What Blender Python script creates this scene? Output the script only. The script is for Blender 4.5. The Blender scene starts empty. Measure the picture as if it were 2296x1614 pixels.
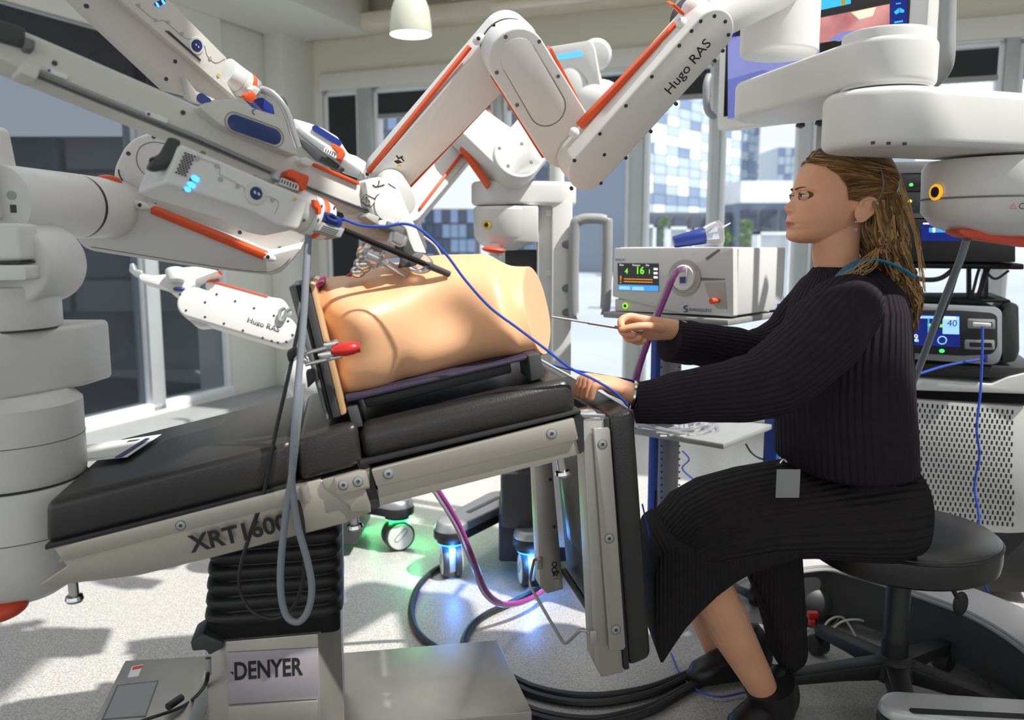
import bpy, bmesh, math, random
from mathutils import Vector as V, Matrix
random.seed(7)
sc = bpy.context.scene
COL = sc.collection
R = math.radians
# ---------------------------------------------------------------- camera, world, sun, exposure
FPX, CX, CY, PIT = 1900.0, 1148.0, 807.0, R(8)
CAM = V((0, 0, 1.2))
_c = bpy.data.cameras.new('camera'); _co = bpy.data.objects.new('camera', _c); COL.objects.link(_co)
_c.sensor_width = 36; _c.lens = 36 * FPX / 2296; _c.clip_start = .02; _c.clip_end = 400
_co.location = CAM; _co.rotation_euler = (R(90) - PIT, 0, 0)
_c.dof.use_dof = True; _c.dof.focus_distance = 1.9; _c.dof.aperture_fstop = 3.4
sc.camera = _co
_w = bpy.data.worlds.new('sky'); sc.world = _w; _w.use_nodes = True
_bg = _w.node_tree.nodes['Background']; _bg.inputs[0].default_value = (.93, .96, 1, 1); _bg.inputs[1].default_value = .9
_s = bpy.data.lights.new('sun', 'SUN'); _so = bpy.data.objects.new('sun', _s); COL.objects.link(_so)
_s.energy = 4.6; _s.angle = R(1.0); _s.color = (1, .975, .93)
SUN = V((-.50, .25, -.83)).normalized()
_so.rotation_euler = SUN.to_track_quat('-Z', 'Y').to_euler(); _so.location = (3, 1, 6)
sc.view_settings.view_transform = 'Standard'; sc.view_settings.look = 'None'
sc.view_settings.gamma = 1; sc.view_settings.use_curve_mapping = False
sc.view_settings.exposure = 0.32
# ---------------------------------------------------------------- pixel -> world helpers (2296 x 1614 frame)
def ray(px, py):
    x = (px - CX) / FPX; y = (CY - py) / FPX
    return V((x, math.cos(PIT) + y * math.sin(PIT), -math.sin(PIT) + y * math.cos(PIT)))
def pt(px, py, Y):
    d = ray(px, py); return CAM + d * (Y / d.y)
def onz(px, py, z):
    d = ray(px, py); return CAM + d * ((z - CAM.z) / d.z)
class Plane:
    def __init__(s, o, n): s.o = V(o); s.n = V(n).normalized()
    def __call__(s, px, py, off=0.0):
        o = s.o + s.n * off; d = ray(px, py)
        return CAM + d * ((o - CAM).dot(s.n) / d.dot(s.n))
    def L(s, pts, off=0.0): return [s(p[0], p[1], off) for p in pts]
    def shift(s, off): return Plane(s.o + s.n * off, s.n)
def crop(x0, y0, k): return lambda *a: [(x0 + a[i] / k, y0 + a[i + 1] / k) for i in range(0, len(a), 2)]
cA = crop(0, 0, 3.2286); cB = crop(0, 250, 2.3057); cC = crop(500, 200, 3.228); cD = crop(600, 0, 3.2286)
cE = crop(1000, 0, 2.69); cG = crop(1600, 0, 2.69); cH = crop(0, 850, 2.1125); cI = crop(600, 550, 3.2286)
cJ = crop(750, 1000, 2.628); cK = crop(1050, 450, 2.6907); cL = crop(1650, 320, 3.228); cN = crop(1400, 950, 2.4308)
cO = crop(1950, 350, 2.69); cQ = crop(1180, 800, 5.38); cR = crop(640, 850, 5.38); cS = crop(1160, 1000, 3.045)
def lerp(a, b, t): return a + (b - a) * t
def fillet(pts, r, n=5):
    out = []; N = len(pts)
    for i in range(N):
        p = V(pts[i]); a = V(pts[i - 1]) - p; b = V(pts[(i + 1) % N]) - p
        la, lb = a.length, b.length
        rr = r[i] if isinstance(r, (list, tuple)) else r
        if rr <= 0 or la < 1e-6 or lb < 1e-6: out.append(p); continue
        d = min(rr, la * .49, lb * .49)
        A = p + a / la * d; B = p + b / lb * d
        for k in range(n + 1):
            t = k / n; out.append(A * (1 - t) ** 2 + p * 2 * t * (1 - t) + B * t * t)
    return out
def catmull(P, n=8, closed=False):
    P = [V(p) for p in P]; N = len(P); out = []
    rng = range(N) if closed else range(N - 1)
    for i in rng:
        if closed: p0, p1, p2, p3 = P[i - 1], P[i], P[(i + 1) % N], P[(i + 2) % N]
        else: p0 = P[i - 1] if i else P[0] * 2 - P[1]; p1 = P[i]; p2 = P[i + 1]; p3 = P[i + 2] if i + 2 < N else P[-1] * 2 - P[-2]
        for k in range(n):
            t = k / n
            out.append(.5 * ((2 * p1) + (p2 - p0) * t + (2 * p0 - 5 * p1 + 4 * p2 - p3) * t * t + (3 * p1 - p0 - 3 * p2 + p3) * t ** 3))
    if not closed: out.append(P[-1].copy())
    return out
def interp(x, tab):
    if x <= tab[0][0]: return tab[0][1]
    for (a, b), (c, d) in zip(tab, tab[1:]):
        if x <= c:
            t = (x - a) / (c - a); t = t * t * (3 - 2 * t) * .5 + t * .5
            return b + (d - b) * t
    return tab[-1][1]
def basis(n, up=(0, 0, 1)):
    n = V(n).normalized(); up = V(up)
    if abs(n.dot(up.normalized())) > .98: up = V((0, 1, 0)) if abs(n.y) < .9 else V((1, 0, 0))
    x = up.cross(n).normalized(); y = n.cross(x).normalized()
    return x, y, n
# ---------------------------------------------------------------- mesh builder
WL = {}
class M:
    def __init__(s): s.v = []; s.f = []; s.uv = []
    def add(s, vs, fs, uvs=None):
        k = len(s.v); s.v += [V(p) for p in vs]
        for i, f in enumerate(fs): s.f.append([j + k for j in f]); s.uv.append(uvs[i] if uvs else None)
        return s
    def box(s, c, size, ax=((1, 0, 0), (0, 1, 0), (0, 0, 1))):
        c = V(c); a = [V(ax[i]) * size[i] * .5 for i in range(3)]
        vs = [c + a[0] * i + a[1] * j + a[2] * k for i in (-1, 1) for j in (-1, 1) for k in (-1, 1)]
        return s.add(vs, [(0, 1, 3, 2), (4, 6, 7, 5), (0, 4, 5, 1), (2, 3, 7, 6), (0, 2, 6, 4), (1, 5, 7, 3)])
    def prism(s, pts, vec):
        n = len(pts); vec = V(vec); pts = [V(p) for p in pts]
        vs = pts + [p + vec for p in pts]
        return s.add(vs, [list(range(n))[::-1], list(range(n, 2 * n))] + [(i, (i + 1) % n, n + (i + 1) % n, n + i) for i in range(n)])
    def hull2(s, A, B):
        n = len(A)
        return s.add(list(A) + list(B), [list(range(n))[::-1], list(range(n, 2 * n))] + [(i, (i + 1) % n, n + (i + 1) % n, n + i) for i in range(n)])
    def loft(s, rings, cap=(True, True), closed=True, uvs=(1, 1)):
        n = len(rings[0]); m = len(rings); vs = [p for r in rings for p in r]; fs = []; us = []
        for j in range(m - 1):
            for i in range(n if closed else n - 1):
                i2 = (i + 1) % n
                fs.append((j * n + i, j * n + i2, (j + 1) * n + i2, (j + 1) * n + i))
                u0, u1 = i / n * uvs[0], (i + 1) / n * uvs[0]; v0, v1 = j / (m - 1) * uvs[1], (j + 1) / (m - 1) * uvs[1]
                us.append(((u0, v0), (u1, v0), (u1, v1), (u0, v1)))
        if cap[0]: fs.append(tuple(range(n))[::-1]); us.append(None)
        if cap[1]: fs.append(tuple(range((m - 1) * n, m * n))); us.append(None)
        return s.add(vs, fs, us)
    def cyl(s, p0, p1, r0, r1=None, seg=24, cap=True):
        p0, p1 = V(p0), V(p1); r1 = r0 if r1 is None else r1
        x, y, n = basis(p1 - p0)
        rs = [[p + (x * math.cos(a) + y * math.sin(a)) * r for a in [2 * math.pi * i / seg for i in range(seg)]] for p, r in ((p0, r0), (p1, r1))]
        return s.loft(rs, (cap, cap))
    def lathe(s, prof, o, axis=(0, 0, 1), seg=32, cap=(True, True), sx=1, sy=1, up=(0, 1, 0)):
        x, y, n = basis(axis, up); o = V(o)
        rs = [[o + n * h + (x * math.cos(a) * sx + y * math.sin(a) * sy) * max(r, 1e-4) for a in [2 * math.pi * i / seg for i in range(seg)]] for r, h in prof]
        return s.loft(rs, cap)
    def tube(s, path, r, seg=8, n=6, closed=False, cap=True, flat=None, uvs=(1, 1), smooth=True):
        P = catmull(path, n, closed) if smooth else [V(p) for p in path]
        N = len(P); rings = []; prev = None
        for i, p in enumerate(P):
            t = (P[(i + 1) % N] - P[i - 1]) if (closed or 0 < i < N - 1) else (P[1] - P[0] if i == 0 else P[-1] - P[-2])
            t = t.normalized()
            if prev is None: x, y, _ = basis(t)
            else:
                x = prev - t * prev.dot(t)
                x = x.normalized() if x.length > 1e-6 else basis(t)[0]
                y = t.cross(x)
            prev = x
            f = i / max(1, N - 1)
            rr = r(f) if callable(r) else (lerp(r[0], r[1], f) if isinstance(r, (tuple, list)) else r)
            rx, ry = (rr * flat[0], rr * flat[1]) if flat else (rr, rr)
            rings.append([p + x * math.cos(2 * math.pi * k / seg) * rx + y * math.sin(2 * math.pi * k / seg) * ry for k in range(seg)])
        if closed: rings.append(rings[0]); cap = False
        return s.loft(rings, (cap, cap), uvs=uvs)
    def ell(s, c, a, b, d, nu=16, nv=10):
        c, a, b, d = V(c), V(a), V(b), V(d); rings = []
        for j in range(nv + 1):
            th = math.pi * (j + .001) / (nv + .002)
            rings.append([c + d * math.cos(th) + (a * math.cos(2 * math.pi * i / nu) + b * math.sin(2 * math.pi * i / nu)) * math.sin(th) for i in range(nu)])
        return s.loft(rings)
    def sph(s, c, r, nu=16, nv=10): return s.ell(c, (r, 0, 0), (0, r, 0), (0, 0, r), nu, nv)
    def build(s, name, m, parent=None, bevel=0, seg=2, ang=38, sub=0, label=None, cat=None, group=None, kind=None, smooth=True, bang=30):
        bm = bmesh.new(); bv = [bm.verts.new(p) for p in s.v]; uvl = bm.loops.layers.uv.new('UVMap')
        for f, u in zip(s.f, s.uv):
            try: bf = bm.faces.new([bv[i] for i in f])
            except ValueError: continue
            if u:
                for lp, q in zip(bf.loops, u): lp[uvl].uv = q
        bmesh.ops.recalc_face_normals(bm, faces=bm.faces)
        if bevel > 0:
            es = [e for e in bm.edges if len(e.link_faces) == 2 and e.calc_face_angle(0) > R(bang)]
            if es: bmesh.ops.bevel(bm, geom=es, offset=bevel, segments=seg, profile=.5, affect='EDGES', clamp_overlap=True)
        xs = [v.co for v in bm.verts]
        lo = V([min(p[i] for p in xs) for i in range(3)]); hi = V([max(p[i] for p in xs) for i in range(3)])
        c = (lo + hi) / 2
        if parent is None: c.z = lo.z
        for v in bm.verts: v.co -= c
        me = bpy.data.meshes.new(name); bm.to_mesh(me); bm.free()
        if smooth:
            me.polygons.foreach_set('use_smooth', [True] * len(me.polygons)); me.set_sharp_from_angle(angle=R(ang))
        me.materials.append(m)
        return link(name, me, c, parent, label, cat, group, kind, sub)
def link(name, me, c, parent=None, label=None, cat=None, group=None, kind=None, sub=0):
    o = bpy.data.objects.new(name, me); COL.objects.link(o); WL[o] = V(c)
    if parent is not None: o.parent = parent; o.location = V(c) - WL[parent]
    else: o.location = c
    if sub:
        md = o.modifiers.new('sub', 'SUBSURF'); md.levels = sub; md.render_levels = sub
    return props(o, label, cat, group, kind)
def props(o, label=None, cat=None, group=None, kind=None):
    if label: o['label'] = label
    if cat: o['category'] = cat
    if group: o['group'] = group
    if kind: o['kind'] = kind
    return o
def thing(name, label, cat, loc, group=None, kind=None):
    o = bpy.data.objects.new(name, None); COL.objects.link(o); o.location = V(loc); WL[o] = V(loc); o.empty_display_size = .1
    return props(o, label, cat, group, kind)
_dg = None
def text(s, name, m, parent, o, xd, yd, size, depth=.0006, align='LEFT', xs=1.0, bold=0.0, sp=1.0, aligny='BOTTOM_BASELINE', label=None):
    cu = bpy.data.curves.new('t', 'FONT'); cu.body = s; cu.size = size; cu.extrude = depth; cu.align_x = align; cu.align_y = aligny; cu.offset = bold; cu.space_character = sp; cu.resolution_u = 3
    ob = bpy.data.objects.new('t', cu); COL.objects.link(ob); bpy.context.view_layer.update()
    me = bpy.data.meshes.new_from_object(ob.evaluated_get(bpy.context.evaluated_depsgraph_get()))
    bpy.data.objects.remove(ob); bpy.data.curves.remove(cu)
    xd = V(xd).normalized(); yd = V(yd); yd = (yd - xd * yd.dot(xd)).normalized(); zd = xd.cross(yd); o = V(o)
    for v in me.vertices: p = v.co; v.co = xd * p.x * xs + yd * p.y + zd * p.z
    me.name = name; me.materials.clear(); me.materials.append(m)
    return link(name, me, o, parent, label)
def dup(o, parent, delta):
    c = o.copy(); COL.objects.link(c); c.parent = parent; WL[c] = WL[o] + delta
    c.location = WL[c] - (WL[parent] if parent else V((0, 0, 0))); return c
# ---------------------------------------------------------------- materials
def lin(c): return tuple((x / 255 / 12.92) if x / 255 <= .04045 else ((x / 255 + .055) / 1.055) ** 2.4 for x in c) + (1,)
def mat(name, rgb, rough=.5, metal=0, spec=.5, var=.06, vscale=6, bump=0, bscale=60, stretch=None, coat=0, trans=0, sss=0, emit=None, estr=1, ior=None, alpha=1):
    m = bpy.data.materials.new(name); m.use_nodes = True; nt = m.node_tree; b = nt.nodes['Principled BSDF']
    c = lin(rgb); b.inputs['Roughness'].default_value = rough; b.inputs['Metallic'].default_value = metal
    b.inputs['Specular IOR Level'].default_value = spec; b.inputs['Coat Weight'].default_value = coat; b.inputs['Coat Roughness'].default_value = .15
    b.inputs['Transmission Weight'].default_value = trans; b.inputs['Alpha'].default_value = alpha
    if ior: b.inputs['IOR'].default_value = ior
    if sss:
        b.inputs['Subsurface Weight'].default_value = sss; b.inputs['Subsurface Radius'].default_value = (.03, .012, .006); b.inputs['Subsurface Scale'].default_value = .5
    tc = nt.nodes.new('ShaderNodeTexCoord'); mp = nt.nodes.new('ShaderNodeMapping'); nt.links.new(tc.outputs['Object'], mp.inputs[0])
    if stretch: mp.inputs['Scale'].default_value = stretch
    nz = nt.nodes.new('ShaderNodeTexNoise'); nz.inputs['Scale'].default_value = vscale; nz.inputs['Detail'].default_value = 4; nt.links.new(mp.outputs[0], nz.inputs[0])
    rp = nt.nodes.new('ShaderNodeValToRGB'); nt.links.new(nz.outputs[0], rp.inputs[0])
    rp.color_ramp.elements[0].position = .3; rp.color_ramp.elements[1].position = .7
    rp.color_ramp.elements[0].color = tuple(max(0, x * (1 - var)) for x in c[:3]) + (1,); rp.color_ramp.elements[1].color = tuple(min(1, x * (1 + var)) for x in c[:3]) + (1,)
    nt.links.new(rp.outputs[0], b.inputs['Base Color'])
    if emit:
        b.inputs['Emission Color'].default_value = lin(emit); b.inputs['Emission Strength'].default_value = estr
    if bump:
        n2 = nt.nodes.new('ShaderNodeTexNoise'); n2.inputs['Scale'].default_value = bscale; n2.inputs['Detail'].default_value = 3; nt.links.new(mp.outputs[0], n2.inputs[0])
        bp = nt.nodes.new('ShaderNodeBump'); bp.inputs['Strength'].default_value = bump; bp.inputs['Distance'].default_value = .01
        nt.links.new(n2.outputs[0], bp.inputs['Height']); nt.links.new(bp.outputs[0], b.inputs['Normal'])
    return m
def glass(name, tint=(1, 1, 1), gloss=.08, rough=.02):
    m = bpy.data.materials.new(name); m.use_nodes = True; nt = m.node_tree; nt.nodes.clear()
    o = nt.nodes.new('ShaderNodeOutputMaterial'); mx = nt.nodes.new('ShaderNodeMixShader'); t = nt.nodes.new('ShaderNodeBsdfTransparent'); g = nt.nodes.new('ShaderNodeBsdfGlossy')
    t.inputs[0].default_value = tuple(tint) + (1,); g.inputs['Roughness'].default_value = rough; mx.inputs[0].default_value = gloss
    nt.links.new(t.outputs[0], mx.inputs[1]); nt.links.new(g.outputs[0], mx.inputs[2]); nt.links.new(mx.outputs[0], o.inputs[0]); return m
def ribbed(name, rgb, nrib, axis='u', depth=.6, rough=.9):
    m = mat(name, rgb, rough, spec=.15, var=.12, vscale=40); nt = m.node_tree; b = nt.nodes['Principled BSDF']
    uv = nt.nodes.new('ShaderNodeUVMap'); sp = nt.nodes.new('ShaderNodeSeparateXYZ'); nt.links.new(uv.outputs[0], sp.inputs[0])
    mu = nt.nodes.new('ShaderNodeMath'); mu.operation = 'MULTIPLY'; mu.inputs[1].default_value = nrib * 2 * math.pi; nt.links.new(sp.outputs[0 if axis == 'u' else 1], mu.inputs[0])
    si = nt.nodes.new('ShaderNodeMath'); si.operation = 'SINE'; nt.links.new(mu.outputs[0], si.inputs[0])
    bp = nt.nodes.new('ShaderNodeBump'); bp.inputs['Strength'].default_value = depth; bp.inputs['Distance'].default_value = .006
    nt.links.new(si.outputs[0], bp.inputs['Height']); nt.links.new(bp.outputs[0], b.inputs['Normal']); return m
MT = {}
MT['white'] = mat('white plastic', (218, 218, 215), .42, var=.02)
MT['ivory'] = mat('ivory plastic', (210, 208, 202), .45, var=.02)
MT['greyplastic'] = mat('grey plastic', (150, 152, 152), .5)
MT['midgrey'] = mat('mid grey plastic', (105, 107, 108), .5)
MT['darkgrey'] = mat('dark grey plastic', (62, 63, 64), .5)
MT['black'] = mat('black plastic', (38, 38, 39), .5)
MT['matteblack'] = mat('matte black', (30, 30, 31), .8, spec=.2)
MT['leather'] = mat('black vinyl', (40, 38, 38), .32, spec=.6, var=.1, bump=.10, bscale=320)
MT['rubber'] = mat('bellows rubber', (28, 28, 29), .45, bump=.1, bscale=30)
MT['orange'] = mat('orange bumper', (222, 84, 32), .45, var=.03)
MT['red'] = mat('red handle', (196, 40, 34), .35)
MT['redpaddle'] = mat('red paddle', (214, 74, 44), .5)
MT['blue'] = mat('blue plastic', (32, 52, 132), .35)
MT['navy'] = mat('navy inset', (38, 56, 112), .3)
MT['steel'] = mat('brushed steel', (184, 181, 174), .42, metal=.75, var=.05, vscale=3, bump=.02, bscale=60, stretch=(6, 6, 1))
MT['steel2'] = mat('brushed steel along', (188, 183, 172), .42, metal=.75, var=.05, vscale=3, bump=.02, bscale=60, stretch=(1, 1, 8))
MT['chrome'] = mat('chrome', (215, 215, 215), .12, metal=1)
MT['alu'] = mat('satin aluminium', (178, 180, 182), .4, metal=.7)
MT['screw'] = mat('screw hole', (58, 58, 60), .5)
MT['screwlight'] = mat('screw plug', (178, 174, 166), .5)
MT['seam'] = mat('panel seam', (120, 118, 112), .7)
MT['skin'] = mat('silicone skin', (236, 184, 140), .42, var=.05, vscale=5, sss=.35, bump=.03, bscale=20)
MT['purple'] = mat('purple liner', (48, 40, 60), .5)
MT['magenta'] = mat('magenta lining', (150, 30, 90), .5)
MT['woodclear'] = mat('varnished edge', (206, 166, 120), .3, coat=.5, var=.15, vscale=8)
MT['paint'] = mat('wall paint', (222, 222, 216), .8, var=.02, vscale=1.5)
MT['beige'] = mat('beige paint', (216, 213, 198), .85, var=.04, vscale=1.2)
MT['concrete'] = mat('painted concrete', (226, 220, 204), .85, var=.1, vscale=3, bump=.2, bscale=12)
MT['frame'] = mat('window aluminium', (186, 190, 192), .4, metal=.3)
MT['framewhite'] = mat('white window frame', (232, 236, 240), .5)
MT['sill'] = mat('grey sill', (150, 152, 152), .6)
MT['blind'] = mat('black blind', (48, 50, 53), .8, bump=.05, bscale=200)
MT['glass'] = glass('window glass', (.975, .985, .99), .04)
MT['shade'] = glass('tinted screen', (.50, .53, .57), .05, .2)
MT['labelwhite'] = mat('label white', (226, 226, 222), .5)
MT['ink'] = mat('black print', (30, 30, 32), .6)
MT['yellow'] = mat('yellow print', (226, 190, 40), .5)
MT['clear'] = mat('clear plastic', (235, 235, 238), .08, trans=.85, ior=1.3)
MT['cableblue'] = mat('blue cable', (44, 78, 178), .4)
MT['cablegrey'] = mat('grey hose', (132, 138, 146), .45)
MT['cableblack'] = mat('black cable', (34, 34, 36), .5)
MT['cablewhite'] = mat('white cable', (210, 208, 204), .5)
MT['lamp'] = mat('lamp diffuser', (255, 255, 255), .5, emit=(255, 252, 245), estr=6)
MT['led_blue'] = mat('blue led', (60, 150, 255), .4, emit=(40, 130, 255), estr=6)
MT['led_ind'] = mat('blue indicator', (60, 150, 255), .4, emit=(70, 160, 255), estr=2)
MT['led_green'] = mat('green led', (60, 255, 120), .4, emit=(40, 255, 110), estr=6)
def screws(parent, plane, pts, r=.0045, off=.0, m='screw', name='screw'):
    x, y, n = basis(plane.n); first = None
    for p in pts:
        c = plane(p[0], p[1], off)
        if first is None: first = M().cyl(c - n * .004, c + n * .0012, r, r * .92, 12).build(name, MT[m], parent); c0 = c
        else: dup(first, parent, c - c0)
def px2m(plane, px, py): return (plane(px + 1, py) - plane(px, py)).length
def plate(pts, plane, thick, off=0.0, r=0.0, n=5):
    P = plane.L(pts, off)
    if r: P = fillet(P, r, n)
    return M().prism(P, -plane.n * thick)
def stadium(c0, c1, r0, r1, n, seg=12):
    c0, c1 = V(c0), V(c1); n = V(n).normalized(); d = (c1 - c0); d -= n * d.dot(n); L = d.length; d.normalize(); e = n.cross(d)
    a = math.acos(max(-1, min(1, (r0 - r1) / L))) ; out = []
    for k in range(seg + 1):
        t = a + (2 * math.pi - 2 * a) * k / seg; out.append(c0 + (d * math.cos(t) + e * math.sin(t)) * r0)
    for k in range(seg + 1):
        t = -a + 2 * a * k / seg; out.append(c1 + (d * math.cos(t) + e * math.sin(t)) * r1)
    return out
# ================================================================ ROOM
C0 = V((-1.6, 6.5, 0)); EB = V((.927, -.375, 0)).normalized(); NB = V((-.375, -.927, 0)).normalized()
FL = V((-.375, -.927, 0)).normalized(); NL = V((.927, -.375, 0)).normalized(); UP = V((0, 0, 1))
BW = Plane(C0, NB); LW = Plane(C0, NL)
def bs(px, py=400): return (BW(px, py) - C0).dot(EB)
def ls(px, py=760): return (LW(px, py) - C0).dot(FL)
def bb(m, s0, s1, z0, z1, d0, d1): return m.box(C0 + EB * (s0 + s1) / 2 + NB * (d0 + d1) / 2 + UP * (z0 + z1) / 2, (abs(s1 - s0), abs(d1 - d0), z1 - z0), (EB, NB, UP))
def lb(m, s0, s1, z0, z1, d0, d1): return m.box(C0 + FL * (s0 + s1) / 2 + NL * (d0 + d1) / 2 + UP * (z0 + z1) / 2, (abs(s1 - s0), abs(d1 - d0), z1 - z0), (FL, NL, UP))
# floor with a speckled vinyl finish
mf = mat('speckled vinyl floor', (206, 203, 197), .38, var=.05, vscale=3)
nt = mf.node_tree; bsd = nt.nodes['Principled BSDF']
tc = nt.nodes.new('ShaderNodeTexCoord'); n1 = nt.nodes.new('ShaderNodeTexNoise'); n1.inputs['Scale'].default_value = 170; n1.inputs['Detail'].default_value = 2
nt.links.new(tc.outputs['Object'], n1.inputs[0]); cr = nt.nodes.new('ShaderNodeValToRGB'); nt.links.new(n1.outputs[0], cr.inputs[0])
cr.color_ramp.elements[0].position = .38; cr.color_ramp.elements[0].color = lin((158, 156, 152)); cr.color_ramp.elements[1].position = .56; cr.color_ramp.elements[1].color = lin((192, 190, 186))
nt.links.new(cr.outputs[0], bsd.inputs['Base Color'])
fl = [C0 + NB * 0, C0 + EB * 9, V((5.7, -3.2, 0)), V((-5.5, -3.2, 0)), C0 + FL * 6.5]
M().prism([p + UP * -.06 for p in fl], (0, 0, .06)).build('floor', mf, kind='structure', label='pale speckled vinyl floor of the training room', smooth=False)
# left wall: sill plinth, pier, lintel beam
wl = thing('wall_left', 'white left window wall with grey sill', 'wall', C0 + FL * 2, kind='structure')
sP = ls(521); sM1, sM0 = ls(336), ls(374)
m = M(); lb(m, -.12, sP, 0, 3.1, -.3, .0); m.build('pier', MT['paint'], wl, bevel=.01)
m = M(); lb(m, -.1, ls(612, 700), 0, 3.1, .0, .16); m.build('column', MT['paint'], wl, bevel=.01)
m = M(); lb(m, sP, 5.2, 0, .17, -.3, .0); m.build('plinth', MT['paint'], wl)
m = M(); lb(m, .25, 5.2, .0, .15, .0, .30); m.build('ledge', MT['sill'], wl, bevel=.012)
m = M(); lb(m, sP, 5.2, 2.36, 3.1, -.3, .02); m.build('lintel', MT['paint'], wl)
m = M(); lb(m, ls(640, 20), 5.2, 2.62, 2.9, .02, .7); m.build('soffit', MT['paint'], wl, bevel=.01)
def wind(name, label, kindwall, s0, s1, z0, z1, pane, bottom=True, fw=.035, blind=None, blab=None, bfull=False):
    f = lb if kindwall == 'L' else bb
    c = (C0 + (FL if kindwall == 'L' else EB) * (s0 + s1) / 2) + UP * z0
    w = thing(name, label, 'window', c, kind='structure')
    for a, b in ((s0, s0 + fw), (s1 - fw, s1)):
        m = M(); f(m, a, b, z0, z1, -.1, -.02); m.build('window_frame', MT['framewhite'], w, bevel=.004)
    m = M(); f(m, s0, s1, z0, z0 + .045, -.1, .0); m.build('bottom_rail', MT['framewhite'], w, bevel=.004)
    m = M(); f(m, s0, s1, z1 - .03, z1, -.1, -.02); m.build('top_rail', MT['framewhite'], w, bevel=.004)
    m = M(); f(m, s0 + fw, s1 - fw, z0 + .045, z1 - .03, -.064, -.058); m.build('pane', pane, w, smooth=False)
    return w
wind('window_1', 'large left window behind the dark screen', 'L', sM0 + .03, 4.9, .17, 2.36, MT['shade'])
wind('window_2', 'narrow left window next to the white pier', 'L', sP, sM1 - .0, .17, 2.36, MT['shade'])
m = M(); lb(m, sM1, sM0 + .03, .17, 2.36, -.12, .0); m.build('trim_1', MT['frame'], kind='structure', label='aluminium mullion between the two left windows', bevel=.006)
for k, (a, b, lab) in enumerate(((sM0 + .04, 4.8, 'dark roller blind rolled up over the large left window'), (sP + .02, sM1, 'dark roller blind rolled up over the narrow left window'))):
    m = M(); lb(m, a, b, 2.08, 2.34, -.02, .0); t = m.build('roller_blind', MT['blind'], label=lab, cat='blind', group='roller blinds')
    m2 = M(); lb(m2, a, b, 2.055, 2.085, -.025, .005); m2.build('bottom_bar', MT['greyplastic'], t, bevel=.004)
# back wall: bulkhead, mullions, windows, blinds
wb = thing('wall_back', 'beige bulkhead above the far windows', 'wall', C0 + EB * 3, kind='structure')
ZB = 2.30
m = M(); bb(m, -.3, 9, ZB, 3.3, -.35, -.0); m.build('bulkhead', MT['beige'], wb)
m = M(); bb(m, .22, 9, ZB - .02, ZB + .10, -.0, .03); m.build('lower_trim', MT['paint'], wb, bevel=.01)
m = M(); bb(m, -.3, 9, 0, .12, -.3, .02); m.build('plinth', MT['paint'], wb)
m = M(); bb(m, -.3, bs(727), 0, ZB, -.3, .0); m.build('pier', MT['paint'], wb)
mull = [(806, 838), (1106, 1126), (1411, 1440), (1595, 1611), (1790, 1816), (2233, 2264), (2420, 2440)]
prev = bs(728)
wn = ['narrow far window with its black blind fully down', 'far window behind the upper robot arm', 'far window behind the sunlit robot joint', 'far window facing the panelled tower', 'far window above the blue tube', 'far window beside the seated woman', 'far window at the right edge']
bn = ['black blind pulled fully down on the narrow far window', 'black blind rolled up left of the raised robot elbow', 'black blind rolled up behind the raised robot elbow', 'black blind rolled up behind the lettered robot link', 'black blind rolled up behind the monitor edge', 'black blind rolled up right of the monitor', 'black blind rolled up at the right edge']
for i, (a, b) in enumerate(mull):
    s0, s1 = prev, bs(a)
    wind('window_%d' % (i + 3), wn[i], 'B', s0, s1, .12, ZB - .02, MT['glass'], fw=.03)
    m = M(); bb(m, s1, bs(b), .0, ZB, -.12, .01); m.build('trim_%d' % (i + 2), MT['frame'], kind='structure', label='grey aluminium mullion right of the ' + wn[i], bevel=.005)
    z0 = .9 if i == 0 else ZB - .20
    m = M(); bb(m, s0 + .03, s1 - .02, z0, ZB - .055, -.045, -.03); t = m.build('roller_blind', MT['blind'], label=bn[i], cat='blind', group='roller blinds')
    m = M(); bb(m, s0 + .03, s1 - .02, z0 - .03, z0, -.05, -.02); m.build('bottom_bar', MT['greyplastic'], t, bevel=.004)
    prev = bs(b)
# ceiling: ribbed painted concrete beside the far wall
ce = thing('ceiling', 'ribbed painted concrete ceiling with coffers', 'ceiling', C0 + EB * 3 + UP * 2.66, kind='structure')
m = M(); bb(m, .18, 9, 2.64, 2.74, .0, .22); m.build('edge_beam', MT['concrete'], ce, bevel=.02)
for d in (1.15,):
    m = M(); bb(m, -.2, 9, 2.70, 3.0, d, d + .2); m.build('beam', MT['concrete'], ce, bevel=.03)
for k in range(7):
    s = .12 + 1.25 * k
    m = M(); bb(m, s, s + .22, 2.74, 3.05, .2, 1.4); m.build('rib', MT['concrete'], ce, bevel=.03)
m = M(); bb(m, -.3, 9, 3.02, 3.1, -.1, 1.4); m.build('slab', MT['concrete'], ce)
# unseen enclosure added to cut ambient light; ceiling panels placed to block sun
for cx, cy, sx, sy in ((.5, -1.18, 12, 3.86), (-2.53, 1.1, 6.0, .70), (-2.4, .87, 6.24, .26), (4.0, .96, 4.9, .42)): M().box((cx, cy, 3.06), (sx, sy, .1)).build('sun_block_panel', MT['paint'], ce)
M().box((4.0, 1.38, 3.06), (3.2, .42, .1)).build('sun_block_panel', MT['paint'], ce)
wf = thing('wall_front', 'unseen wall added behind the viewer with an open band for fill light', 'wall', V((.5, -3.1, 0)), kind='structure')  # out of view; gap between its panels lets in fill light
for z0_, z1_ in ((0, .7), (2.75, 3.1)): M().box((.5, -3.1, (z0_ + z1_) / 2), (12, .12, z1_ - z0_)).build('wall_panel', MT['paint'], wf)
M().box((5.6, .6, 1.5), (.12, 7.4, 3.1)).build('wall_right', MT['paint'], kind='structure', label='unseen plain wall added beyond the right edge')  # out of view, added to lower the ambient light
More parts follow.
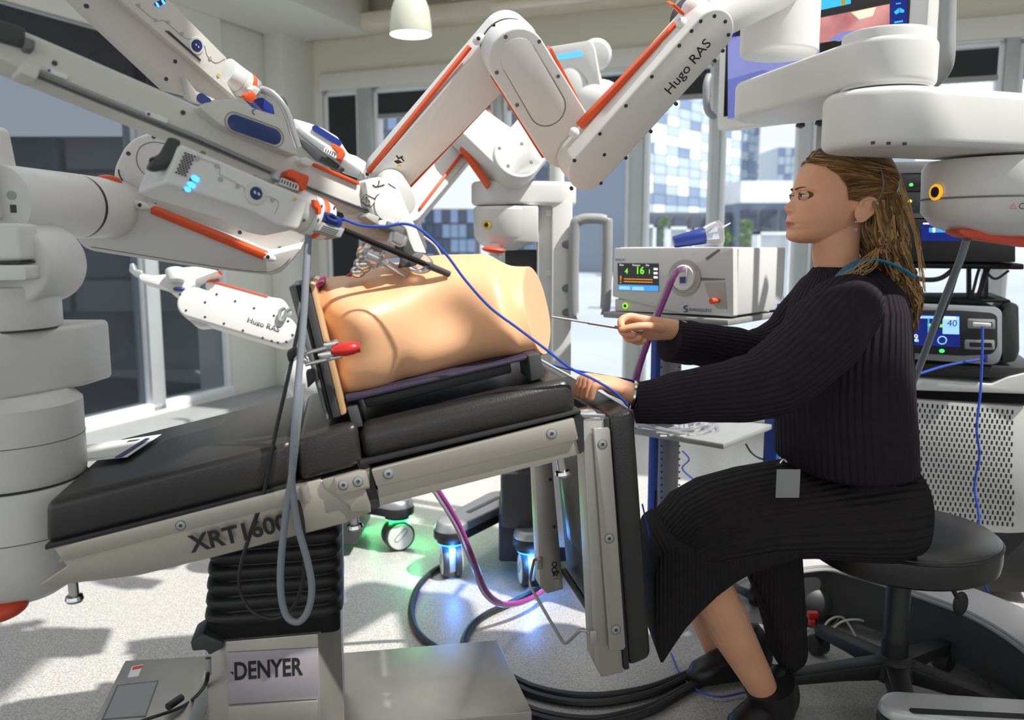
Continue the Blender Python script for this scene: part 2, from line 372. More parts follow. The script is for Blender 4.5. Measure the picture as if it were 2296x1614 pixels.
# sprinkler pipe below the beam
m = M(); p0 = C0 + EB * .6 + NB * .5 + UP * 2.60; m.tube([p0 + EB * 1.2, p0 + EB * 3, p0 + EB * 6.5], .03, 10, smooth=False)
t = m.build('ceiling_pipe', MT['concrete'], label='painted pipe running under the far ceiling beams', cat='pipe')
# pendant lamp
lc = pt(921, 78, 4.2)
t = thing('pendant_lamp', 'bell-shaped pale pendant lamp with glowing disc under the ceiling', 'lamp', lc)
rl = .098
M().lathe([(rl, 0), (rl * 1.02, .012), (rl * .99, .06), (rl * .9, .12), (rl * .62, .19), (rl * .5, .2), (.02, .22), (.02, .5)], lc, seg=36, cap=(False, True)).build('lamp_shade', mat('pale lamp enamel', (205, 207, 188), .4), t)
M().lathe([(rl * .985, .004), (rl * .9, -.001), (.001, -.002)], lc, seg=36).build('diffuser', MT['lamp'], t)
_l = bpy.data.lights.new('pendant_bulb', 'SPOT'); _l.energy = 40; _l.spot_size = R(110); _l.spot_blend = .6; _l.shadow_soft_size = .08; _l.color = (1, .95, .86)
_lo = bpy.data.objects.new('pendant_bulb', _l); COL.objects.link(_lo); _lo.location = V((0, 0, -.02)); _lo.parent = t
# ---------------------------------------------------------------- outside
mg = mat('pale plaza paving', (160, 168, 176), .9, var=.06, vscale=.3)
M().prism([V((-60, 5, -.25)), V((70, -10, -.25)), V((90, 120, -.25)), V((-90, 120, -.25))], (0, 0, .15)).build('plaza_ground', mg, kind='structure', label='pale paved plaza outside the windows', smooth=False)
M().prism([C0 + FL * 6 - NL * .4, C0 + FL * .2 - NL * .4, V((-3.2, 8.4, 0)), V((-30, 8.4, 0)), V((-30, 1, 0))], (0, 0, .02)).build('added_dark_ground', mat('added dark ground', (70, 72, 76), .9, var=.15, vscale=2), kind='structure', label='added dark ground strip outside the left windows', smooth=False).location.z = -.1  # invented dark ground, added to darken the view through the left windows
MT['slate'] = mat('slate facade', (118, 132, 152), .6, var=.1, vscale=.2)
MT['slatedark'] = mat('dark slate facade', (92, 98, 108), .6, var=.1, vscale=.2)
MT['charcoal'] = mat('charcoal facade', (74, 76, 80), .6); MT['charcoal2'] = mat('charcoal windows', (56, 60, 68), .3); MT['charcoal3'] = mat('charcoal panels', (84, 86, 90), .6)
MT['winblue'] = mat('blue facade glass', (120, 142, 172), .2, var=.15, vscale=.15)
MT['windark'] = mat('dark facade glass', (62, 74, 92), .2)
MT['panelw'] = mat('white facade panel', (226, 230, 234), .6, var=.03, vscale=.2)
MT['panelb'] = mat('blue-grey facade panel', (176, 192, 208), .4, var=.06, vscale=.2)
def building(label, px0, px1, pytop, Y, dep, m, yaw=0, rows=0, cols=0, mats=('winblue',), z0=-.2, margin=.12, pybot=None, piece='window'):
    a = pt(px0, pytop, Y); b = pt(px1, pytop, Y + (0 if not yaw else yaw)); b.z = a.z
    u = (b - a); W = u.length; u.normalize(); n = V((u.y, -u.x, 0)); n = n if n.y < 0 else -n; Hh = a.z - z0
    t = thing('office_building', label, 'building', (a + b) / 2 * 1.0 - UP * (a.z - z0))
    M().prism([a, b, b - n * dep, a - n * dep], (0, 0, -Hh)).build('wall', MT[m], t, smooth=False)
    zb = z0 if pybot is None else pt(px0, pybot, Y).z
    first = {}
    for r in range(rows):
        for c in range(cols):
            cw, ch = W / cols, (a.z - zb) / rows
            k = mats[(r * 7 + c * 5 + (r * c) % 3) % len(mats)]
            ctr = a + u * (c + .5) * cw - UP * (r + .5) * ch + n * .06
            if k not in first: first[k] = (M().box(ctr, (cw * (1 - margin), .12, ch * (1 - margin)), (u, n, UP)).build(piece, MT[k], t, smooth=False), ctr)
            else: dup(first[k][0], t, ctr - first[k][1])
    return t
building('dark grey low building outside the left windows', -1500, 600, 306, 8.5, 3, 'charcoal', 0, 5, 14, ('charcoal2', 'charcoal3'), pybot=700)
building('slate office block behind the upper robot arm', 820, 915, 240, 50, 5, 'slate', 0, 6, 4, ('winblue', 'slatedark'), pybot=560)
building('low grey skyline block left of the robot column', 935, 1065, 468, 60, 10, 'slatedark', 0, 4, 7, ('winblue', 'windark'), pybot=600)
building('dark blue office block behind the sunlit robot arm', 1095, 1432, 205, 62, 6, 'slate', -4, 14, 12, ('winblue', 'slatedark', 'windark'), pybot=600)
building('panelled white and blue tower outside the window', 1436, 1662, 150, 34, 4, 'slate', 7, 14, 9, ('panelw', 'panelb', 'panelw', 'panelb', 'winblue'), pybot=478, margin=.06, piece='panel')
building('pale glass tower right of the panelled tower', 1668, 1705, 215, 70, 6, 'panelb', 2, 10, 3, ('panelb', 'winblue'), pybot=420)
building('slim distant tower beside the seated woman', 1745, 1790, 330, 80, 6, 'panelb', 0, 6, 3, ('winblue', 'panelb'), pybot=450)
building('glass high-rise above the robot shoulder', 2075, 2240, -40, 60, 10, 'panelb', 3, 16, 8, ('winblue', 'panelw', 'panelb'), pybot=420)
building('glass high-rise at the right edge', 2262, 2420, -60, 70, 10, 'panelw', 3, 16, 8, ('panelb', 'panelw'), pybot=420)
# street level: canopy, shopfront, white planters, shrubs
def bld(label, px0, px1, py0, py1, Y, dep, m, name, cat, group=None):
    a = pt(px0, py0, Y); b = pt(px1, py1, Y)
    t = thing(name, label, cat, V(((a.x + b.x) / 2, Y, b.z)), group)
    return a, b, t
a, b, t = bld('grey street canopy and shopfront seen beside the face', 1662, 1800, 405, 560, 30, 4, '', 'street_shop', 'building')
M().prism([V((a.x, 30, a.z)), V((b.x, 30, a.z)), V((b.x, 30, a.z - .75)), V((a.x, 30, a.z - .75))], (0, 4, 0)).build('canopy', MT['panelw'], t)
M().prism([V((a.x, 30.4, a.z - .75)), V((b.x, 30.4, a.z - .75)), V((b.x, 30.4, b.z)), V((a.x, 30.4, b.z))], (0, 3, 0)).build('shop_wall', MT['slate'], t)
for i in range(3):
    x0 = lerp(a.x, b.x, .06 + i * .31); x1 = lerp(a.x, b.x, .31 + i * .31)
    M().prism([V((x0, 30.3, a.z - 1.0)), V((x1, 30.3, a.z - 1.0)), V((x1, 30.3, b.z + .1)), V((x0, 30.3, b.z + .1))], (0, .12, 0)).build('shop_window', MT['windark'], t)
a, b, t = bld('dark shopfront under the panelled tower', 1436, 1650, 476, 556, 31, 4, '', 'street_shop', 'building')
M().prism([V((a.x, 31, a.z)), V((b.x, 31, a.z)), V((b.x, 31, b.z)), V((a.x, 31, b.z))], (0, 2, 0)).build('shop_wall', MT['slatedark'], t)
for i in range(6):
    x0 = lerp(a.x, b.x, .02 + i * .163); x1 = lerp(a.x, b.x, .14 + i * .163)
    M().prism([V((x0, 30.9, a.z - .15)), V((x1, 30.9, a.z - .15)), V((x1, 30.9, b.z + .1)), V((x0, 30.9, b.z + .1))], (0, .12, 0)).build('shop_window', MT['windark'], t)
MT['leaf'] = mat('shrub leaf', (96, 128, 66), .7, var=.3, vscale=8)
for k, (px0, px1, py0, lab) in enumerate(((1443, 1470, 504, 'white planter frame left of the shrubs'), (1498, 1545, 508, 'white planter frame behind the insufflator'), (1552, 1600, 512, 'white planter frame behind the blue tube'), (1700, 1775, 520, 'white bench block outside beside the face'))):
    Y = 16; a = pt(px0, py0, Y); b = pt(px1, 566, Y); b.z = -.1
    t = thing('planter', lab, 'planter', V(((a.x + b.x) / 2, Y, b.z)), 'white planters outside')
    w = .05
    for x0, x1, z0, z1 in ((a.x, b.x, a.z - w, a.z), (a.x, a.x + w, b.z, a.z), (b.x - w, b.x, b.z, a.z)):
        M().box(((x0 + x1) / 2, Y + .2, (z0 + z1) / 2), (x1 - x0, .4, z1 - z0)).build('panel', MT['framewhite'], t)
    M().box(((a.x + b.x) / 2, Y + .35, (b.z + a.z) / 2), (b.x - a.x - .1, .08, a.z - b.z - .1)).build('back_panel', MT['panelw'], t)
for k, (px, py, h, lab) in enumerate(((1488, 548, 62, 'slim green shrub beside the white planters'), (1620, 552, 40, 'round green shrub behind the clear funnel'), (1570, 545, 30, 'low green shrub behind the blue tube'), (1672, 550, 56, 'pale green shrub left of the bench outside'))):
    Y = 18; o = pt(px, py + 6, Y); hh = h / FPX * Y * 1.02; m = M(); rr = random.Random(k)
    for j in range(260):
        z = rr.random(); rad = .16 * (1 - abs(z - .45)) * (1.6 if k else 1) ; an = rr.random() * 6.28
        c = o + V((math.cos(an) * rad * rr.random(), math.sin(an) * rad * rr.random(), z * hh)); d = V((rr.uniform(-1, 1), rr.uniform(-1, 1), rr.uniform(-.2, 1))).normalized() * .09; e = V((rr.uniform(-1, 1), rr.uniform(-1, 1), 0)).normalized() * .03
        m.add([c, c + d * .5 + e, c + d, c + d * .5 - e], [(0, 1, 2, 3)])
    t = thing('shrub', lab, 'shrub', o, 'shrubs outside'); m.build('foliage', MT['leaf'], t, kind='stuff')
    M().tube([o - UP * 1.5, o + UP * hh * .7], .02, 6, 2).build('stem', MT['darkgrey'], t)
# ================================================================ OPERATING TABLE
YAW, TIL = R(11), R(10.8)
TU = V((math.cos(YAW), math.sin(YAW), 0)); TV = V((-math.sin(YAW), math.cos(YAW), 0))
TT = (TU * math.cos(TIL) + UP * math.sin(TIL)); TW = (UP * math.cos(TIL) - TU * math.sin(TIL))
TP = Plane(pt(870, 1060, 1.50), -TV)           # plane of the near side rail
t = table = thing('operating_table', 'black padded steel operating table lettered XRT1600, tilted upward to the right', 'operating table', V((-.45, 1.85, 0)))
def tpl(pts, d, off=0, r=0): return plate(pts, TP, d, off, r)
# rails
tpl([(120, 1228), (640, 1093), (718, 1074), (722, 1078), (830, 1047), (832, 1148), (776, 1172), (469, 1252), (312, 1290), (95, 1316), (91, 1309), (150, 1270)], .03).build('side_frame', MT['steel2'], t, bevel=.0015)
tpl([(150, 1222), (690, 1084), (697, 1120), (130, 1262)], .012, .012, .004).build('side_rail', MT['steel2'], t, bevel=.0015)
tpl(cR(440, 1215, 900, 1090, 960, 1100, 1020, 1300, 1000, 1320, 965, 1330, 1025, 1600, 790, 1600, 780, 1530, 470, 1320), .006, .008, .002).build('joint_plate', MT['steel2'], t, bevel=.001)
tpl(cR(580, 1190, 870, 1105, 975, 1100, 1018, 1295, 690, 1385, 615, 1400), .008, .016, .004).build('hinge_plate', MT['steel2'], t, bevel=.001)
tpl(cR(165, 1300, 265, 1275, 295, 1400, 300, 1490, 210, 1515), .006, .018, .003).build('rail_end', MT['steel2'], t, bevel=.001)
tpl([(843, 1062), (1288, 950), (1302, 1018), (851, 1135)], .03).build('side_frame', MT['steel2'], t, bevel=.0015)
tpl([(832, 1053), (1287, 937), (1297, 986), (845, 1092)], .012, .012, .004).build('side_rail', MT['steel2'], t, bevel=.0015)
# far side frames (mirror of the near ones)
for pts in ([(178, 1216), (830, 1047), (832, 1148), (469, 1252), (95, 1316)], [(843, 1062), (1288, 950), (1302, 1018), (851, 1135)]):
    M().prism([p + TV * .41 for p in TP.L(pts)], TV * .03).build('side_frame', MT['steel2'], t, bevel=.0015)
# under-frame beams between the rails
tpl([(185, 1195), (818, 1035), (822, 1090), (180, 1245)], (.38), -.03).build('under_frame', MT['matteblack'], t)
tpl([(820, 1035), (1296, 920), (1304, 985), (835, 1100)], (.38), -.03).build('under_frame', MT['matteblack'], t)
tpl(cQ(560, 740, 640, 660, 690, 745, 700, 1120, 655, 1170), .42, .004).build('hinge_cover', MT['black'], t)
tpl(cR(860, 1000, 960, 980, 1040, 1080, 1140, 1540, 1050, 1580), .42, -.0).build('hinge_cover', MT['black'], t)
def bolt(px, py, off, rpx=11):
    c = TP(px, py, off); k = px2m(TP, px, py); n = TP.n
    o = M().cyl(c - n * .002, c + n * .0012, rpx * k, rpx * k * .96, 20).build('bolt', MT['alu'], t, bevel=.0005)
    M().lathe([(rpx * k * .98, 0), (rpx * k * 1.12, .0004), (rpx * k * 1.12, .0008), (rpx * k * .98, .0016)], c, n, 24, (False, False)).build('rim', MT['seam'], o)
    M().cyl(c, c + n * .0018, rpx * k * .4, None, 6).build('socket', MT['screw'], o)
for px, py, off in ((1237, 972, .012), (871, 1062, .012), (405, 1178, .012), (770, 1087, .016), (803, 1079, .016), (654, 1117, .012)): bolt(px, py, off)
# knobs under the rails
for px, py, px2, py2 in ((163, 1300, 167, 1340), (1257, 1030, 1262, 1060), (793, 1160, 796, 1180)):
    a = TP(px, py, -.015); b = TP(px2, py2, -.015); d = (b - a).normalized(); k = px2m(TP, px, py)
    kb = M().lathe([(.0085, -.02), (.0085, (b - a).length - .006), (.014, (b - a).length - .004), (.0155, (b - a).length + .002), (.013, (b - a).length + .007), (.001, (b - a).length + .009)], a, d, 20).build('lock_knob', MT['chrome'], t)
# lettering on the rail
a = TP(431, 1238, .0125); b = TP(672, 1181, .0125)
text('XRT1600', 'lettering', MT['ink'], t, a, b - a, TW, (b - a).length / 4.35, .0004, bold=.0012)
# pads: rounded box running across the table
def pad(pts, width, name='pad', off=.004, bev=.02, m='leather'):
    return tpl(pts, width, off).build(name, MT[m], t, bevel=bev, seg=4)
pad([(100, 1126), (655, 985), (661, 1086), (100, 1226)], .47, bev=.016)
pad([(664, 983), (800, 948), (814, 1044), (672, 1082)], .44, bev=.014)
pad([(803, 962), (1283, 845), (1300, 926), (815, 1040)], .44, bev=.024)
for pts in ([(100, 1222), (661, 1082), (662, 1092), (100, 1234)], [(806, 1034), (1302, 918), (1304, 926), (808, 1046)]):
    tpl(pts, .51, .008).build('pad_board', MT['black'], t, bevel=.002)
# leg section hanging down at the right end
tpl([(1306, 940), (1356, 929), (1398, 1508), (1350, 1519), (1333, 1485)], .055, .0).build('leg_channel', MT['steel'], t, bevel=.002)
tpl([(1199, 1046), (1238, 1036), (1263, 1321), (1227, 1331), (1211, 1316)], .055, -.40).build('leg_channel', MT['steel'], t, bevel=.002)
tpl(cQ(805, 870, 990, 852, 1010, 875) + cS(738, 1375, 725, 1390, 630, 1398), .008, .012, .003).build('leg_rail', MT['steel'], t, bevel=.0012)
for px, py in ((1351, 996), (1366, 1207), (1381, 1412)): bolt(px, py, .012, 10)
tpl([(1330, 980), (1338, 978), (1376, 1330), (1368, 1332)], .34, -.05).build('leg_panel', mat('dark steel panel', (84, 82, 80), .3, metal=.8), t)
tpl([(1355, 940), (1366, 936), (1412, 1500), (1400, 1503)], .44, .004).build('leg_board', MT['black'], t, bevel=.002)
tpl([(1362, 932), (1424, 916), (1463, 1478), (1410, 1500)], .44, .006).build('leg_pad', MT['leather'], t, bevel=.016, seg=4)
m = M(); a = TP(1370, 1440, -.03); m.cyl(a, a + TV * .38, .008, None, 12); m.build('cross_bar', MT['darkgrey'], t)
# hinge block on top of the leg section
tpl(cQ(640, 690, 830, 645, 860, 680, 960, 690, 955, 740, 690, 745), .05, .003).build('hinge_block', MT['chrome'], t, bevel=.002)
# sprung wire bracket
P = [(1208, 1258, -.40), (1198, 1252, -.40), (1186, 1310, -.36), (1266, 1447, -.04), (1305, 1408, -.0), (1328, 1424, .004)]
m = M(); m.tube(fillet([TP(*p) for p in P], .02, 4), .0035, 8, smooth=False); m.build('wire_bracket', MT['steel'], t)
for p in ((1329, 1428, .002), (1210, 1262, -.40)):
    c = TP(*p); m = M(); m.box(c, (.014, .01, .03), (TU, TV, UP)); m.build('bracket_clip', MT['steel'], t, bevel=.002)
# markings on the far leg channel
c = TP(1250, 1300, -.3985)
text('97', 'marking', MT['ink'], t, TP(1239, 1292, -.3985), TU, UP, .016, .0003, bold=.0006)
M().box(TP(1248, 1308, -.399), (.012, .001, .022), (TU, TV, UP)).build('marking_label', MT['screwlight'], t)
for py in (1265, 1278):
    c = TP(1243, py, -.399); M().lathe([(.005, 0), (.007, .0004), (.005, .001)], c, TP.n, 16, (False, False)).build('marking_ring', MT['ink'], t)
for py in (1075, 1181):
    c = TP(1234 + (py - 1075) * .08, py, -.399); M().cyl(c, c + TP.n * .003, .004, None, 10).build('leg_screw', MT['screw'], t)
# ------------------------------------------------------------- pedestal
PP = Plane(pt(610, 1520, 1.60), -TV)
def hz(c, hu, hv, r, z, n=5):
    q = fillet([c + TU * sx * hu + TV * sy * hv for sx, sy in ((-1, -1), (1, -1), (1, 1), (-1, 1))], r, n)
    return [V((p.x, p.y, z)) for p in q]
pc = PP(615, 1440) + TV * .17; pc.z = 0
ztop = PP(610, 1190).z + .02; zc = PP(610, 1440).z + .01; z1 = PP(610, 1405).z
rings = []; nb = 7
for i in range(nb):
    za = lerp(z1, ztop, i / nb); zb = lerp(z1, ztop, (i + 1) / nb); g = lerp(1.0, .93, i / nb); sh = TU * lerp(0, .012, i / nb)
    for f, k in ((0, .952), (.10, .958), (.28, .99), (.5, 1.0), (.8, .985), (.94, .955)): rings.append(hz(pc + sh, .138 * g * k, .165 * g * k, .05, lerp(za, zb, f)))
M().loft(rings).build('bellows', MT['rubber'], t, ang=70)
M().loft([hz(pc, .128, .16, .02, z1 + .01), hz(pc, .130, .16, .02, zc - .005)], (True, True)).build('collar', MT['matteblack'], t, bevel=.003)
ztab = TP(610, 1150).z + .02
M().box(pc + UP * (ztop + .03) + TU * .012, (.22, .26, .10), (TU, TV, UP)).build('tilt_head', MT['matteblack'], t)
# steel base column with chamfered right corner
zb = .02
L0 = PP(508, 1500); R0 = PP(715, 1500); R1 = PP(768, 1500, -.07)
base = [V((p.x, p.y, 0)) for p in (PP(462, 1500, -.03), PP(508, 1500, -.0), R0, R1)]
base += [base[3] + TV * .24, base[0] + TV * .28]
M().prism([p + UP * zb for p in base], UP * (zc - zb)).build('base_column', MT['steel'], t, bevel=.003)
fp = [(510, 1463), (714, 1452), (713, 1566), (510, 1578)]
plate(fp, PP, .004, .004).build('name_panel', mat('lilac grey steel panel', (176, 170, 176), .4, metal=.4), t, bevel=.001)
plate([(512, 1584), (713, 1571), (713, 1680), (512, 1690)], PP, .006, .008).build('lower_panel', MT['steel'], t, bevel=.001)
a = PP(524, 1524, .0045); b = PP(699, 1510, .0045)
text('DENYER', 'lettering', MT['ink'], t, a, b - a, UP, .052, .0004, bold=.0012, xs=(b - a).length / .222)
M().prism(PP.L([(516, 1507), (523, 1506), (523, 1513)], .005), TV * .001).build('logo_flag', MT['ink'], t)
# hooded bracket and socket on the left of the column
c = PP(466, 1440, .0)
M().prism(PP.L(cH(900, 1245, 960, 1205, 1055, 1245, 1055, 1275, 990, 1310, 975, 1285, 910, 1290), .01), TV * .08).build('socket_hood', MT['darkgrey'], t, bevel=.004)
M().tube([PP(467, 1475, .015), PP(467, 1512, .015)], .006, 10, 2).build('socket_plug', MT['alu'], t)
# base plates on the floor
zp = .115
fr = [onz(1115, 1434, zp), onz(766, 1463, zp)]; nr = [onz(1193, 1594, zp), onz(1193, 1594, zp) + (fr[1] - fr[0]) * 1.05]
M().prism([fr[1], fr[0], nr[0], nr[1]], UP * -.10).build('base_plate', MT['steel'], t, bevel=.003)
M().prism([p + V((0, 0, -.03)) for p in (nr[1], nr[0], nr[0] - TV * .25, nr[1] - TV * .25)], UP * -.07).build('base_step', MT['steel'], t, bevel=.003)
fl_ = [onz(281, 1481, zp), onz(470, 1470, zp)]
M().prism([fl_[0], fl_[1], fl_[1] - TV * .5, onz(216, 1612, zp), onz(216, 1612, zp) - TV * .2], UP * -.10).build('base_plate', MT['steel'], t, bevel=.003)
def floorcard(pts, z, m, name, par): return M().prism([onz(p[0], p[1], z) for p in pts], UP * .0012).build(name, MT[m], par, smooth=False)
floorcard(cH(555, 1450, 752, 1428, 690, 1600, 480, 1614), zp, 'midgrey', 'rating_label', t)
floorcard(cH(562, 1455, 745, 1434, 686, 1594, 492, 1610), zp + .0008, 'greyplastic', 'rating_text_field', t)
lbl = floorcard(cH(625, 1362, 678, 1352, 655, 1408, 604, 1414), zp, 'labelwhite', 'sticker', t)
floorcard(cH(630, 1364, 676, 1356, 670, 1368, 626, 1378), zp + .001, 'redpaddle', 'sticker_stripe', t)
# equipotential lead
m = M(); m.tube([PP(467, 1505, .015), PP(460, 1535, .02), onz(435, 1565, .125), onz(400, 1588, .128), onz(330, 1612, .128), onz(250, 1640, .05)], .004, 8); q = m.build('earth_lead', MT['cableblack'], label='black earth lead plugged into the table pedestal', cat='cable')
a, b = onz(376, 1585, .135), onz(408, 1563, .135); M().cyl(a, b, .009, .009, 12).build('inline_plug', MT['black'], q, bevel=.002)
# ------------------------------------------------------------- printed sheets on the left pad
ztab_ = None
TOPP = Plane(TP(400, 1048, .004) + TW * .001, TW)
t2 = thing('printed_sheets', 'white printed sheets lying on the left table pad', 'paper', TOPP(260, 1005))
for k, pts in enumerate(([(140, 1040), (285, 1025), (362, 974), (140, 1006)], [(150, 1034), (262, 1022), (345, 977), (150, 1005)])):
    P = [TOPP(p[0], p[1], .002 + .0012 * k) for p in pts]; M().prism(P, TW * .0008).build('sheet', MT['labelwhite'], t2, smooth=False)
P = [TOPP(p[0], p[1], .0046) for p in cH(540, 372, 575, 368, 712, 278, 690, 280)]; M().prism(P, TW * .0004).build('print_stripe', MT['navy'], t2)
P = [TOPP(p[0], p[1], .0046) for p in cH(600, 298, 650, 290, 664, 284, 612, 290)]; M().prism(P, TW * .0004).build('print_block', MT['darkgrey'], t2)
# ================================================================ TRAINING TORSO
TM = Plane(TP.o + TV * .215, -TV)
t = torso = thing('training_torso', 'peach silicone training torso with cut ends on the operating table', 'training torso', TM(950, 850))
st = [  # top x,y  bottom x,y (crop I), half width, skew of the far side along the table, superellipse power
 (352, 300, 566, 1118, .150, .00, 2.6), (400, 255, 600, 1106, .165, .00, 2.5), (470, 230, 650, 1094, .178, .00, 2.4), (640, 210, 800, 1056, .182, .00, 2.4),
 (840, 158, 980, 1000, .178, .00, 2.3), (1030, 104, 1180, 940, .170, .0, 2.2), (1220, 72, 1400, 880, .166, .0, 2.2), (1430, 64, 1570, 830, .172, .01, 2.2),
 (1590, 68, 1700, 806, .176, .02, 2.3), (1690, 118, 1800, 800, .172, .03, 2.3), (1760, 150, 1880, 790, .165, .04, 2.3), (1830, 158, 1960, 775, .160, .05, 2.3), (1878, 158, 2030, 758, .155, .055, 2.3)]
rings = []; NS = 56; fine = []
for i in range(len(st) - 1):
    for k in range(5):
        f = k / 5; a, b = st[i], st[i + 1]; p = st[i - 1] if i else a; q = st[i + 2] if i + 2 < len(st) else b
        fine.append([.5 * ((2 * a[j]) + (b[j] - p[j]) * f + (2 * p[j] - 5 * a[j] + 4 * b[j] - q[j]) * f * f + (3 * a[j] - p[j] - 3 * b[j] + q[j]) * f ** 3) for j in range(7)])
fine.append(list(st[-1]))
def bump2(x, y, cx, cy, sx, sy): return math.exp(-((x - cx) / sx) ** 2 - ((y - cy) / sy) ** 2)
for w in fine:
    T = TM(*cI(w[0], w[1])[0]); B = TM(*cI(w[2], w[3])[0]); c = (T + B) / 2; vv = (T - B) / 2; ac = TV * w[4]
    ring = []
    for k in range(NS):
        th = 2 * math.pi * k / NS; ct, s_ = math.cos(th), math.sin(th); e = 2 / w[6]
        cc = math.copysign(abs(ct) ** e, ct); ss = math.copysign(abs(s_) ** e, s_)
        if ss < 0: ss = -abs(ss) ** .85
        d = 0
        mx = (w[0] + w[2]) / 2; ys = ss
        if ct < .2:      # near flank: hollow below the breast, waist fold, hip bulge
            d += -.024 * bump2(mx, ys, 500, .15, 120, .40) + .020 * bump2(mx, ys, 690, .45, 150, .35) - .026 * bump2(mx, ys, 1240, .05, 210, .45) + .020 * bump2(mx, ys, 1640, -.25, 180, .4) - .020 * bump2(mx, ys, 900, -.8, 80, .40) - .010 * bump2(mx, ys, 1480, -.45, 60, .3)
        sk = TT * w[5] * ct
        ring.append(c + vv * ss + ac * (cc * (1 + d / w[4] * (1 if ct < 0 else 0) * 1)) + sk)
    rings.append(ring)
m = M(); m.loft(rings); body = m.build('body', MT['skin'], t, bevel=0, ang=50)
# end frame: grey plates with a varnished edge strip
def fr(pts, d, off): return M().prism(TP.L(cI(*pts), off), TV * d)
fr((152, 300, 205, 285, 445, 1262, 420, 1270), .36, -.02).build('end_plate', MT['midgrey'], t, bevel=.003)
fr((207, 290, 232, 284, 470, 1258, 447, 1262), .35, -.025).build('gasket', MT['black'], t, bevel=.002)
fr((234, 285, 298, 268, 528, 1240, 472, 1256), .36, -.02).build('end_plate', MT['darkgrey'], t, bevel=.003)
fr((300, 272, 345, 290, 575, 1214, 530, 1238), .35, -.022).build('edge_strip', MT['woodclear'], t, bevel=.003)
fr((346, 276, 400, 258, 412, 275, 352, 318), .30, -.05).build('lining', MT['magenta'], t, bevel=.004)
fr((560, 1096, 700, 1070, 1985, 775, 1985, 805, 690, 1112, 575, 1140), .34, -.03).build('base_board', MT['purple'], t, bevel=.003)
fr((690, 1112, 1760, 850, 1770, 925, 720, 1180), .30, -.06).build('foam_base', MT['black'], t, bevel=.004)
fr((1888, 800, 1975, 785, 2010, 955, 1910, 985), .10, -.02).build('support_block', MT['darkgrey'], t, bevel=.002)
fr((575, 1180, 650, 1165, 690, 1310, 620, 1330), .10, -.02).build('support_block', MT['darkgrey'], t, bevel=.002)
# toggle clamp with red grip
q = Plane(TP.o, -TV)
M().prism(q.L(cI(135, 775, 205, 735, 215, 800, 150, 850), .02), TV * .03).build('clamp_foot', MT['black'], t, bevel=.004)
for a, b in (((250, 788), (470, 728)), ((270, 862), (540, 800))):
    A = q(*cI(*a)[0], .016); B = q(*cI(*b)[0], .016); M().cyl(A, B, .004, None, 12).build('clamp_bar', MT['chrome'], t)
M().prism(q.L(cI(400, 705, 515, 680, 520, 715, 455, 760, 405, 745), .02), TV * .02).build('clamp_body', MT['chrome'], t, bevel=.003)
M().prism(q.L(cI(355, 785, 460, 755, 480, 800, 440, 835, 370, 815), .022), TV * .02).build('clamp_body', MT['chrome'], t, bevel=.003)
M().prism(q.L(cI(200, 820, 260, 800, 300, 840, 250, 865), .018), TV * .018).build('clamp_body', MT['chrome'], t, bevel=.003)
A = [q(*cI(*p)[0], .024) for p in ((470, 768), (540, 757), (620, 742), (668, 735))]
M().tube(A, lambda f: .0085 + .0065 * math.sin(min(1, f * 1.25) * 2.6) , 14, 6, flat=(1, .8)).build('clamp_grip', MT['red'], t)
fr((275, 915, 330, 900, 345, 985, 290, 1035), .03, .0).build('latch', MT['black'], t, bevel=.003)
# ------------------------------------------------------------- free trocar standing in the chest
TR = Plane(TM.o - TV * .115, -TV)
t = thing('trocar', 'clear plastic trocar with chromed valve head standing in the torso', 'trocar', TR(*cI(900, 170)[0]))
A = TR(*cI(770, 85)[0]); B = TR(*cI(1012, 212)[0]); M().cyl(A, B, .0075, .0062, 16).build('cannula', MT['clear'], t)
d = (A - B).normalized(); C_ = TR(*cI(760, 75)[0])
M().lathe([(.012, -.02), (.022, -.014), (.023, .0), (.021, .012), (.018, .016), (.019, .022), (.012, .028), (.002, .03)], C_, d, 28).build('valve_head', MT['clear'], t)
M().lathe([(.0155, -.012), (.0165, .0), (.0155, .01)], C_, d, 24).build('seal_ring', MT['chrome'], t)
for p, r in (((690, 135), .017), ((655, 190), .014), ((705, 165), .011)):
    c = TR(*cI(*p)[0]); M().ell(c, V((r, 0, r * .3)), V((0, r, 0)), V((-.3 * r, 0, r * .8)), 18, 10).build('valve_body', MT['chrome'], t)
c = TR(*cI(800, 165)[0]); M().prism(TR.L(cI(650, 232, 850, 150, 868, 140, 740, 160, 690, 200)), TV * .03).build('skin_flap', MT['labelwhite'], t, bevel=.002)
M().prism(TR.L(cI(560, 225, 620, 190, 640, 215, 600, 228)), TV * .03).build('skin_lining', MT['magenta'], t, bevel=.002)
# ================================================================ MAIN ROBOT ARM (right foreground)
A1 = V((-.25, .85, .45)).normalized(); N1 = -A1
t = arm1 = thing('surgical_robot', 'white robot arm lettered Hugo RAS reaching over the torso from the right', 'robot arm', V((1.0, 1.9, 0.0)))
AR = Plane(pt(1320, 385, 1.88), N1); AM = AR.shift(-.088); AL = AM.shift(-.075)
def link_slab(pl, c0, c1, r0, r1, th, name='link', m='white', par=None, bev=.004, back=0):
    a, b = pl(*c0), pl(*c1); k0, k1 = px2m(pl, *c0), px2m(pl, *c1)
    return M().prism(stadium(a, b, r0 * k0, r1 * k1, pl.n, 16), -pl.n * th).build(name, MT[m], par or t, bevel=bev, seg=3)
def ring_line(pl, c0, c1, r0, r1, off, par, w=.0012, m='seam', name='panel_seam'):
    a, b = pl(*c0, off), pl(*c1, off); P = stadium(a, b, r0 * px2m(pl, *c0), r1 * px2m(pl, *c1), pl.n, 14)
    return M().tube(P, w, 5, closed=True, smooth=False).build(name, MT[m], par)
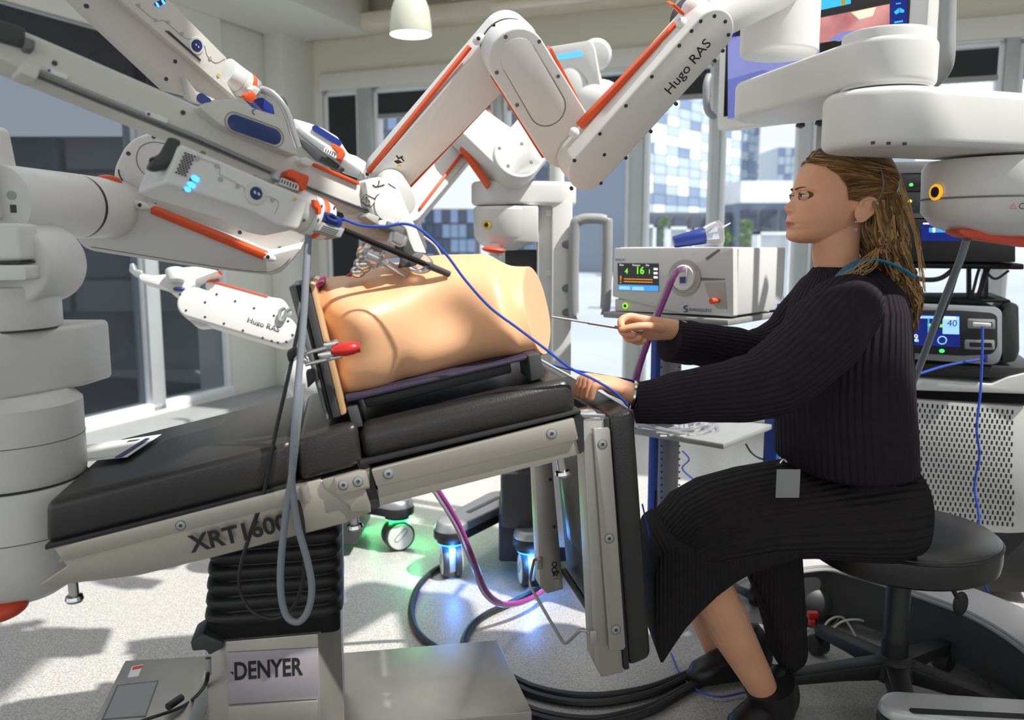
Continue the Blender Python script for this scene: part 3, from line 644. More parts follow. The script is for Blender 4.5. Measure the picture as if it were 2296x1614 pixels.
e = lambda x, y: cE(x, y)[0]; dd = lambda x, y: cD(x, y)[0]; cc_ = lambda x, y: cC(x, y)[0]; aa = lambda x, y: cA(x, y)[0]; bb_ = lambda x, y: cB(x, y)[0]; gg = lambda x, y: cG(x, y)[0]
lr = link_slab(AR, e(863, 1026), e(1612, 197), 46, 46, .085, 'upper_link')
screws(lr, AR, [e(*p) for p in ((775, 968), (955, 933), (928, 807), (1085, 638), (1241, 462), (1407, 275), (1481, 187), (1536, 128), (1619, 97), (1684, 130), (1703, 210), (1670, 307), (1622, 367), (1550, 448), (1389, 628), (1236, 793), (1085, 953), (935, 1105), (758, 1138))], .0042)
a, b = AR(1500, 217, .0006), AR(1597, 97, .0006); yd = (b - a).cross(AR.n) * -1
text('Hugo RAS', 'lettering', MT['ink'], lr, AR(1502, 214, .0006), b - a, AR.n.cross(b - a), (b - a).length / 4.35, .0003)
lm = link_slab(AM, e(432, 357), e(742, 852), 65, 62, .075, 'middle_link')
a_, b_ = AM(*e(435, 345)), AM(*e(612, 650)); k = px2m(AM, 1200, 200)
M().prism(stadium(AM(*e(435, 345), .0015), AM(*e(612, 650), .0015), 39 * k, 40 * k, N1, 16), A1 * .004).build('cover_plate', MT['white'], lm, bevel=.001)
ring_line(AM, e(435, 345), e(612, 650), 39.3, 40.3, .0004, lm)
screws(lm, AM, [e(*p) for p in ((360, 222), (562, 250), (513, 290), (355, 404), (306, 437), (428, 633), (503, 645), (652, 538), (676, 460))], .0045, m='midgrey')
# drum seam between middle and lower link
k = px2m(AM, 1150, 110)
c = AM(*e(432, 357)) + A1 * .075
M().lathe([(65 * k, 0), (66 * k, .004), (65 * k, .008)], c, A1, 48, (False, False)).build('drum_seam', MT['darkgrey'], lm)
M().cyl(c, c + A1 * .012, 64 * k, None, 40).build('drum', MT['white'], lm)
M().prism(AM.L(cD(1622, 192, 1648, 168, 1648, 192), -.02), N1 * .0006).build('drum_arrow', MT['ink'], lm)
ll = link_slab(AL, (1152, 104), (872, 408), 56, 43, .085, 'lower_link')
# orange bumpers
def strip(pl, pts, off, th, par, m='orange', name='bumper', bev=.002): return M().prism(pl.L(pts, off), -pl.n * th).build(name, MT[m], par, bevel=bev)
strip(AR, cE(797, 757, 822, 781, 1417, 170, 1392, 138), -.050, .018, lr)
strip(AM, cE(622, 294, 640, 290, 852, 690, 832, 700), -.03, .02, lm)
strip(AM, cE(274, 468, 296, 478, 598, 950, 582, 957), -.03, .02, lm)
strip(AL, cD(1462, 338, 1484, 350, 742, 1262, 722, 1250), -.006, .02, ll)
strip(AL, cD(1684, 668, 1690, 678, 1016, 1386, 1010, 1376), -.02, .02, ll)
for pl, p, par in ((AR, (772, 800), lr), (AR, (1418, 140), lr)):
    c = pl(*e(*p), -.04); M().sph(c, .012, 14, 8).build('bumper_end', MT['white'], par)
c = AL(*dd(1530, 285), .0); M().ell(c, A1 * .006, V((.012, 0, .009)), V((-.006, 0, .008)), 14, 8).build('bumper_end', MT['white'], ll)
screws(ll, AL, [dd(1527, 280), dd(722, 1262)], .004, .006)
# warning sticker: hand and crushing pictogram
P = AL.L(cC(1258, 475, 1312, 510, 1275, 568, 1215, 525), .0004); M().prism(P, N1 * .0005).build('sticker', MT['labelwhite'], ll)
for pts in ((1235, 520, 1270, 510, 1300, 530, 1260, 540), (1250, 482, 1260, 478, 1275, 500, 1268, 505), (1262, 500, 1300, 482, 1304, 490, 1268, 508), (1290, 488, 1314, 520, 1306, 524, 1284, 496)):
    M().prism(AL.L(cC(*pts), .001), N1 * .0004).build('sticker_mark', MT['ink'], ll)
M().prism(AL.L(cC(1272, 535, 1292, 556, 1258, 562), .001), N1 * .0005).build('sticker_triangle', MT['yellow'], ll)
# ------------------------------------------------------------- instrument rail
R0 = pt(945, 560, 1.64); L0 = pt(60, 150, 1.22); RD = (R0 - L0).normalized()
NQ = RD.cross(UP).normalized(); NQ = NQ if NQ.y < 0 else -NQ
NQ = (NQ + V((0, 0, .10))).normalized(); NQ = (NQ - RD * NQ.dot(RD)).normalized()
QP = Plane(R0, NQ)
rail = plate(cA(-330, 20, 270, 262, 1432, 765, 1600, 760) + cC(560, 500, 660, 520, 1040, 720, 1110, 760, 1150, 930, 1050, 885, 600, 715, 380, 610) + cA(1950, 1235, 280, 545, 150, 490, -330, 300), QP, .07).build('instrument_rail', MT['ivory'], t, bevel=.004, seg=3)
plate(cA(285, 500, 1450, 985, 2010, 1235) + cC(390, 600, 600, 690, 1085, 880, 1080, 905, 600, 718, 385, 628) + cA(2000, 1262, 1440, 1012, 280, 525), QP, .01, .003).build('rail_slot', MT['greyplastic'], rail, bevel=.001)
plate(cA(280, 545, 1440, 1020, 1990, 1255, 1990, 1264, 1440, 1030, 280, 555), QP, .01, .006).build('rail_lip', MT['darkgrey'], rail)
plate(cC(600, 700, 1085, 888, 1085, 896, 600, 710), QP, .01, .006).build('rail_lip', MT['darkgrey'], rail)
plate(cA(165, 432, 300, 480, 270, 575, 132, 520), QP, .05, .012, .004).build('end_cap', MT['ivory'], rail, bevel=.004)
plate(cA(180, 262, 262, 290, 252, 368, 178, 345), QP, .05, .022, .004).build('end_bracket', MT['midgrey'], rail, bevel=.003)
plate(cA(-330, 40, 185, 200, 190, 335, -330, 190), QP, .05, .016, .004).build('cable_duct', MT['darkgrey'], rail, bevel=.006)
for x, y in ((340, 482), (1062, 798)):
    plate(cA(x, y, x + 160, y + 62, x + 150, y + 98, x - 12, y + 34), QP, .006, .006, .003).build('rail_latch', MT['labelwhite'], rail, bevel=.001)
    plate(cA(x + 8, y + 14, x + 28, y + 22, x + 24, y + 40, x + 4, y + 32), QP, .004, .008, .002).build('latch_button', MT['navy'], rail)
screws(rail, QP, [aa(395, 458), aa(1325, 815)], .004, .0005)
# handle housing with the blue inset
hs = plate(cA(1430, 760, 1590, 722, 1690, 727, 2050, 868, 2170, 1135, 1600, 905), QP, .05, .028, .012).build('handle_housing', MT['ivory'], t, bevel=.006, seg=3)
k = px2m(QP, 570, 290)
M().prism(stadium(QP(*aa(1705, 890), .0285), QP(*aa(1980, 988), .0285), 17 * k, 17 * k, NQ, 12), NQ * .0012).build('handle_inset', MT['navy'], hs, bevel=.0004)
M().tube(stadium(QP(*aa(1700, 888), .0285), QP(*aa(1985, 990), .0285), 21 * k, 21 * k, NQ, 10), .0007, 5, closed=True, smooth=False).build('inset_seam', MT['seam'], hs)
M().tube([QP(*aa(x, y), .029) for x, y in ((1850, 790), (1828, 800), (1836, 825), (1845, 830))], .0007, 5).build('etched_mark', MT['darkgrey'], hs)
plate(cC(560, 500, 600, 488, 660, 520, 640, 560, 570, 540), QP, .05, .02, .008).build('rail_shoulder', MT['white'], t, bevel=.004)
strip(QP, cC(664, 528, 990, 668, 988, 692, 662, 552), .008, .014, rail)
# orange instrument latch with serial label
lt = plate(cC(480, 580, 500, 576, 570, 605, 622, 625, 625, 650, 600, 735, 565, 720, 560, 690, 520, 650, 462, 625), QP, .03, .05, .004).build('instrument_latch', MT['orange'], t, bevel=.003)
plate(cC(425, 640, 560, 690, 545, 735, 408, 685), QP, .012, .045).build('serial_label', MT['labelwhite'], lt)
for i in range(6): plate(cC(430 + 20 * i, 650 + 8 * i, 436 + 20 * i, 652 + 8 * i, 428 + 20 * i, 680 + 8 * i, 422 + 20 * i, 678 + 8 * i), QP, .001, .0465).build('label_print', MT['ink'], lt)
plate(cC(380, 590, 425, 600, 410, 670, 380, 650), QP, .02, .045).build('latch_hinge', MT['alu'], lt, bevel=.002)
plate(cC(240, 610, 380, 660, 375, 690, 235, 640), QP, .02, .03).build('latch_slide', MT['screwlight'], lt, bevel=.002)
# ------------------------------------------------------------- drive unit hung below the rail
DU = QP.shift(.055)
du = plate(cB(930, 165, 1325, 335, 1440, 385, 1560, 430, 1600, 455, 1545, 612, 1440, 590, 1290, 512, 850, 372, 862, 325), DU, .12, 0, .008).build('drive_unit', MT['white'], t, bevel=.010, seg=4)
k = px2m(DU, 420, 360)
M().prism(DU.L(cB(950, 215, 1010, 232, 965, 335, 910, 315), -.0), N1 * .0001)
va, vb = (948, 212), (1012, 236)
for i in range(11):
    for j in range(4 if i % 2 == 0 else 3):
        x = 958 - 4.7 * i + 16 * j + (8 if i % 2 else 0); y = 215 + 10 * i + 5.6 * j + (2.8 if i % 2 else 0)
        c = DU(*bb_(x, y), .001)
        if i == 0 and j == 0: v0 = M().box(c, (.0030, .002, .0017), (RD, NQ, NQ.cross(RD))).build('vent_slot', MT['matteblack'], du); vc = c
        else: dup(v0, du, c - vc)
plate(cB(985, 340, 1025, 332, 1027, 350, 1010, 362, 1000, 385, 985, 408, 950, 410, 948, 400, 970, 385), DU, .002, .002, .002).build('status_window', MT['blue'], du)
for x, y, r in ((1010, 347, .0062), (990, 379, .0062), (970, 402, .005)):
    c = DU(*bb_(x, y), .002); M().ell(c, RD * r * 1.1, NQ * .001, NQ.cross(RD) * r * .8, 16, 8).build('status_led', MT['led_ind'], du)
for pl, (x, y), par in ((DU, (1321, 424), du),):
    c = pl(*bb_(x, y)); k = px2m(pl, *bb_(x, y))
    M().lathe([(25 * k, -.001), (24 * k, .002), (21 * k, .003), (14 * k, .003), (13 * k, .0015)], c, NQ, 32, (False, False)).build('button_bezel', MT['ivory'], par)
    bt = M().lathe([(13 * k, .001), (13 * k, .0035), (12 * k, .0045), (.001, .0046)], c, NQ, 28).build('jog_button', MT['navy'], par)
    for s in (-1, 1):
        q = c + NQ * .0047 + RD * .0035 * s; M().prism([q + RD * .0025, q + UP * .003, q - RD * .0025, q - UP * .003], NQ * .0003).build('button_mark', MT['labelwhite'], bt)
M().tube([DU(*bb_(x, y), .0001) for x, y in ((1030, 240), (1130, 280), (1135, 320), (1145, 330), (1250, 385), (1262, 400), (1270, 440), (1300, 470), (1350, 470), (1375, 440), (1420, 450), (1440, 475), (1430, 510), (1418, 530))], .0004, 5, 3).build('cover_seam', MT['seam'], du)
screws(du, DU, [bb_(*p) for p in ((1022, 243), (1122, 282), (1140, 350), (1229, 385), (1408, 457))], .0042, .0006, 'screwlight', 'screw_plug')
M().prism(DU.L(cB(1524, 440, 1537, 458, 1511, 461), .001), NQ * .0004).build('warning_triangle', MT['yellow'], du)
plate(cB(1040, 200, 1065, 208, 1062, 222, 1038, 214), DU, .001, .001).build('print_code', MT['seam'], du)
# lever on the rear of the drive unit
M().tube([DU(*bb_(x, y), -.02) for x, y in ((900, 150), (880, 200), (862, 240), (830, 265), (790, 275), (778, 270))], lambda f: lerp(.012, .013, f) + .004 * math.sin(f * 3.1), 12, 5, flat=(1, .7)).build('lever', MT['darkgrey'], t)
# collar, orange ring, blue coupling and shaft
ca, cb_ = DU(655, 466, -.045), DU(727, 497, -.045); ax = (cb_ - ca).normalized(); rc = 44 * px2m(DU, 680, 480)
def ringp(f0, f1, r0, r1, name, m, par=None, bev=.001): return M().cyl(lerp(ca, cb_, f0), lerp(ca, cb_, f1), r0, r1, 40).build(name, MT[m], par or t, bevel=bev)
col = ringp(-.15, .42, rc * 1.02, rc * .98, 'collar', 'white'); ringp(.43, .66, rc * 1.0, rc * 1.0, 'collar_ring', 'white', col); ringp(.665, .83, rc * 1.01, rc * 1.0, 'orange_ring', 'orange', col); ringp(.835, 1.06, rc * .98, rc * .92, 'collar_ring', 'white', col)
x_, y_, _ = basis(ax)
for kk, (f, dy) in enumerate(((.55, .012), (.55, -.012), (.95, .004), (.95, -.02), (.2, .02))):
    c = lerp(ca, cb_, f); dv = NQ * math.sqrt(max(.0001, rc * rc - dy * dy)) + ax.cross(NQ) * dy
    M().box(c + dv, (.006, .0016, .003), (ax.cross(NQ), dv.normalized(), ax)).build('ring_mark', MT['ink'], col)
plate(cC(655, 795, 690, 805, 716, 860, 712, 905, 690, 900, 690, 870, 664, 850), DU, .01, .002, .002).build('ring_tab', MT['orange'], col, bevel=.001)
cu = plate(cC(742, 880, 868, 935, 866, 985, 845, 1000, 732, 955), DU, .06, -.004, .004).build('blue_coupling', MT['blue'], t, bevel=.005)
M().tube([DU(*cc_(x, y), -.002) for x, y in ((760, 905), (800, 915), (830, 955), (790, 950), (760, 930))], .003, 8, 4, closed=True).build('coupling_grip', MT['navy'], cu)
lab = plate(cC(722, 960, 885, 1010, 852, 1075, 688, 1025), DU, .05, -.006, .003).build('instrument_body', MT['greyplastic'], t, bevel=.003)
for i in range(4): plate(cC(725 - i * 8, 985 + i * 12, 840 - i * 8, 1022 + i * 12, 838 - i * 8, 1027 + i * 12, 723 - i * 8, 990 + i * 12), DU, .001, -.0052).build('body_print', MT['darkgrey'], lab)
sa, sb = DU(*cc_(880, 1022), -.03), pt(1003, 613, 1.605)
sm = pt(*cc_(1365, 1222), lerp(sa.y, sb.y, .86)); 
M().cyl(sa, sb, .0052, None, 14).build('instrument_shaft', MT['matteblack'], t)
M().cyl(lerp(sa, sb, .80), lerp(sa, sb, 1.02), .0068, .006, 16).build('cannula', MT['darkgrey'], t)
# trocar yoke at the rail end
YP = Plane(pt(900, 450, 1.60), NQ)
yk = plate(cC(1030, 665, 1060, 645, 1130, 634, 1210, 650, 1265, 695, 1295, 760, 1320, 830, 1400, 1000, 1478, 1190, 1375, 1205, 1325, 1010, 1250, 960, 1180, 945, 1090, 905, 1050, 800), YP, .10, 0, .006).build('yoke', MT['white'], t, bevel=.008, seg=3)
M().cyl(AL(872, 408, -.06), YP(893, 450, -.05), .036, .034, 28).build('wrist_joint', MT['white'], t, bevel=.004)
M().prism(stadium(YP(*cc_(1180, 850), .002), YP(*cc_(1230, 900), .002), 26 * px2m(YP, 880, 470), 18 * px2m(YP, 880, 470), NQ, 12), NQ * .002).build('yoke_boss', MT['white'], yk, bevel=.001)
plate(cC(1195, 678, 1255, 718, 1240, 712, 1205, 690), YP, .001, .001, .001).build('blue_mark', MT['navy'], yk)
P = YP.L(cC(1030, 758, 1112, 800, 1072, 855, 994, 815), .0008); M().tube(fillet(P, .004, 4), .0007, 5, closed=True, smooth=False).build('pictogram_frame', MT['ink'], yk)
for pts in (((1020, 800), (1040, 780), (1035, 820)), ((1012, 815), (1035, 842), (1065, 838)), ((1100, 790), (1115, 770), (1135, 757)), ((1085, 690), (1110, 705), (1170, 690)), ((1120, 700), (1130, 675), (1128, 660)), ((1052, 800), (1062, 815), (1060, 820))):
    M().tube([YP(*cc_(*p), .0012) for p in pts], .0009, 5, 3).build('pictogram_line', MT['ink'], yk)
M().prism(YP.L(cC(1118, 762, 1138, 755, 1132, 772), .0015), NQ * .0004).build('pictogram_arrow', MT['ink'], yk)
plate(cC(1055, 890, 1140, 925, 1110, 975, 1030, 925), YP, .03, .004, .004).build('hose_clip', MT['screwlight'], t, bevel=.004)
plate(cC(1140, 945, 1235, 950, 1240, 975, 1190, 985, 1125, 980), YP, .02, .006, .003).build('cannula_latch', MT['labelwhite'], t, bevel=.003)
TPk = Plane(pt(930, 580, 1.60), NQ)
plate(cC(1320, 1105, 1345, 1085, 1385, 1175, 1470, 1185, 1400, 1275, 1330, 1290, 1350, 1220, 1300, 1160), TPk, .03, .012, .004).build('cannula_grip', MT['darkgrey'], t, bevel=.004)
M().ell(TPk(*cc_(1420, 1260), .012), V((.026, 0, -.008)), V((0, .016, 0)), V((.008, 0, .018)), 18, 10).build('cannula_head', MT['clear'], t)
M().ell(TPk(*cc_(1320, 1235), .0), V((.010, 0, -.003)), V((0, .012, 0)), V((.003, 0, .014)), 16, 10).build('cannula_seal', MT['clear'], t)
M().box(TPk(*cc_(1265, 1085), .01), (.03, .02, .02), (RD, NQ, NQ.cross(RD))).build('valve_block', MT['clear'], t, bevel=.003)
M().box(TPk(*cc_(1220, 1010), -.01), (.04, .03, .014), (RD, NQ, NQ.cross(RD))).build('bracket', MT['midgrey'], t, bevel=.003)
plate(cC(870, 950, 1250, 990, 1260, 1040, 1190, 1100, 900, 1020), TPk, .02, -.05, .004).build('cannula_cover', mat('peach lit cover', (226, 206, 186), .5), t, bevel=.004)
# ------------------------------------------------------------- shoulder stack at the upper right
def vcyl(px, py0, py1, Y, rpx, name, m='white', par=None, bev=.008, r1=None):
    a, b = pt(px, py0, Y), pt(px, py1, Y); b.x, b.y = a.x, a.y; k = Y / FPX / math.cos(PIT)
    return M().cyl(V((a.x, a.y, b.z)), a, rpx * k, (r1 or rpx) * k, 48).build(name, MT[m], par or t, bevel=bev, seg=3)
def hlink(c0, c1, r0, r1, z0, z1, name, m='white', par=None, bev=.012):
    P = stadium(V((c0[0], c0[1], z0)), V((c1[0], c1[1], z0)), r0, r1, UP, 20)
    return M().prism(P, UP * (z1 - z0)).build(name, MT[m], par or t, bevel=bev, seg=4)
M().cyl((1.345, 1.98, 0), (1.345, 1.98, 1.46), .065, None, 32).build('cart_column', MT['white'], t, bevel=.004)
M().lathe([(.26, 0), (.26, .05), (.07, .09)], (1.5, 2.0, 0), seg=32).build('cart_foot', MT['darkgrey'], t)
# wrist drum above the lettered link
a = AR(*e(1612, 197)) + A1 * .085; M().cyl(a, a + A1 * .03, .046, None, 32).build('shoulder_seam', MT['darkgrey'], t)
M().cyl(a + A1 * .008, pt(1735, -60, 2.12), .058, .085, 36).build('shoulder_drum', MT['white'], t, bevel=.006)
M().sph(AR(1560, 28, -.07), .032, 20, 12).build('shoulder_cap', MT['white'], t)
strip(AR, cE(1362, 30, 1380, 22, 1445, 80, 1435, 100), -.03, .03, t)
yl = 2.2; yr = 1.78
cl_ = pt(1752, 200, yl); cr_ = pt(1988, 150, yr)
zt1, zb1 = 1.60, 1.503
vcyl(1757, -140, 125, yl, 81, 'shoulder_post', bev=.01)
zlt, zlb = pt(1752, 135, yl).z, pt(1752, 248, yl).z
l1 = hlink((cl_.x, cl_.y), (cr_.x, cr_.y), .112, .094, zb1 + .0, zt1 - .006, 'shoulder_link', bev=.014)
M().cyl(V((cr_.x, cr_.y, zb1 - .004)), V((cr_.x, cr_.y, zt1 + .012)), .088, None, 48).build('shoulder_cap', MT['white'], l1, bevel=.006)
M().cyl(V((cr_.x, cr_.y, zt1 - .045)), V((cr_.x, cr_.y, zt1 - .043)), .0885, None, 48).build('cap_seam', MT['seam'], l1)
M().cyl(V((cr_.x, cr_.y, zb1 - .012)), V((cr_.x, cr_.y, zb1 + .004)), .086, None, 48).build('joint_gap', MT['darkgrey'], l1)
zb2 = pt(1988, 328, yr - .1).z; zt2 = zb1 - .008
cr2 = pt(2345, 300, 1.93)
l2 = hlink((cr_.x, cr_.y), (cr2.x, cr2.y), .118, .122, zb2, zt2, 'base_link', bev=.018)
screws(l2, Plane((0, 0, zb2), -UP), [(1957, 322), (1992, 323), (2028, 324)], .004)
c3 = pt(2262, 400, 1.93); z3t = zb2 - .006; z3b = pt(2262, 505, 1.93).z
l3 = M().lathe([(.02, z3b - .03), (.10, z3b - .022), (.15, z3b + .0), (.175, z3b + .03), (.178, z3t - .015), (.17, z3t)], (c3.x, c3.y, 0), seg=64).build('cart_head', MT['white'], t)
M().lathe([(.1782, z3t - .085), (.1788, z3t - .083), (.1782, z3t - .081)], (c3.x, c3.y, 0), seg=64, cap=(False, False)).build('head_seam', MT['seam'], l3)
q = pt(2078, 430, 1.93); M().lathe([(.017, 0), (.018, .004), (.012, .006)], V((c3.x - .176, c3.y - .035, pt(2078, 430, 1.88).z)), V((-1, -.35, 0)), 24, (False, False)).build('stop_button_ring', mat('amber ring light', (250, 190, 40), .4, emit=(255, 190, 40), estr=.5), l3)
M().lathe([(.012, 0), (.011, .006), (.001, .007)], V((c3.x - .176, c3.y - .035, pt(2078, 430, 1.88).z)), V((-1, -.35, 0)), 24).build('stop_button', MT['ink'], l3)
for i, ch in enumerate(('triangle', 'ring', 'arrow', 'ring')):
    an = R(-116 + i * 5.2); c = V((c3.x + math.cos(an) * .1785, c3.y + math.sin(an) * .1785, pt(2240, 462, 1.76).z)); nn = V((math.cos(an), math.sin(an), 0)); xx = V((-nn.y, nn.x, 0))
    if ch == 'triangle': M().tube([c + xx * -.006 + UP * -.005, c + xx * .006 + UP * -.005, c + UP * .006], .0008, 5, closed=True, smooth=False).build('marking', MT['orange'], l3)
    elif ch == 'ring': M().lathe([(.0055, 0), (.0062, .0006), (.0048, .0006)], c, nn, 20, (False, False)).build('marking', MT['ink'], l3)
    else: M().prism([c + xx * -.002 + UP * .006, c + xx * .002 + UP * .006, c + xx * .002, c + xx * .005, c + UP * -.006, c - xx * .005, c - xx * .002], nn * .0005).build('marking', MT['ink'], l3)
pc_ = pt(2200, 528, 1.90)
M().prism(fillet([pt(2152, 513, 1.86), pt(2330, 530, 1.86), pt(2330, 556, 1.86), pt(2170, 532, 1.86), pt(2150, 522, 1.86)], .008, 3), V((0, .06, 0))).build('red_paddle', MT['redpaddle'], t, bevel=.004)
M().cyl(pt(2185, 520, 1.90), pt(2188, 495, 1.90), .035, .04, 24).build('paddle_hub', MT['white'], t, bevel=.004)
# ================================================================ LEFT FOREGROUND ROBOT ARM
t = arm2 = thing('surgical_robot', 'white robot arm at the left edge with folded orange-striped links', 'robot arm', V((-1.0, 1.62, 0)))
A2N = V((.12, -.95, -.22)).normalized()
A2 = Plane(pt(420, 520, 1.95), A2N)
def on2(pts, off=0): return A2.L(cB(*pts), off)
lb_ = M().prism(fillet(on2((585, 345, 590, 290, 640, 185, 700, 135, 760, 120, 830, 124, 900, 150, 1600, 500, 1570, 690, 1440, 715, 1380, 740, 775, 500, 700, 478, 625, 440), -.055), .02, 4), -A2N * .10).build('upper_link', MT['white'], t, bevel=.008, seg=3)
la = M().prism(fillet(on2((606, 420, 700, 478, 775, 500, 1380, 745, 1480, 720, 1562, 700, 1535, 745, 1452, 835, 1395, 848, 1000, 802, 480, 722, 430, 700, 380, 640, 560, 500)), .015, 4), -A2N * .11).build('lower_link', MT['white'], t, bevel=.010, seg=3)
strip(A2, cB(776, 498, 802, 503, 1380, 738, 1370, 768, 1352, 765, 776, 528), .012, .03, la)
strip(A2, cB(945, 430, 1062, 442, 1290, 492, 1200, 500, 930, 458), -.045, .03, lb_)
for p, off, par in (((722, 484), .008, la), ((1383, 752), .008, la), ((900, 440), -.05, lb_)):
    c = A2(*bb_(*p), off); M().ell(c, V((.020, 0, -.006)), A2N * .006, V((.003, 0, .009)), 16, 8).build('bumper_end', MT['white'], par)
screws(la, A2, [bb_(*p) for p in ((722, 484), (1385, 752))], .0045, .014)
screws(lb_, A2, [bb_(*p) for p in ((663, 217), (818, 359), (795, 130), (1240, 625), (1447, 709), (803, 483))], .005, -.0545)
screws(lb_, A2, [bb_(1205, 562)], .007, -.052, 'labelwhite')
k = px2m(A2, 340, 370)
M().tube([A2(*bb_(x, y), -.0545) for x, y in ((860, 168), (790, 158), (730, 180), (706, 230), (715, 285), (760, 330), (850, 345))], .0009, 5, 5).build('panel_seam', MT['seam'], lb_)
M().tube([A2(*bb_(x, y), -.054) for x, y in ((612, 300), (618, 330), (640, 365), (690, 398), (760, 420), (850, 428))], .0014, 5, 5).build('panel_seam', MT['darkgrey'], lb_)
M().tube([A2(*bb_(x, y), .0012) for x, y in ((470, 700), (1000, 785), (1330, 828), (1440, 810), (1500, 760))], .0008, 5, 5).build('panel_seam', MT['seam'], la)
M().prism(on2((588, 540, 650, 540, 656, 600, 588, 598), .0006), A2N * .0005).build('sticker', MT['labelwhite'], la)
for pts in ((592, 548, 604, 545, 640, 590, 625, 594), (605, 560, 640, 548, 645, 556, 612, 572), (630, 545, 640, 545, 650, 580, 640, 585)): M().prism(on2(pts, .0012), A2N * .0005).build('sticker_mark', MT['ink'], la)
M().prism(on2((596, 575, 612, 594, 588, 594), .0012), A2N * .0006).build('sticker_triangle', MT['yellow'], la)
# forearm drum reaching in from the left
w0, w1 = pt(-10, 452, 1.54), pt(262, 468, 1.96); wd = (w1 - w0).normalized(); wl_ = (w1 - w0).length
fd = M().cyl(w0, w0 + wd * wl_ * .60, .067, None, 48).build('forearm_drum', MT['white'], t, bevel=.004)
M().cyl(w0 + wd * wl_ * .595, w0 + wd * wl_ * .625, .0655, None, 48).build('drum_gap', MT['black'], fd)
M().cyl(w0 + wd * wl_ * .62, w1 + wd * .06, .067, .064, 48).build('forearm_sleeve', MT['white'], t, bevel=.005)
M().ell(pt(243, 411, 1.90), V((.020, .02, -.004)), V((0, .03, 0)), V((.006, 0, .018)), 18, 10).build('bumper', MT['orange'], t)
# shoulder stack (blurred, close to the left edge)
yS = 1.56; kS = yS / FPX
def lx(px): return pt(px, 700, yS).x
xc = lx(-14)
def zc_(py, Y=yS): return pt(0, py, Y).z
M().prism(fillet([V((lx(-60), 1.50, zc_(495))), V((lx(42), 1.50, zc_(495))), V((lx(40), 1.50, zc_(400))), V((lx(26), 1.50, zc_(282))), V((lx(-60), 1.50, zc_(270)))], .012, 4), V((0, .10, 0))).build('wrist_post', MT['white'], t, bevel=.008, seg=3)
c = pt(27, 438, 1.497); M().cyl(c, c + V((0, -.003, 0)), .008, None, 20).build('post_plug', MT['greyplastic'], t)
c = pt(30, 468, 1.497); M().box(c, (.008, .006, .014)).build('post_key', MT['black'], t)
dc = pt(62, 592, yS); M().cyl(dc + V((0, -.06, 0)), dc + V((0, .08, 0)), 89 * kS, None, 48).build('elbow_drum', MT['white'], t, bevel=.012, seg=4)
M().prism(fillet([V((lx(p[0]), 1.46, zc_(p[1], 1.46))) for p in ((10, 500), (128, 500), (130, 585), (14, 590))], .01, 4), V((0, .06, 0))).build('elbow_cover', MT['white'], t, bevel=.008, seg=3)
M().prism([V((lx(p[0]), 1.455, zc_(p[1], 1.455))) for p in ((12, 586), (130, 586), (128, 590), (12, 590))], V((0, .05, 0))).build('elbow_slot', MT['black'], t)
M().prism(fillet([V((lx(p[0]), 1.455, zc_(p[1], 1.455))) for p in ((-30, 594), (138, 594), (138, 628), (-30, 630))], .006, 3), V((0, .06, 0))).build('elbow_band', MT['white'], t, bevel=.006)
c1_ = V((xc, yS, 0))
M().cyl(c1_ + UP * zc_(733), c1_ + UP * zc_(640), 143 * kS * .96, None, 64).build('shoulder_column', MT['white'], t, bevel=.004)
M().cyl(c1_ + UP * zc_(737), c1_ + UP * zc_(731), 141 * kS * .95, None, 64).build('column_gap', MT['darkgrey'], t)
M().prism(fillet([V((lx(-120), 1.42, 0)), V((lx(152) - .01, 1.42, 0)), V((lx(154), 1.47, 0)), V((lx(154) + .03, 1.75, 0)), V((lx(-120), 1.75, 0))], .02, 4), UP * .0001)
blk = [V((lx(-140), 1.47, 0)), V((lx(42), 1.42, 0)), V((lx(150), 1.62, 0)), V((lx(154), 1.72, 0)), V((lx(-140), 1.72, 0))]
M().prism([p + UP * zc_(876) for p in fillet(blk, .015, 4)], UP * (zc_(733) - zc_(876))).build('shoulder_link', MT['white'], t, bevel=.010, seg=3)
sc1 = M().lathe([(.13, zc_(1072)), (.135, zc_(1064)), (.137, zc_(1050)), (.137, zc_(900)), (.115, zc_(876) + .002)], c1_, seg=72).build('base_drum', MT['white'], t)
for py in (976,): M().lathe([(.1372, zc_(py) - .001), (.1378, zc_(py)), (.1372, zc_(py) + .001)], c1_, seg=72, cap=(False, False)).build('drum_seam', MT['seam'], sc1)
M().lathe([(.128, zc_(1078)), (.134, zc_(1066))], c1_, seg=72).build('drum_gap', MT['darkgrey'], t)
sc2 = M().lathe([(.02, zc_(1330)), (.08, zc_(1322)), (.125, zc_(1290)), (.147, zc_(1245)), (.150, zc_(1225)), (.148, zc_(1090)), (.138, zc_(1072))], c1_, seg=72).build('cart_head', MT['white'], t)
M().lathe([(.1495, zc_(1172) - .001), (.1502, zc_(1172)), (.1495, zc_(1172) + .001)], c1_, seg=72, cap=(False, False)).build('drum_seam', MT['seam'], sc2)
for i, (py, n, ms) in enumerate(((1250, 5, 'redpaddle'), (1266, 3, 'redpaddle'), (1310, 4, 'greyplastic'))):
    for j in range(n):
        an = R(-88 + j * 4); rr = .150 if py < 1300 else .118; c = c1_ + V((math.cos(an) * rr, math.sin(an) * rr, zc_(py, yS - .15)))
        M().box(c, (.008, .004, .004), (V((-math.sin(an), math.cos(an), 0)), V((math.cos(an), math.sin(an), 0)), UP)).build('printed_mark', MT[ms], sc2)
M().ell(pt(6, 1366, 1.48), V((.045, 0, .012)), V((0, .04, 0)), V((-.004, 0, .02)), 24, 10).build('red_paddle', MT['redpaddle'], t)
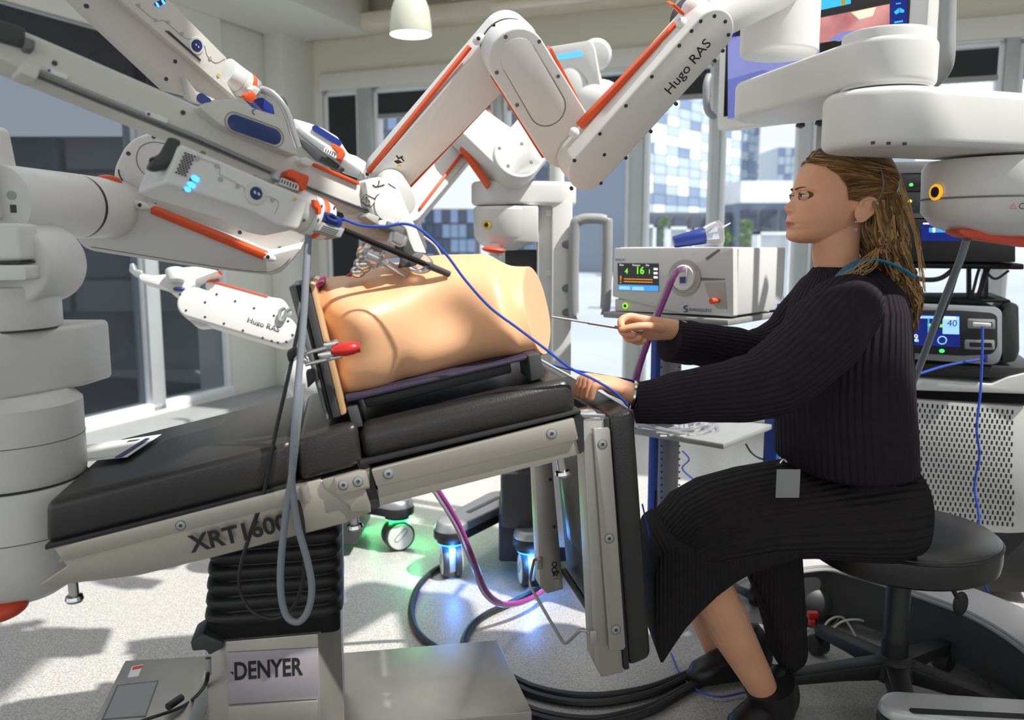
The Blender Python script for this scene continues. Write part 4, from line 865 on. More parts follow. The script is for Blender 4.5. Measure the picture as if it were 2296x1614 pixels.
M().cyl(V((-1.14, 1.62, 0)), V((-1.14, 1.62, zc_(1200))), .06, None, 32).build('cart_column', MT['white'], t)

# ================================================================ UPPER LEFT INSTRUMENT ARM
t = thing('surgical_robot', 'white robot instrument arm slanting down from the top left corner', 'robot arm', pt(430, 150, 2.05))
e0, e1 = pt(220, -40, 1.75), pt(545, 235, 2.05); ED = (e1 - e0).normalized()
NE = ED.cross(V((.3, 0, 1))).normalized(); NE = NE if NE.y < 0 else -NE
EP = Plane(e1, NE)
bar = plate(cA(430, -160, 800, -60, 870, 0, 1720, 725, 1560, 740, 1300, 690, 690, 110), EP, .08).build('instrument_rail', MT['ivory'], t, bevel=.005, seg=3)
bar2 = plate(cA(760, -90, 1130, -90, 1640, 420, 1600, 560, 1640, 600, 1700, 700, 1720, 722, 872, 0), EP, .09, .03).build('drive_unit', MT['ivory'], t, bevel=.008, seg=3)
M().tube([EP(*aa(x, y), .0305) for x, y in ((980, 30), (1130, 150), (1190, 150), (1340, 275), (1420, 275), (1480, 330), (1500, 400), (1560, 455), (1630, 425))], .0004, 5, 4).build('cover_seam', MT['seam'], bar2)
screws(bar2, EP, [aa(*p) for p in ((1005, 40), (1128, 148), (1220, 160), (1318, 243), (1520, 420))], .004, .0306, 'screwlight', 'screw_plug')
screws(bar, EP, [aa(1268, 445), aa(1203, 572), aa(628, 45)], .0045, .0004)
plate(cA(1195, 222, 1225, 225, 1455, 430, 1452, 445), EP, .004, .032, .001).build('groove', MT['darkgrey'], bar2)
c = EP(*aa(1422, 330), .03); k = px2m(EP, 440, 102)
M().lathe([(17 * k, 0), (16 * k, .002), (12 * k, .002)], c, NE, 28, (False, False)).build('button_bezel', MT['white'], bar2)
bt = M().lathe([(11 * k, .0), (11 * k, .003), (.001, .0035)], c, NE, 24).build('jog_button', MT['navy'], bar2)
for s in (-1, 1): q = c + NE * .0037 + ED * .0035 * s; M().prism([q + ED * .0022, q + UP * .0026, q - ED * .0022, q - UP * .0026], NE * .0003).build('button_mark', MT['labelwhite'], bt)
plate(cA(1120, 20, 1190, -10, 1200, 15, 1150, 50, 1122, 40), EP, .002, .032, .003).build('status_window', MT['blue'], bar2)
for x, y in ((1140, 33), (1182, 14)): M().ell(EP(*aa(x, y), .033), ED * .005, NE * .001, UP * .004, 14, 8).build('status_led', MT['led_ind'], bar2)
M().prism(EP.L(cA(1572, 525, 1600, 545, 1578, 552), .032), NE * .0004).build('warning_triangle', MT['yellow'], bar2)
plate(cA(1345, 560, 1420, 660, 1560, 720, 1440, 760, 1380, 720), EP, .03, .02, .004).build('handle_housing', MT['ivory'], t, bevel=.004)
M().prism(stadium(EP(*aa(1455, 708), .021), EP(*aa(1500, 738), .021), 9.5 * k, 9.5 * k, NE, 10), NE * .001).build('handle_inset', MT['navy'], t)
ca, cb_ = EP(*aa(1650, 530), -.0), EP(*aa(1840, 660), -.0); rc = 23 * k * 1.25
for f0, f1, r0, r1, nm, ms in ((-.1, .36, 1.05, 1, 'collar', 'white'), (.38, .62, 1, 1, 'collar_ring', 'ivory'), (.63, .78, 1.02, 1.0, 'orange_ring', 'orange'), (.79, 1.0, .95, .9, 'collar_ring', 'alu')):
    M().cyl(lerp(ca, cb_, f0), lerp(ca, cb_, f1), rc * r0, rc * r1, 32).build(nm, MT[ms], t, bevel=.001)
M().prism(EP.L(cA(1745, 685, 1800, 660, 1845, 690, 1810, 745, 1760, 715), .04), NE * .01).build('ring_tab', MT['orange'], t, bevel=.002)
plate(cA(1830, 730, 1900, 705, 1975, 760, 1990, 830, 1900, 800), EP, .04, .02, .004).build('blue_coupling', MT['blue'], t, bevel=.005)
plate(cA(1815, 650, 1850, 620, 1885, 650, 1855, 690), EP, .02, .045, .002).build('release_clip', MT['labelwhite'], t, bevel=.002)
t2 = thing('instrument_cable', 'grey flexible cable arching out of the upper left instrument arm', 'cable', pt(640, 250, 2.05))
for off, r, m_ in ((0, .009, 'alu'), (.012, .006, 'darkgrey')):
    M().tube([pt(565 + off * 100, 195, 2.07), pt(605 + off * 300, 207, 2.05), pt(630 + off * 300, 228 - off * 500, 2.05), pt(647, 262, 2.06), pt(658, 300, 2.07), pt(668, 330, 2.08)], r, 12, 6).build('cable_strand', MT[m_], t2)

# ================================================================ REAR ROBOT ARM (sunlit, on a cart)
Y4 = 2.95
t = arm4 = thing('surgical_robot', 'sunlit white robot arm on a floor cart behind the torso', 'robot arm', V((pt(1225, 500, Y4).x, Y4, 0)))
N4 = V((.28, -.86, .42)).normalized(); A4 = -N4
P4 = Plane(pt(1150, 330, Y4 - .12), N4)
lp = link_slab(P4, dd(1500, 880), dd(1800, 1130), 43, 52, .10, 'lower_link', par=t, bev=.006)
lq = link_slab(P4.shift(.012), dd(1810, 1130), dd(2000, 900), 51, 48, .08, 'upper_link', par=t, bev=.006)
c = P4(*dd(1808, 1130)); k = px2m(P4, 1160, 350)
M().cyl(c + N4 * .012, c - N4 * .17, 51 * k, None, 40).build('elbow_drum', MT['white'], t, bevel=.004)
M().cyl(c - N4 * .09, c - N4 * .094, 51.6 * k, None, 40).build('drum_seam', MT['darkgrey'], t)
screws(t, P4, [dd(*p) for p in ((1680, 1072), (1840, 1040), (1742, 1200), (1910, 1172))], .006, .0125)
strip(P4, cD(1368, 1010, 1392, 995, 1618, 1325, 1600, 1340), -.06, .03, lp)
strip(P4, cD(1592, 788, 1604, 795, 1738, 968, 1728, 975), -.02, .02, lp)
lr4 = link_slab(P4.shift(-.11), dd(1430, 985), dd(1010, 1500), 38, 36, .09, 'forearm_link', par=t, bev=.006)
strip(P4, cD(1095, 1500, 1110, 1515, 1428, 1098, 1412, 1085), -.10, .03, lr4)
# wrist block and yoke lit behind the main yoke
plate(cC(1310, 740, 1420, 820, 1440, 1000, 1480, 1150, 1420, 1180, 1330, 1000), P4.shift(-.3), .06, 0, .01).build('rear_yoke', MT['white'], t, bevel=.006)
# second rail with blue handle, seen above the main rail
e0, e1 = pt(570, 230, 2.35), pt(930, 500, 2.35); FD_ = (e1 - e0).normalized(); NF = FD_.cross(UP).normalized(); NF = NF if NF.y < 0 else -NF
FP = Plane(e1, (NF + V((0, 0, .3))).normalized())
rl4 = plate(cC(505, 210, 640, 250, 720, 280, 830, 345, 905, 465, 960, 480, 1040, 530, 1010, 620, 840, 560, 520, 290), FP, .05, -.02, .008).build('instrument_rail', MT['white'], t, bevel=.005)
plate(cC(525, 285, 545, 280, 1000, 590, 985, 620, 900, 595, 560, 330), FP, .02, .0, .002).build('rail_slot', MT['alu'], rl4, bevel=.002)
plate(cC(555, 360, 600, 380, 870, 570, 840, 590, 660, 500, 560, 400), FP, .02, .004, .002).build('motor_cover', MT['darkgrey'], rl4, bevel=.002)
k = px2m(FP, 730, 300)
M().prism(stadium(FP(*cc_(668, 284), -.017), FP(*cc_(838, 390), -.017), 7 * k, 7 * k, FP.n, 10), FP.n * .003).build('handle_inset', MT['blue'], rl4)
lt = plate(cC(785, 395, 800, 390, 870, 430, 878, 455, 850, 508, 815, 500, 835, 465, 780, 410), FP, .02, .03, .003).build('instrument_latch', MT['orange'], t, bevel=.002)
plate(cC(735, 420, 835, 465, 815, 500, 728, 450), FP, .01, .025).build('serial_label', MT['labelwhite'], lt)
for i in range(5): plate(cC(745 + 16 * i, 430 + 8 * i, 750 + 16 * i, 433 + 8 * i, 744 + 16 * i, 452 + 8 * i, 739 + 16 * i, 449 + 8 * i), FP, .001, .027).build('label_print', MT['ink'], lt)
# cart head, column, handle
zh0, zh1 = pt(1170, 458, Y4 - .15).z, pt(1170, 402, Y4 - .15).z
xa, xb = pt(1122, 430, Y4).x, pt(1235, 430, Y4).x
hl = hlink((xa, Y4 - .02), (xb, Y4 + .02), .098, .088, zh0, zh1, 'base_link', par=t, bev=.014)
z2, z3 = pt(1130, 548, Y4 - .1).z, pt(1130, 462, Y4 - .1).z
hd = M().lathe([(.04, z2 - .02), (.085, z2), (.105, z2 + .03), (.108, z3 - .01), (.10, z3)], V((xa + .015, Y4 - .03, 0)), seg=48).build('cart_head', MT['white'], t)
M().prism([V((pt(1130, 500, Y4 - .12).x, Y4 - .12, z2 + .01)), V((pt(1207, 500, Y4 - .12).x, Y4 - .12, z2 + .005)), V((pt(1207, 500, Y4 - .12).x, Y4 - .12, z3 + .0)), V((pt(1130, 500, Y4 - .12).x, Y4 - .12, z3))], V((0, .12, 0))).build('head_cover', MT['white'], t, bevel=.006)
c = V((pt(1091, 504, Y4 - .14).x, Y4 - .128, pt(1091, 504, Y4 - .13).z)); d = V((-.25, -1, 0))
M().lathe([(.013, 0), (.014, .004), (.008, .005)], c, d, 24, (False, False)).build('stop_button_ring', MT['yellow'], hd)
M().lathe([(.008, 0), (.007, .006), (.001, .007)], c, d, 20).build('stop_button', MT['ink'], hd)
M().ell(pt(1107, 560, Y4 - .13), V((.04, 0, -.004)), V((0, .02, 0)), V((0, 0, .011)), 20, 8).build('red_paddle', MT['redpaddle'], t)
M().cyl(pt(1112, 575, Y4 - .1), pt(1112, 545, Y4 - .1), .02, None, 16).build('paddle_hub', MT['white'], t)
def vbox(px0, px1, py0, py1, Y, d, name, m, par, bev=.006, z0=None):
    a, b = pt(px0, py0, Y), pt(px1, py0, Y); zb = pt(px0, py1, Y).z if z0 is None else z0
    return M().prism([V((a.x, Y, zb)), V((b.x, Y, zb)), V((b.x, Y, a.z)), V((a.x, Y, a.z))], V((0, d, 0))).build(name, MT[m], par, bevel=bev)
vbox(1205, 1240, 456, 1190, Y4 - .03, .26, 'column_side', 'white', t, z0=.12); vbox(1238, 1284, 452, 1190, Y4 - .06, .30, 'column', 'white', t, z0=.12)
vbox(1132, 1206, 560, 700, Y4 + .03, .16, 'column_recess', 'darkgrey', t, z0=.12)
for py in (478, 612): vbox(1224, 1236, py - 7, py + 7, Y4 - .035, .004, 'label_tag', 'labelwhite', t, 0)
hp = [(1283, 700), (1283, 500), (1300, 486), (1350, 488), (1362, 500), (1362, 690), (1350, 706), (1300, 710)]
M().tube([pt(x, y, Y4 - .08 - .0) for x, y in ((1292, 706), (1286, 690), (1288, 520), (1300, 494), (1330, 490), (1358, 494), (1362, 510), (1358, 680), (1350, 695))], .018, 14, 5, flat=(1, 1)).build('push_handle', MT['greyplastic'], t)
for py in (548, 646, 700): M().cyl(pt(1265, py, Y4 - .05), pt(1290, py, Y4 - .08), .014, None, 12).build('handle_mount', MT['midgrey'], t)
# cart base: lower cabinet, legs with glowing casters
vbox(1122, 1200, 1060, 1188, Y4 - .1, .3, 'cart_base', 'darkgrey', t, .02); vbox(1118, 1290, 1150, 1215, Y4 - .02, .3, 'cart_skirt', 'black', t, .01, z0=.05)
def caster(px, py, led, par, yawdeg=0, s=1.0, disc='labelwhite'):
    c = onz(px, py, 0); h = .060 * s; ca_, sa_ = math.cos(R(yawdeg)), math.sin(R(yawdeg)); ax = V((ca_, sa_, 0)); fw = V((-sa_, ca_, 0))
    w = M()
    for sd in (-1, 1):
        o = M().cyl(c + UP * h + ax * sd * .012 * s, c + UP * h + ax * sd * .034 * s, h, None, 32).build('caster_wheel', MT['darkgrey'], par, bevel=.006)
        M().cyl(c + UP * h + ax * sd * .034 * s, c + UP * h + ax * sd * .037 * s, h * .86, h * .84, 32).build('wheel_disc', MT[disc], o, bevel=.001)
        M().tube(stadium(c + UP * h * 1.1 + ax * sd * .0375 * s - fw * h * .3 + UP * h * .25, c + UP * h * .95 + ax * sd * .0375 * s + fw * h * .25 - UP * h * .1, h * .16, h * .16, ax, 8), .0012, 5, closed=True, smooth=False).build('disc_mark', MT['midgrey'], o)
    M().box(c + UP * h * 1.15, (.026 * s, .07 * s, h * 1.5), (ax, fw, UP)).build('caster_fork', MT['labelwhite'], par, bevel=.006)
    M().lathe([(.038 * s, h * 2.02), (.046 * s, h * 2.08), (.046 * s, h * 2.16)], c, seg=28).build('caster_light', MT['led_' + led], par)
    M().cyl(c + UP * h * 2.16, c + UP * h * 2.5, .05 * s, None, 28).build('caster_socket', MT['black'], par)
    l = bpy.data.lights.new('caster_glow', 'POINT'); l.energy = .7 if led == 'blue' else .8; l.color = (.1, .35, 1) if led == 'blue' else (.1, 1, .3); l.shadow_soft_size = .02
    lo = bpy.data.objects.new('caster_glow', l); COL.objects.link(lo); lo.parent = par
    lo.location = c + UP * h * 1.95 - fw * .062 - WL[par]
    return c
def cart_leg(p0, p1, w0, w1, par, z0, z1):
    p0, p1 = V((p0[0], p0[1], 0)), V((p1[0], p1[1], 0)); d = (p1 - p0).normalized(); s = V((-d.y, d.x, 0))
    P = stadium(V((p1[0], p1[1], 0)), V((p0[0], p0[1], 0)), w1, w0, UP, 14)
    o = M().prism([p + UP * z0 for p in P], UP * (z1 - z0) * .5).build('cart_leg', MT['black'], par, bevel=.004)
    A = [p + UP * lerp(z0, z1, .5) for p in P]; ctr = sum(A, V()) / len(A)
    B = [ctr + (p - ctr) * .92 + UP * (z1 - z0) * .5 for p in A]
    M().hull2(A, B).build('leg_cover', MT['alu'], par, bevel=.006)
    M().box((V((p0[0], p0[1], 0)) * .6 + V((p1[0], p1[1], 0)) * .4) + UP * (z1 + .001), (.018, (V(p0) - V(p1)).length * .6, .003), (s, d, UP)).build('leg_groove', MT['midgrey'], par)
    return o
c1_ = caster(1012, 1290, 'blue', t, 12); cart_leg((pt(1130, 1080, 3.2).x, 3.25), (c1_.x, c1_.y), .075, .062, t, .145, .205)
c2_ = caster(1188, 1310, 'blue', t, 8); cart_leg((pt(1260, 1100, 3.1).x, 3.15), (c2_.x, c2_.y), .07, .06, t, .145, .205)

# ================================================================ REAR LEFT ROBOT ARM
Y5 = 2.75
t = arm5 = thing('surgical_robot', 'small sunlit robot arm lettered Hugo RAS behind the left half of the table', 'robot arm', V((pt(560, 900, Y5).x, Y5 + .1, 0)))
N5 = V((.06, -.93, .36)).normalized(); P5 = Plane(pt(540, 700, Y5), N5)
lk = link_slab(P5, bb_(998, 985), bb_(1452, 1128), 37, 34, .08, 'upper_link', par=t, bev=.008)
M().prism(fillet(P5.L(cB(950, 1050, 1090, 1106, 1030, 1112, 1000, 1100), -.03), .01, 3), -N5 * .04).build('link_foot', MT['white'], t, bevel=.004)
screws(lk, P5, [bb_(*p) for p in ((930, 945), (962, 1028), (1060, 986), (1120, 945), (1060, 1062), (1216, 980), (1158, 1096), (1256, 1132), (1314, 1016), (1358, 1170), (1404, 1186), (1436, 1194), (1480, 1190), (1512, 1155), (1416, 1055), (1490, 1083))], .0042, .0004)
a, b = P5(553, 722, .0006), P5(627, 746, .0006); text('Hugo RAS', 'lettering', MT['ink'], lk, a, b - a, UP, (b - a).length / 4.3, .0003)
l2_ = M().prism(fillet(P5.L(cB(1060, 875, 1130, 885, 1410, 960, 1460, 965, 1495, 1010, 1440, 1080, 1100, 960, 1060, 920), -.10), .02, 4), -N5 * .08).build('lower_link', MT['white'], t, bevel=.008)
strip(P5, cB(1060, 868, 1130, 880, 1385, 952, 1383, 958, 1130, 888, 1060, 876), -.095, .06, l2_)
strip(P5, cB(1018, 858, 1120, 822, 1140, 824, 1020, 866), -.06, .04, t)
M().prism(fillet(P5.L(cB(720, 835, 790, 848, 880, 838, 940, 806, 1010, 800, 1130, 822, 1010, 868, 1000, 900, 940, 935, 890, 940, 850, 905, 720, 868), -.05), .01, 3), -N5 * .06).build('forearm', MT['white'], t, bevel=.008)
M().cyl(P5(*bb_(905, 815), -.03), P5(*bb_(910, 880), -.03), .032, .028, 24).build('wrist_drum', MT['white'], t, bevel=.006)
M().prism(P5.L(cB(668, 785, 690, 780, 698, 812, 735, 820, 738, 850, 690, 845, 665, 825), -.05), -N5 * .03).build('gripper', MT['alu'], t, bevel=.004)
M().ell(P5(*bb_(925, 918), -.04), V((.02, 0, 0)), V((0, .01, 0)), V((0, 0, .008)), 14, 8).build('jog_button', MT['navy'], t)
M().tube([P5(*bb_(x, y), .01) for x, y in ((1505, 1020), (1480, 1035), (1475, 1060), (1460, 1085), (1443, 1070), (1450, 1030), (1475, 1015))], .006, 8, 5).build('loop_handle', MT['alu'], t)
M().ell(pt(690, 850, Y5 + .05), V((.075, 0, 0)), V((0, .07, 0)), V((0, 0, .075)), 28, 14).build('shoulder_ball', MT['white'], t)
M().cyl(pt(690, 870, Y5 + .1) * 1.0, V((pt(690, 870, Y5 + .1).x, Y5 + .1, .1)), .07, .08, 32).build('cart_column', MT['white'], t, bevel=.006)
vbox(600, 800, 1100, 1230, Y5 + .35, .3, 'cart_base', 'darkgrey', t, .02, z0=.05)
c3_ = caster(893, 1230, 'green', t, 115, 1.0); cart_leg((pt(800, 1100, 3.3).x, 3.3), (c3_.x, c3_.y), .075, .065, t, .145, .205)
c4_ = caster(800, 1180, 'green', t, 60, .9)
# ================================================================ rear display head
t = thing('display_head', 'white tilted display with a blue screen behind the raised robot elbow', 'display', pt(1300, 200, 3.3))
DPn = V((-.25, -.95, -.1)).normalized(); DP = Plane(pt(1290, 140, 3.2), DPn)
bz = plate(cE(600, 290, 640, 280, 870, 243, 895, 290, 935, 520, 915, 540, 870, 530, 845, 470, 790, 410, 690, 410, 640, 380), DP, .05, 0, .01).build('display_body', MT['white'], t, bevel=.008)
plate(cE(655, 330, 820, 305, 825, 340, 670, 362), DP, .004, .002).build('screen', mat('blue display', (90, 180, 230), .3, emit=(90, 180, 230), estr=.7), bz)
M().cyl(DP(*e(905, 330), -.02), DP(*e(905, 330), -.12), .05, .06, 28).build('display_back', MT['white'], t, bevel=.01)
M().ell(DP(*e(775, 505), -.05), V((.075, 0, .02)), V((0, .06, 0)), V((-.02, 0, .105)), 28, 14).build('arm_knuckle', MT['white'], t)
M().ell(DP(*e(915, 600), -.05), V((.09, 0, .02)), V((0, .07, 0)), V((-.02, 0, .07)), 28, 14).build('arm_shoulder', MT['white'], t)
dq = pt(1250, 235, 3.5); M().cyl(V((dq.x, 3.5, 0)), dq, .03, .03, 28).build('display_pole', MT['white'], t)
M().cyl(dq - UP * .02, DP(*e(850, 600), -.1), .03, .03, 20).build('display_arm', MT['white'], t)
M().lathe([(.2, 0), (.2, .03), (.04, .05)], V((dq.x, 3.5, 0)), seg=28).build('pole_foot', MT['darkgrey'], t)
# ================================================================ PERSON
person = t = thing('person', 'seated woman in a dark ribbed sweater and skirt holding an instrument rod', 'person', V((.93, 2.0, 0)))
HY = 2.0; FW = V((-math.cos(R(3)), -math.sin(R(3)), 0)); SD = V((math.sin(R(3)), -math.cos(R(3)), 0))
def Lx(lx, ly): return pt(1650 + lx / 3.228, 320 + ly / 3.228, HY)
X0 = Lx(760, 400).x
def HPt(lx, ly, lat=0.0, fwd=0.0):
    p = Lx(lx, ly); return V((X0, HY, p.z)) + FW * (X0 - p.x + fwd) + SD * lat
UL = (Lx(760, 401) - Lx(760, 400)).length      # metres per crop unit
xf = [(44, 800), (60, 660), (100, 560), (150, 492), (200, 458), (250, 437), (300, 423), (330, 414), (352, 413), (375, 421), (400, 416), (450, 402), (490, 392), (515, 384), (545, 372), (575, 368), (592, 374), (610, 372), (630, 380), (655, 371), (685, 370), (705, 388), (718, 420), (728, 470)]
xb = [(44, 830), (60, 930), (100, 1010), (200, 1075), (300, 1088), (400, 1070), (480, 1020), (540, 960), (600, 900), (650, 830), (690, 740), (712, 640), (728, 540)]
wd_ = [(44, .012), (60, .036), (100, .058), (200, .0725), (300, .0765), (400, .0745), (470, .0695), (540, .063), (600, .055), (650, .047), (690, .036), (712, .025), (728, .012)]
def cint(x, tab):
    if x <= tab[0][0]: return tab[0][1]
    for i in range(len(tab) - 1):
        if x <= tab[i + 1][0]:
            x0, y0 = tab[i]; x1, y1 = tab[i + 1]; t_ = (x - x0) / (x1 - x0); dx = x1 - x0
            m0 = (y1 - tab[i - 1][1]) / (x1 - tab[i - 1][0]) if i else (y1 - y0) / dx; m1 = (tab[i + 2][1] - y0) / (tab[i + 2][0] - x0) if i + 2 < len(tab) else (y1 - y0) / dx
            return (2 * t_ ** 3 - 3 * t_ ** 2 + 1) * y0 + (t_ ** 3 - 2 * t_ ** 2 + t_) * dx * m0 + (-2 * t_ ** 3 + 3 * t_ ** 2) * y1 + (t_ ** 3 - t_ ** 2) * dx * m1
    return tab[-1][1]
ys = [44, 48, 54, 62, 72, 84, 98, 114] + [130 + 6 * i for i in range(100)]; ys = [y for y in ys if y < 728] + [728]
g = lambda x, c, s: math.exp(-((x - c) / s) ** 2)
nose = [(368, 0), (390, 8), (420, 26), (450, 50), (466, 61), (478, 58), (494, 42), (510, 16), (522, 0)]
NH = 192; rings = []
for y in ys:
    af = (760 - cint(y, xf)) * UL; ab = (760 - cint(y, xb)) * UL; w = cint(y, wd_); c = (af + ab) / 2; h = (af - ab) / 2; ring = []
    for k in range(NH):
        ph = 2 * math.pi * k / NH; co, si = math.cos(ph), math.sin(ph)
        fwd = c + h * math.copysign(abs(co) ** .92, co); lat = w * math.copysign(abs(si) ** .88, si); al = abs(lat)
        if co > 0:
            nw = .0075 + .005 * max(0, min(1, (y - 400) / 80))
            if y > 366 and y < 524: fwd += cint(y, nose) * UL * math.exp(-(al / nw) ** 2.4)
            fwd += .0055 * g(al, .0135, .006) * g(y, 492, 16)                       # nostril wing
            fwd -= .0105 * g(al, .031, .015) * g(y, 386, 26)                        # eye socket
            fwd += .004 * g(al, .028, .018) * g(y, 345, 13)                         # brow
            fwd += .004 * g(al, .047, .016) * g(y, 470, 45)                         # cheek
            fwd += .0042 * g(al, 0, .017) * g(y, 577, 9) + .0046 * g(al, 0, .016) * g(y, 606, 10) - .004 * g(al, 0, .022) * g(y, 591, 4.5)
            fwd -= .002 * g(al, .024, .006) * g(y, 590, 14)
        p = Lx(760, y); ring.append(V((X0, HY, p.z)) + FW * fwd + SD * lat)
    rings.append(ring)
B = M(); B.loft(rings)
# neck
def ell_ring(c, a, b, n=40): return [c + a * math.cos(2 * math.pi * i / n) + b * math.sin(2 * math.pi * i / n) for i in range(n)]
nr_ = []
for lx, ly, ra, rb in ((760, 560, .050, .046), (735, 640, .052, .048), (722, 740, .0525, .050), (722, 830, .0525, .052), (752, 910, .057, .060), (800, 980, .075, .10), (830, 1060, .09, .14), (830, 1300, .09, .14), (820, 2000, .09, .13), (820, 2500, .10, .13)):
    nr_.append(ell_ring(HPt(lx, ly), FW * ra, SD * rb))
B.loft(nr_)
# ear (near side and far side)
for s in (1, -1):
    ec = HPt(822, 492, .074 * s, 0); eu = (HPt(858, 415) - HPt(790, 565)).normalized(); ef = (HPt(770, 480) - HPt(880, 500)).normalized(); en = (SD * s * .9 - ef * .45).normalized()
    B.ell(ec, ef * .020, en * .007, eu * .027, 24, 14)
    rim = [ec + ef * x + eu * y + en * .005 for x, y in ((.015, .004), (.017, .016), (.008, .026), (-.008, .027), (-.019, .016), (-.020, .0), (-.012, -.016), (-.002, -.027), (.009, -.026))]
    B.tube(rim, .0042, 8, 4)
    B.tube([ec + ef * x + eu * y + en * .004 for x, y in ((.004, .016), (-.006, .012), (-.008, .0), (.0, -.010), (.008, -.008))], .0026, 8, 4)
# arms, hands and legs
def limb(path, radii, seg=20, n=5):
    P = [pt(*p) if len(p) == 3 else V(p) for p in path]
    N = len(radii) - 1
    def r(f): x = f * N; i = min(int(x), N - 1); return lerp(radii[i], radii[i + 1], x - i)
    B.tube(P, r, seg, n)
limb([(1890, 680, 1.84), (1810, 780, 1.76), (1730, 858, 1.71), (1600, 882, 1.70), (1470, 890, 1.70), (1420, 882, 1.70)], [.045, .044, .042, .040, .030, .024])
limb([(1850, 680, 2.14), (1760, 760, 2.13), (1690, 790, 2.10), (1600, 765, 2.05), (1520, 740, 1.99)], [.045, .042, .040, .034, .024])
limb([(1900, 1150, 1.94), (1720, 1155, 1.94), (1570, 1215, 1.92), (1580, 1290, 1.90), (1624, 1385, 1.90), (1665, 1460, 1.92), (1708, 1540, 1.95), (1730, 1600, 1.99)], [.07, .065, .055, .054, .054, .045, .036, .038])
limb([(1900, 1150, 2.06), (1720, 1140, 2.10), (1540, 1185, 2.12), (1560, 1300, 2.18), (1600, 1420, 2.25), (1620, 1480, 2.30)], [.08, .075, .062, .055, .045, .036])
def fingers(chains, radii):
    for ch, r in zip(chains, radii): B.tube([pt(*p) for p in ch], lambda f, r=r: r * lerp(1.08, .78, f), 12, 4); B.sph(pt(*ch[-1]), r * .78, 12, 8)
# near hand: wrist to knuckles, fingers bent down onto the pad
def palm(w, ks, rw, rk, seg=20):
    W_ = pt(*w); K = [pt(*k) for k in ks]; kc = sum(K, V()) / len(K); ax = (K[-1] - K[0]); axn = ax.normalized(); d = (kc - W_).normalized(); th = d.cross(axn).normalized()
    rr = []
    for f, a, b in ((-.12, rw * 1.0, rw * .82), (.15, rw * 1.1, rw * .8), (.5, lerp(rw, ax.length * .5 + rk, .6), rw * .75), (.85, ax.length * .5 + rk, rk * 1.25), (1.0, ax.length * .5 + rk * .9, rk * 1.05), (1.06, ax.length * .5 + rk * .4, rk * .6)):
        rr.append(ell_ring(lerp(W_, kc, f), axn * a, th * b, 24))
    B.loft(rr)
palm((1412, 880, 1.70), ((1338, 852, 1.690), (1330, 848, 1.712), (1326, 845, 1.733), (1324, 844, 1.752)), .026, .0095)
fingers([[(1346, 856, 1.690), (1326, 852, 1.688), (1321, 870, 1.684), (1316, 890, 1.682)], [(1340, 850, 1.712), (1317, 848, 1.71), (1310, 868, 1.708), (1306, 890, 1.706)], [(1336, 846, 1.733), (1309, 845, 1.732), (1301, 866, 1.73), (1297, 888, 1.728)], [(1334, 845, 1.752), (1304, 846, 1.752), (1294, 866, 1.75), (1290, 886, 1.748)], [(1392, 876, 1.680), (1360, 866, 1.662), (1338, 864, 1.655), (1329, 878, 1.655), (1325, 892, 1.657)]], [.0080, .0082, .0078, .007, .0092])
# far hand: fist around the rod
palm((1516, 739, 1.985), ((1430, 714, 1.965), (1426, 726, 1.98), (1430, 741, 1.99), (1438, 752, 1.99)), .026, .012)
fingers([[(1440, 716, 1.965), (1412, 710, 1.962), (1394, 718, 1.95), (1394, 732, 1.938), (1408, 738, 1.93)], [(1436, 727, 1.98), (1406, 724, 1.975), (1393, 736, 1.955), (1402, 749, 1.938), (1420, 750, 1.932)], [(1440, 742, 1.99), (1412, 744, 1.983), (1404, 755, 1.96), (1416, 762, 1.942), (1434, 758, 1.936)], [(1446, 752, 1.99), (1424, 757, 1.985), (1420, 764, 1.965), (1432, 768, 1.95), (1446, 764, 1.942)], [(1484, 738, 1.955), (1452, 731, 1.925), (1420, 733, 1.916), (1394, 739, 1.918)]], [.0098, .0098, .0092, .008, .0102])
sk = mat('skin', (224, 168, 134), .5, spec=.4, var=.05, vscale=20, sss=.12)
ob = B.build('body_raw', sk, t)
md = ob.modifiers.new('r', 'REMESH'); md.mode = 'VOXEL'; md.voxel_size = .0024; md.use_smooth_shade = True
m2 = ob.modifiers.new('s', 'SMOOTH'); m2.factor = .5; m2.iterations = 3
bpy.context.view_layer.update()
me = bpy.data.meshes.new_from_object(ob.evaluated_get(bpy.context.evaluated_depsgraph_get())); loc = WL[ob].copy(); bpy.data.objects.remove(ob)
me.name = 'body'; me.polygons.foreach_set('use_smooth', [True] * len(me.polygons))
# lip and brow colour belong to the skin itself
lipu, lipl = HPt(372, 578) , HPt(374, 603); ca = me.color_attributes.new('tint', 'FLOAT_COLOR', 'POINT'); cols = []
brow = [HPt(418, 338, l) for l in (.0,)]; zl0, zl1, zbr = Lx(0, 566).z, Lx(0, 617).z, Lx(0, 338).z
for v in me.vertices:
    p = v.co + loc; q = p - V((X0, HY, 0)); fwd = q.dot(FW); lat = abs(q.dot(SD)); a = 0
    if fwd > .088 and zl1 < p.z < zl0 and lat < .026:
        zc__ = (zl0 + zl1) / 2; a = max(0, 1 - (abs(p.z - zc__) / ((zl0 - zl1) / 2)) ** 2 - (lat / .026) ** 2) ** .5
    cols += [a, 0, 0, 1]
ca.data.foreach_set('color', cols)
nt = sk.node_tree; bs_ = nt.nodes['Principled BSDF']; at = nt.nodes.new('ShaderNodeAttribute'); at.attribute_name = 'tint'
sx = nt.nodes.new('ShaderNodeSeparateColor'); nt.links.new(at.outputs['Color'], sx.inputs[0]); mx = nt.nodes.new('ShaderNodeMix'); mx.data_type = 'RGBA'
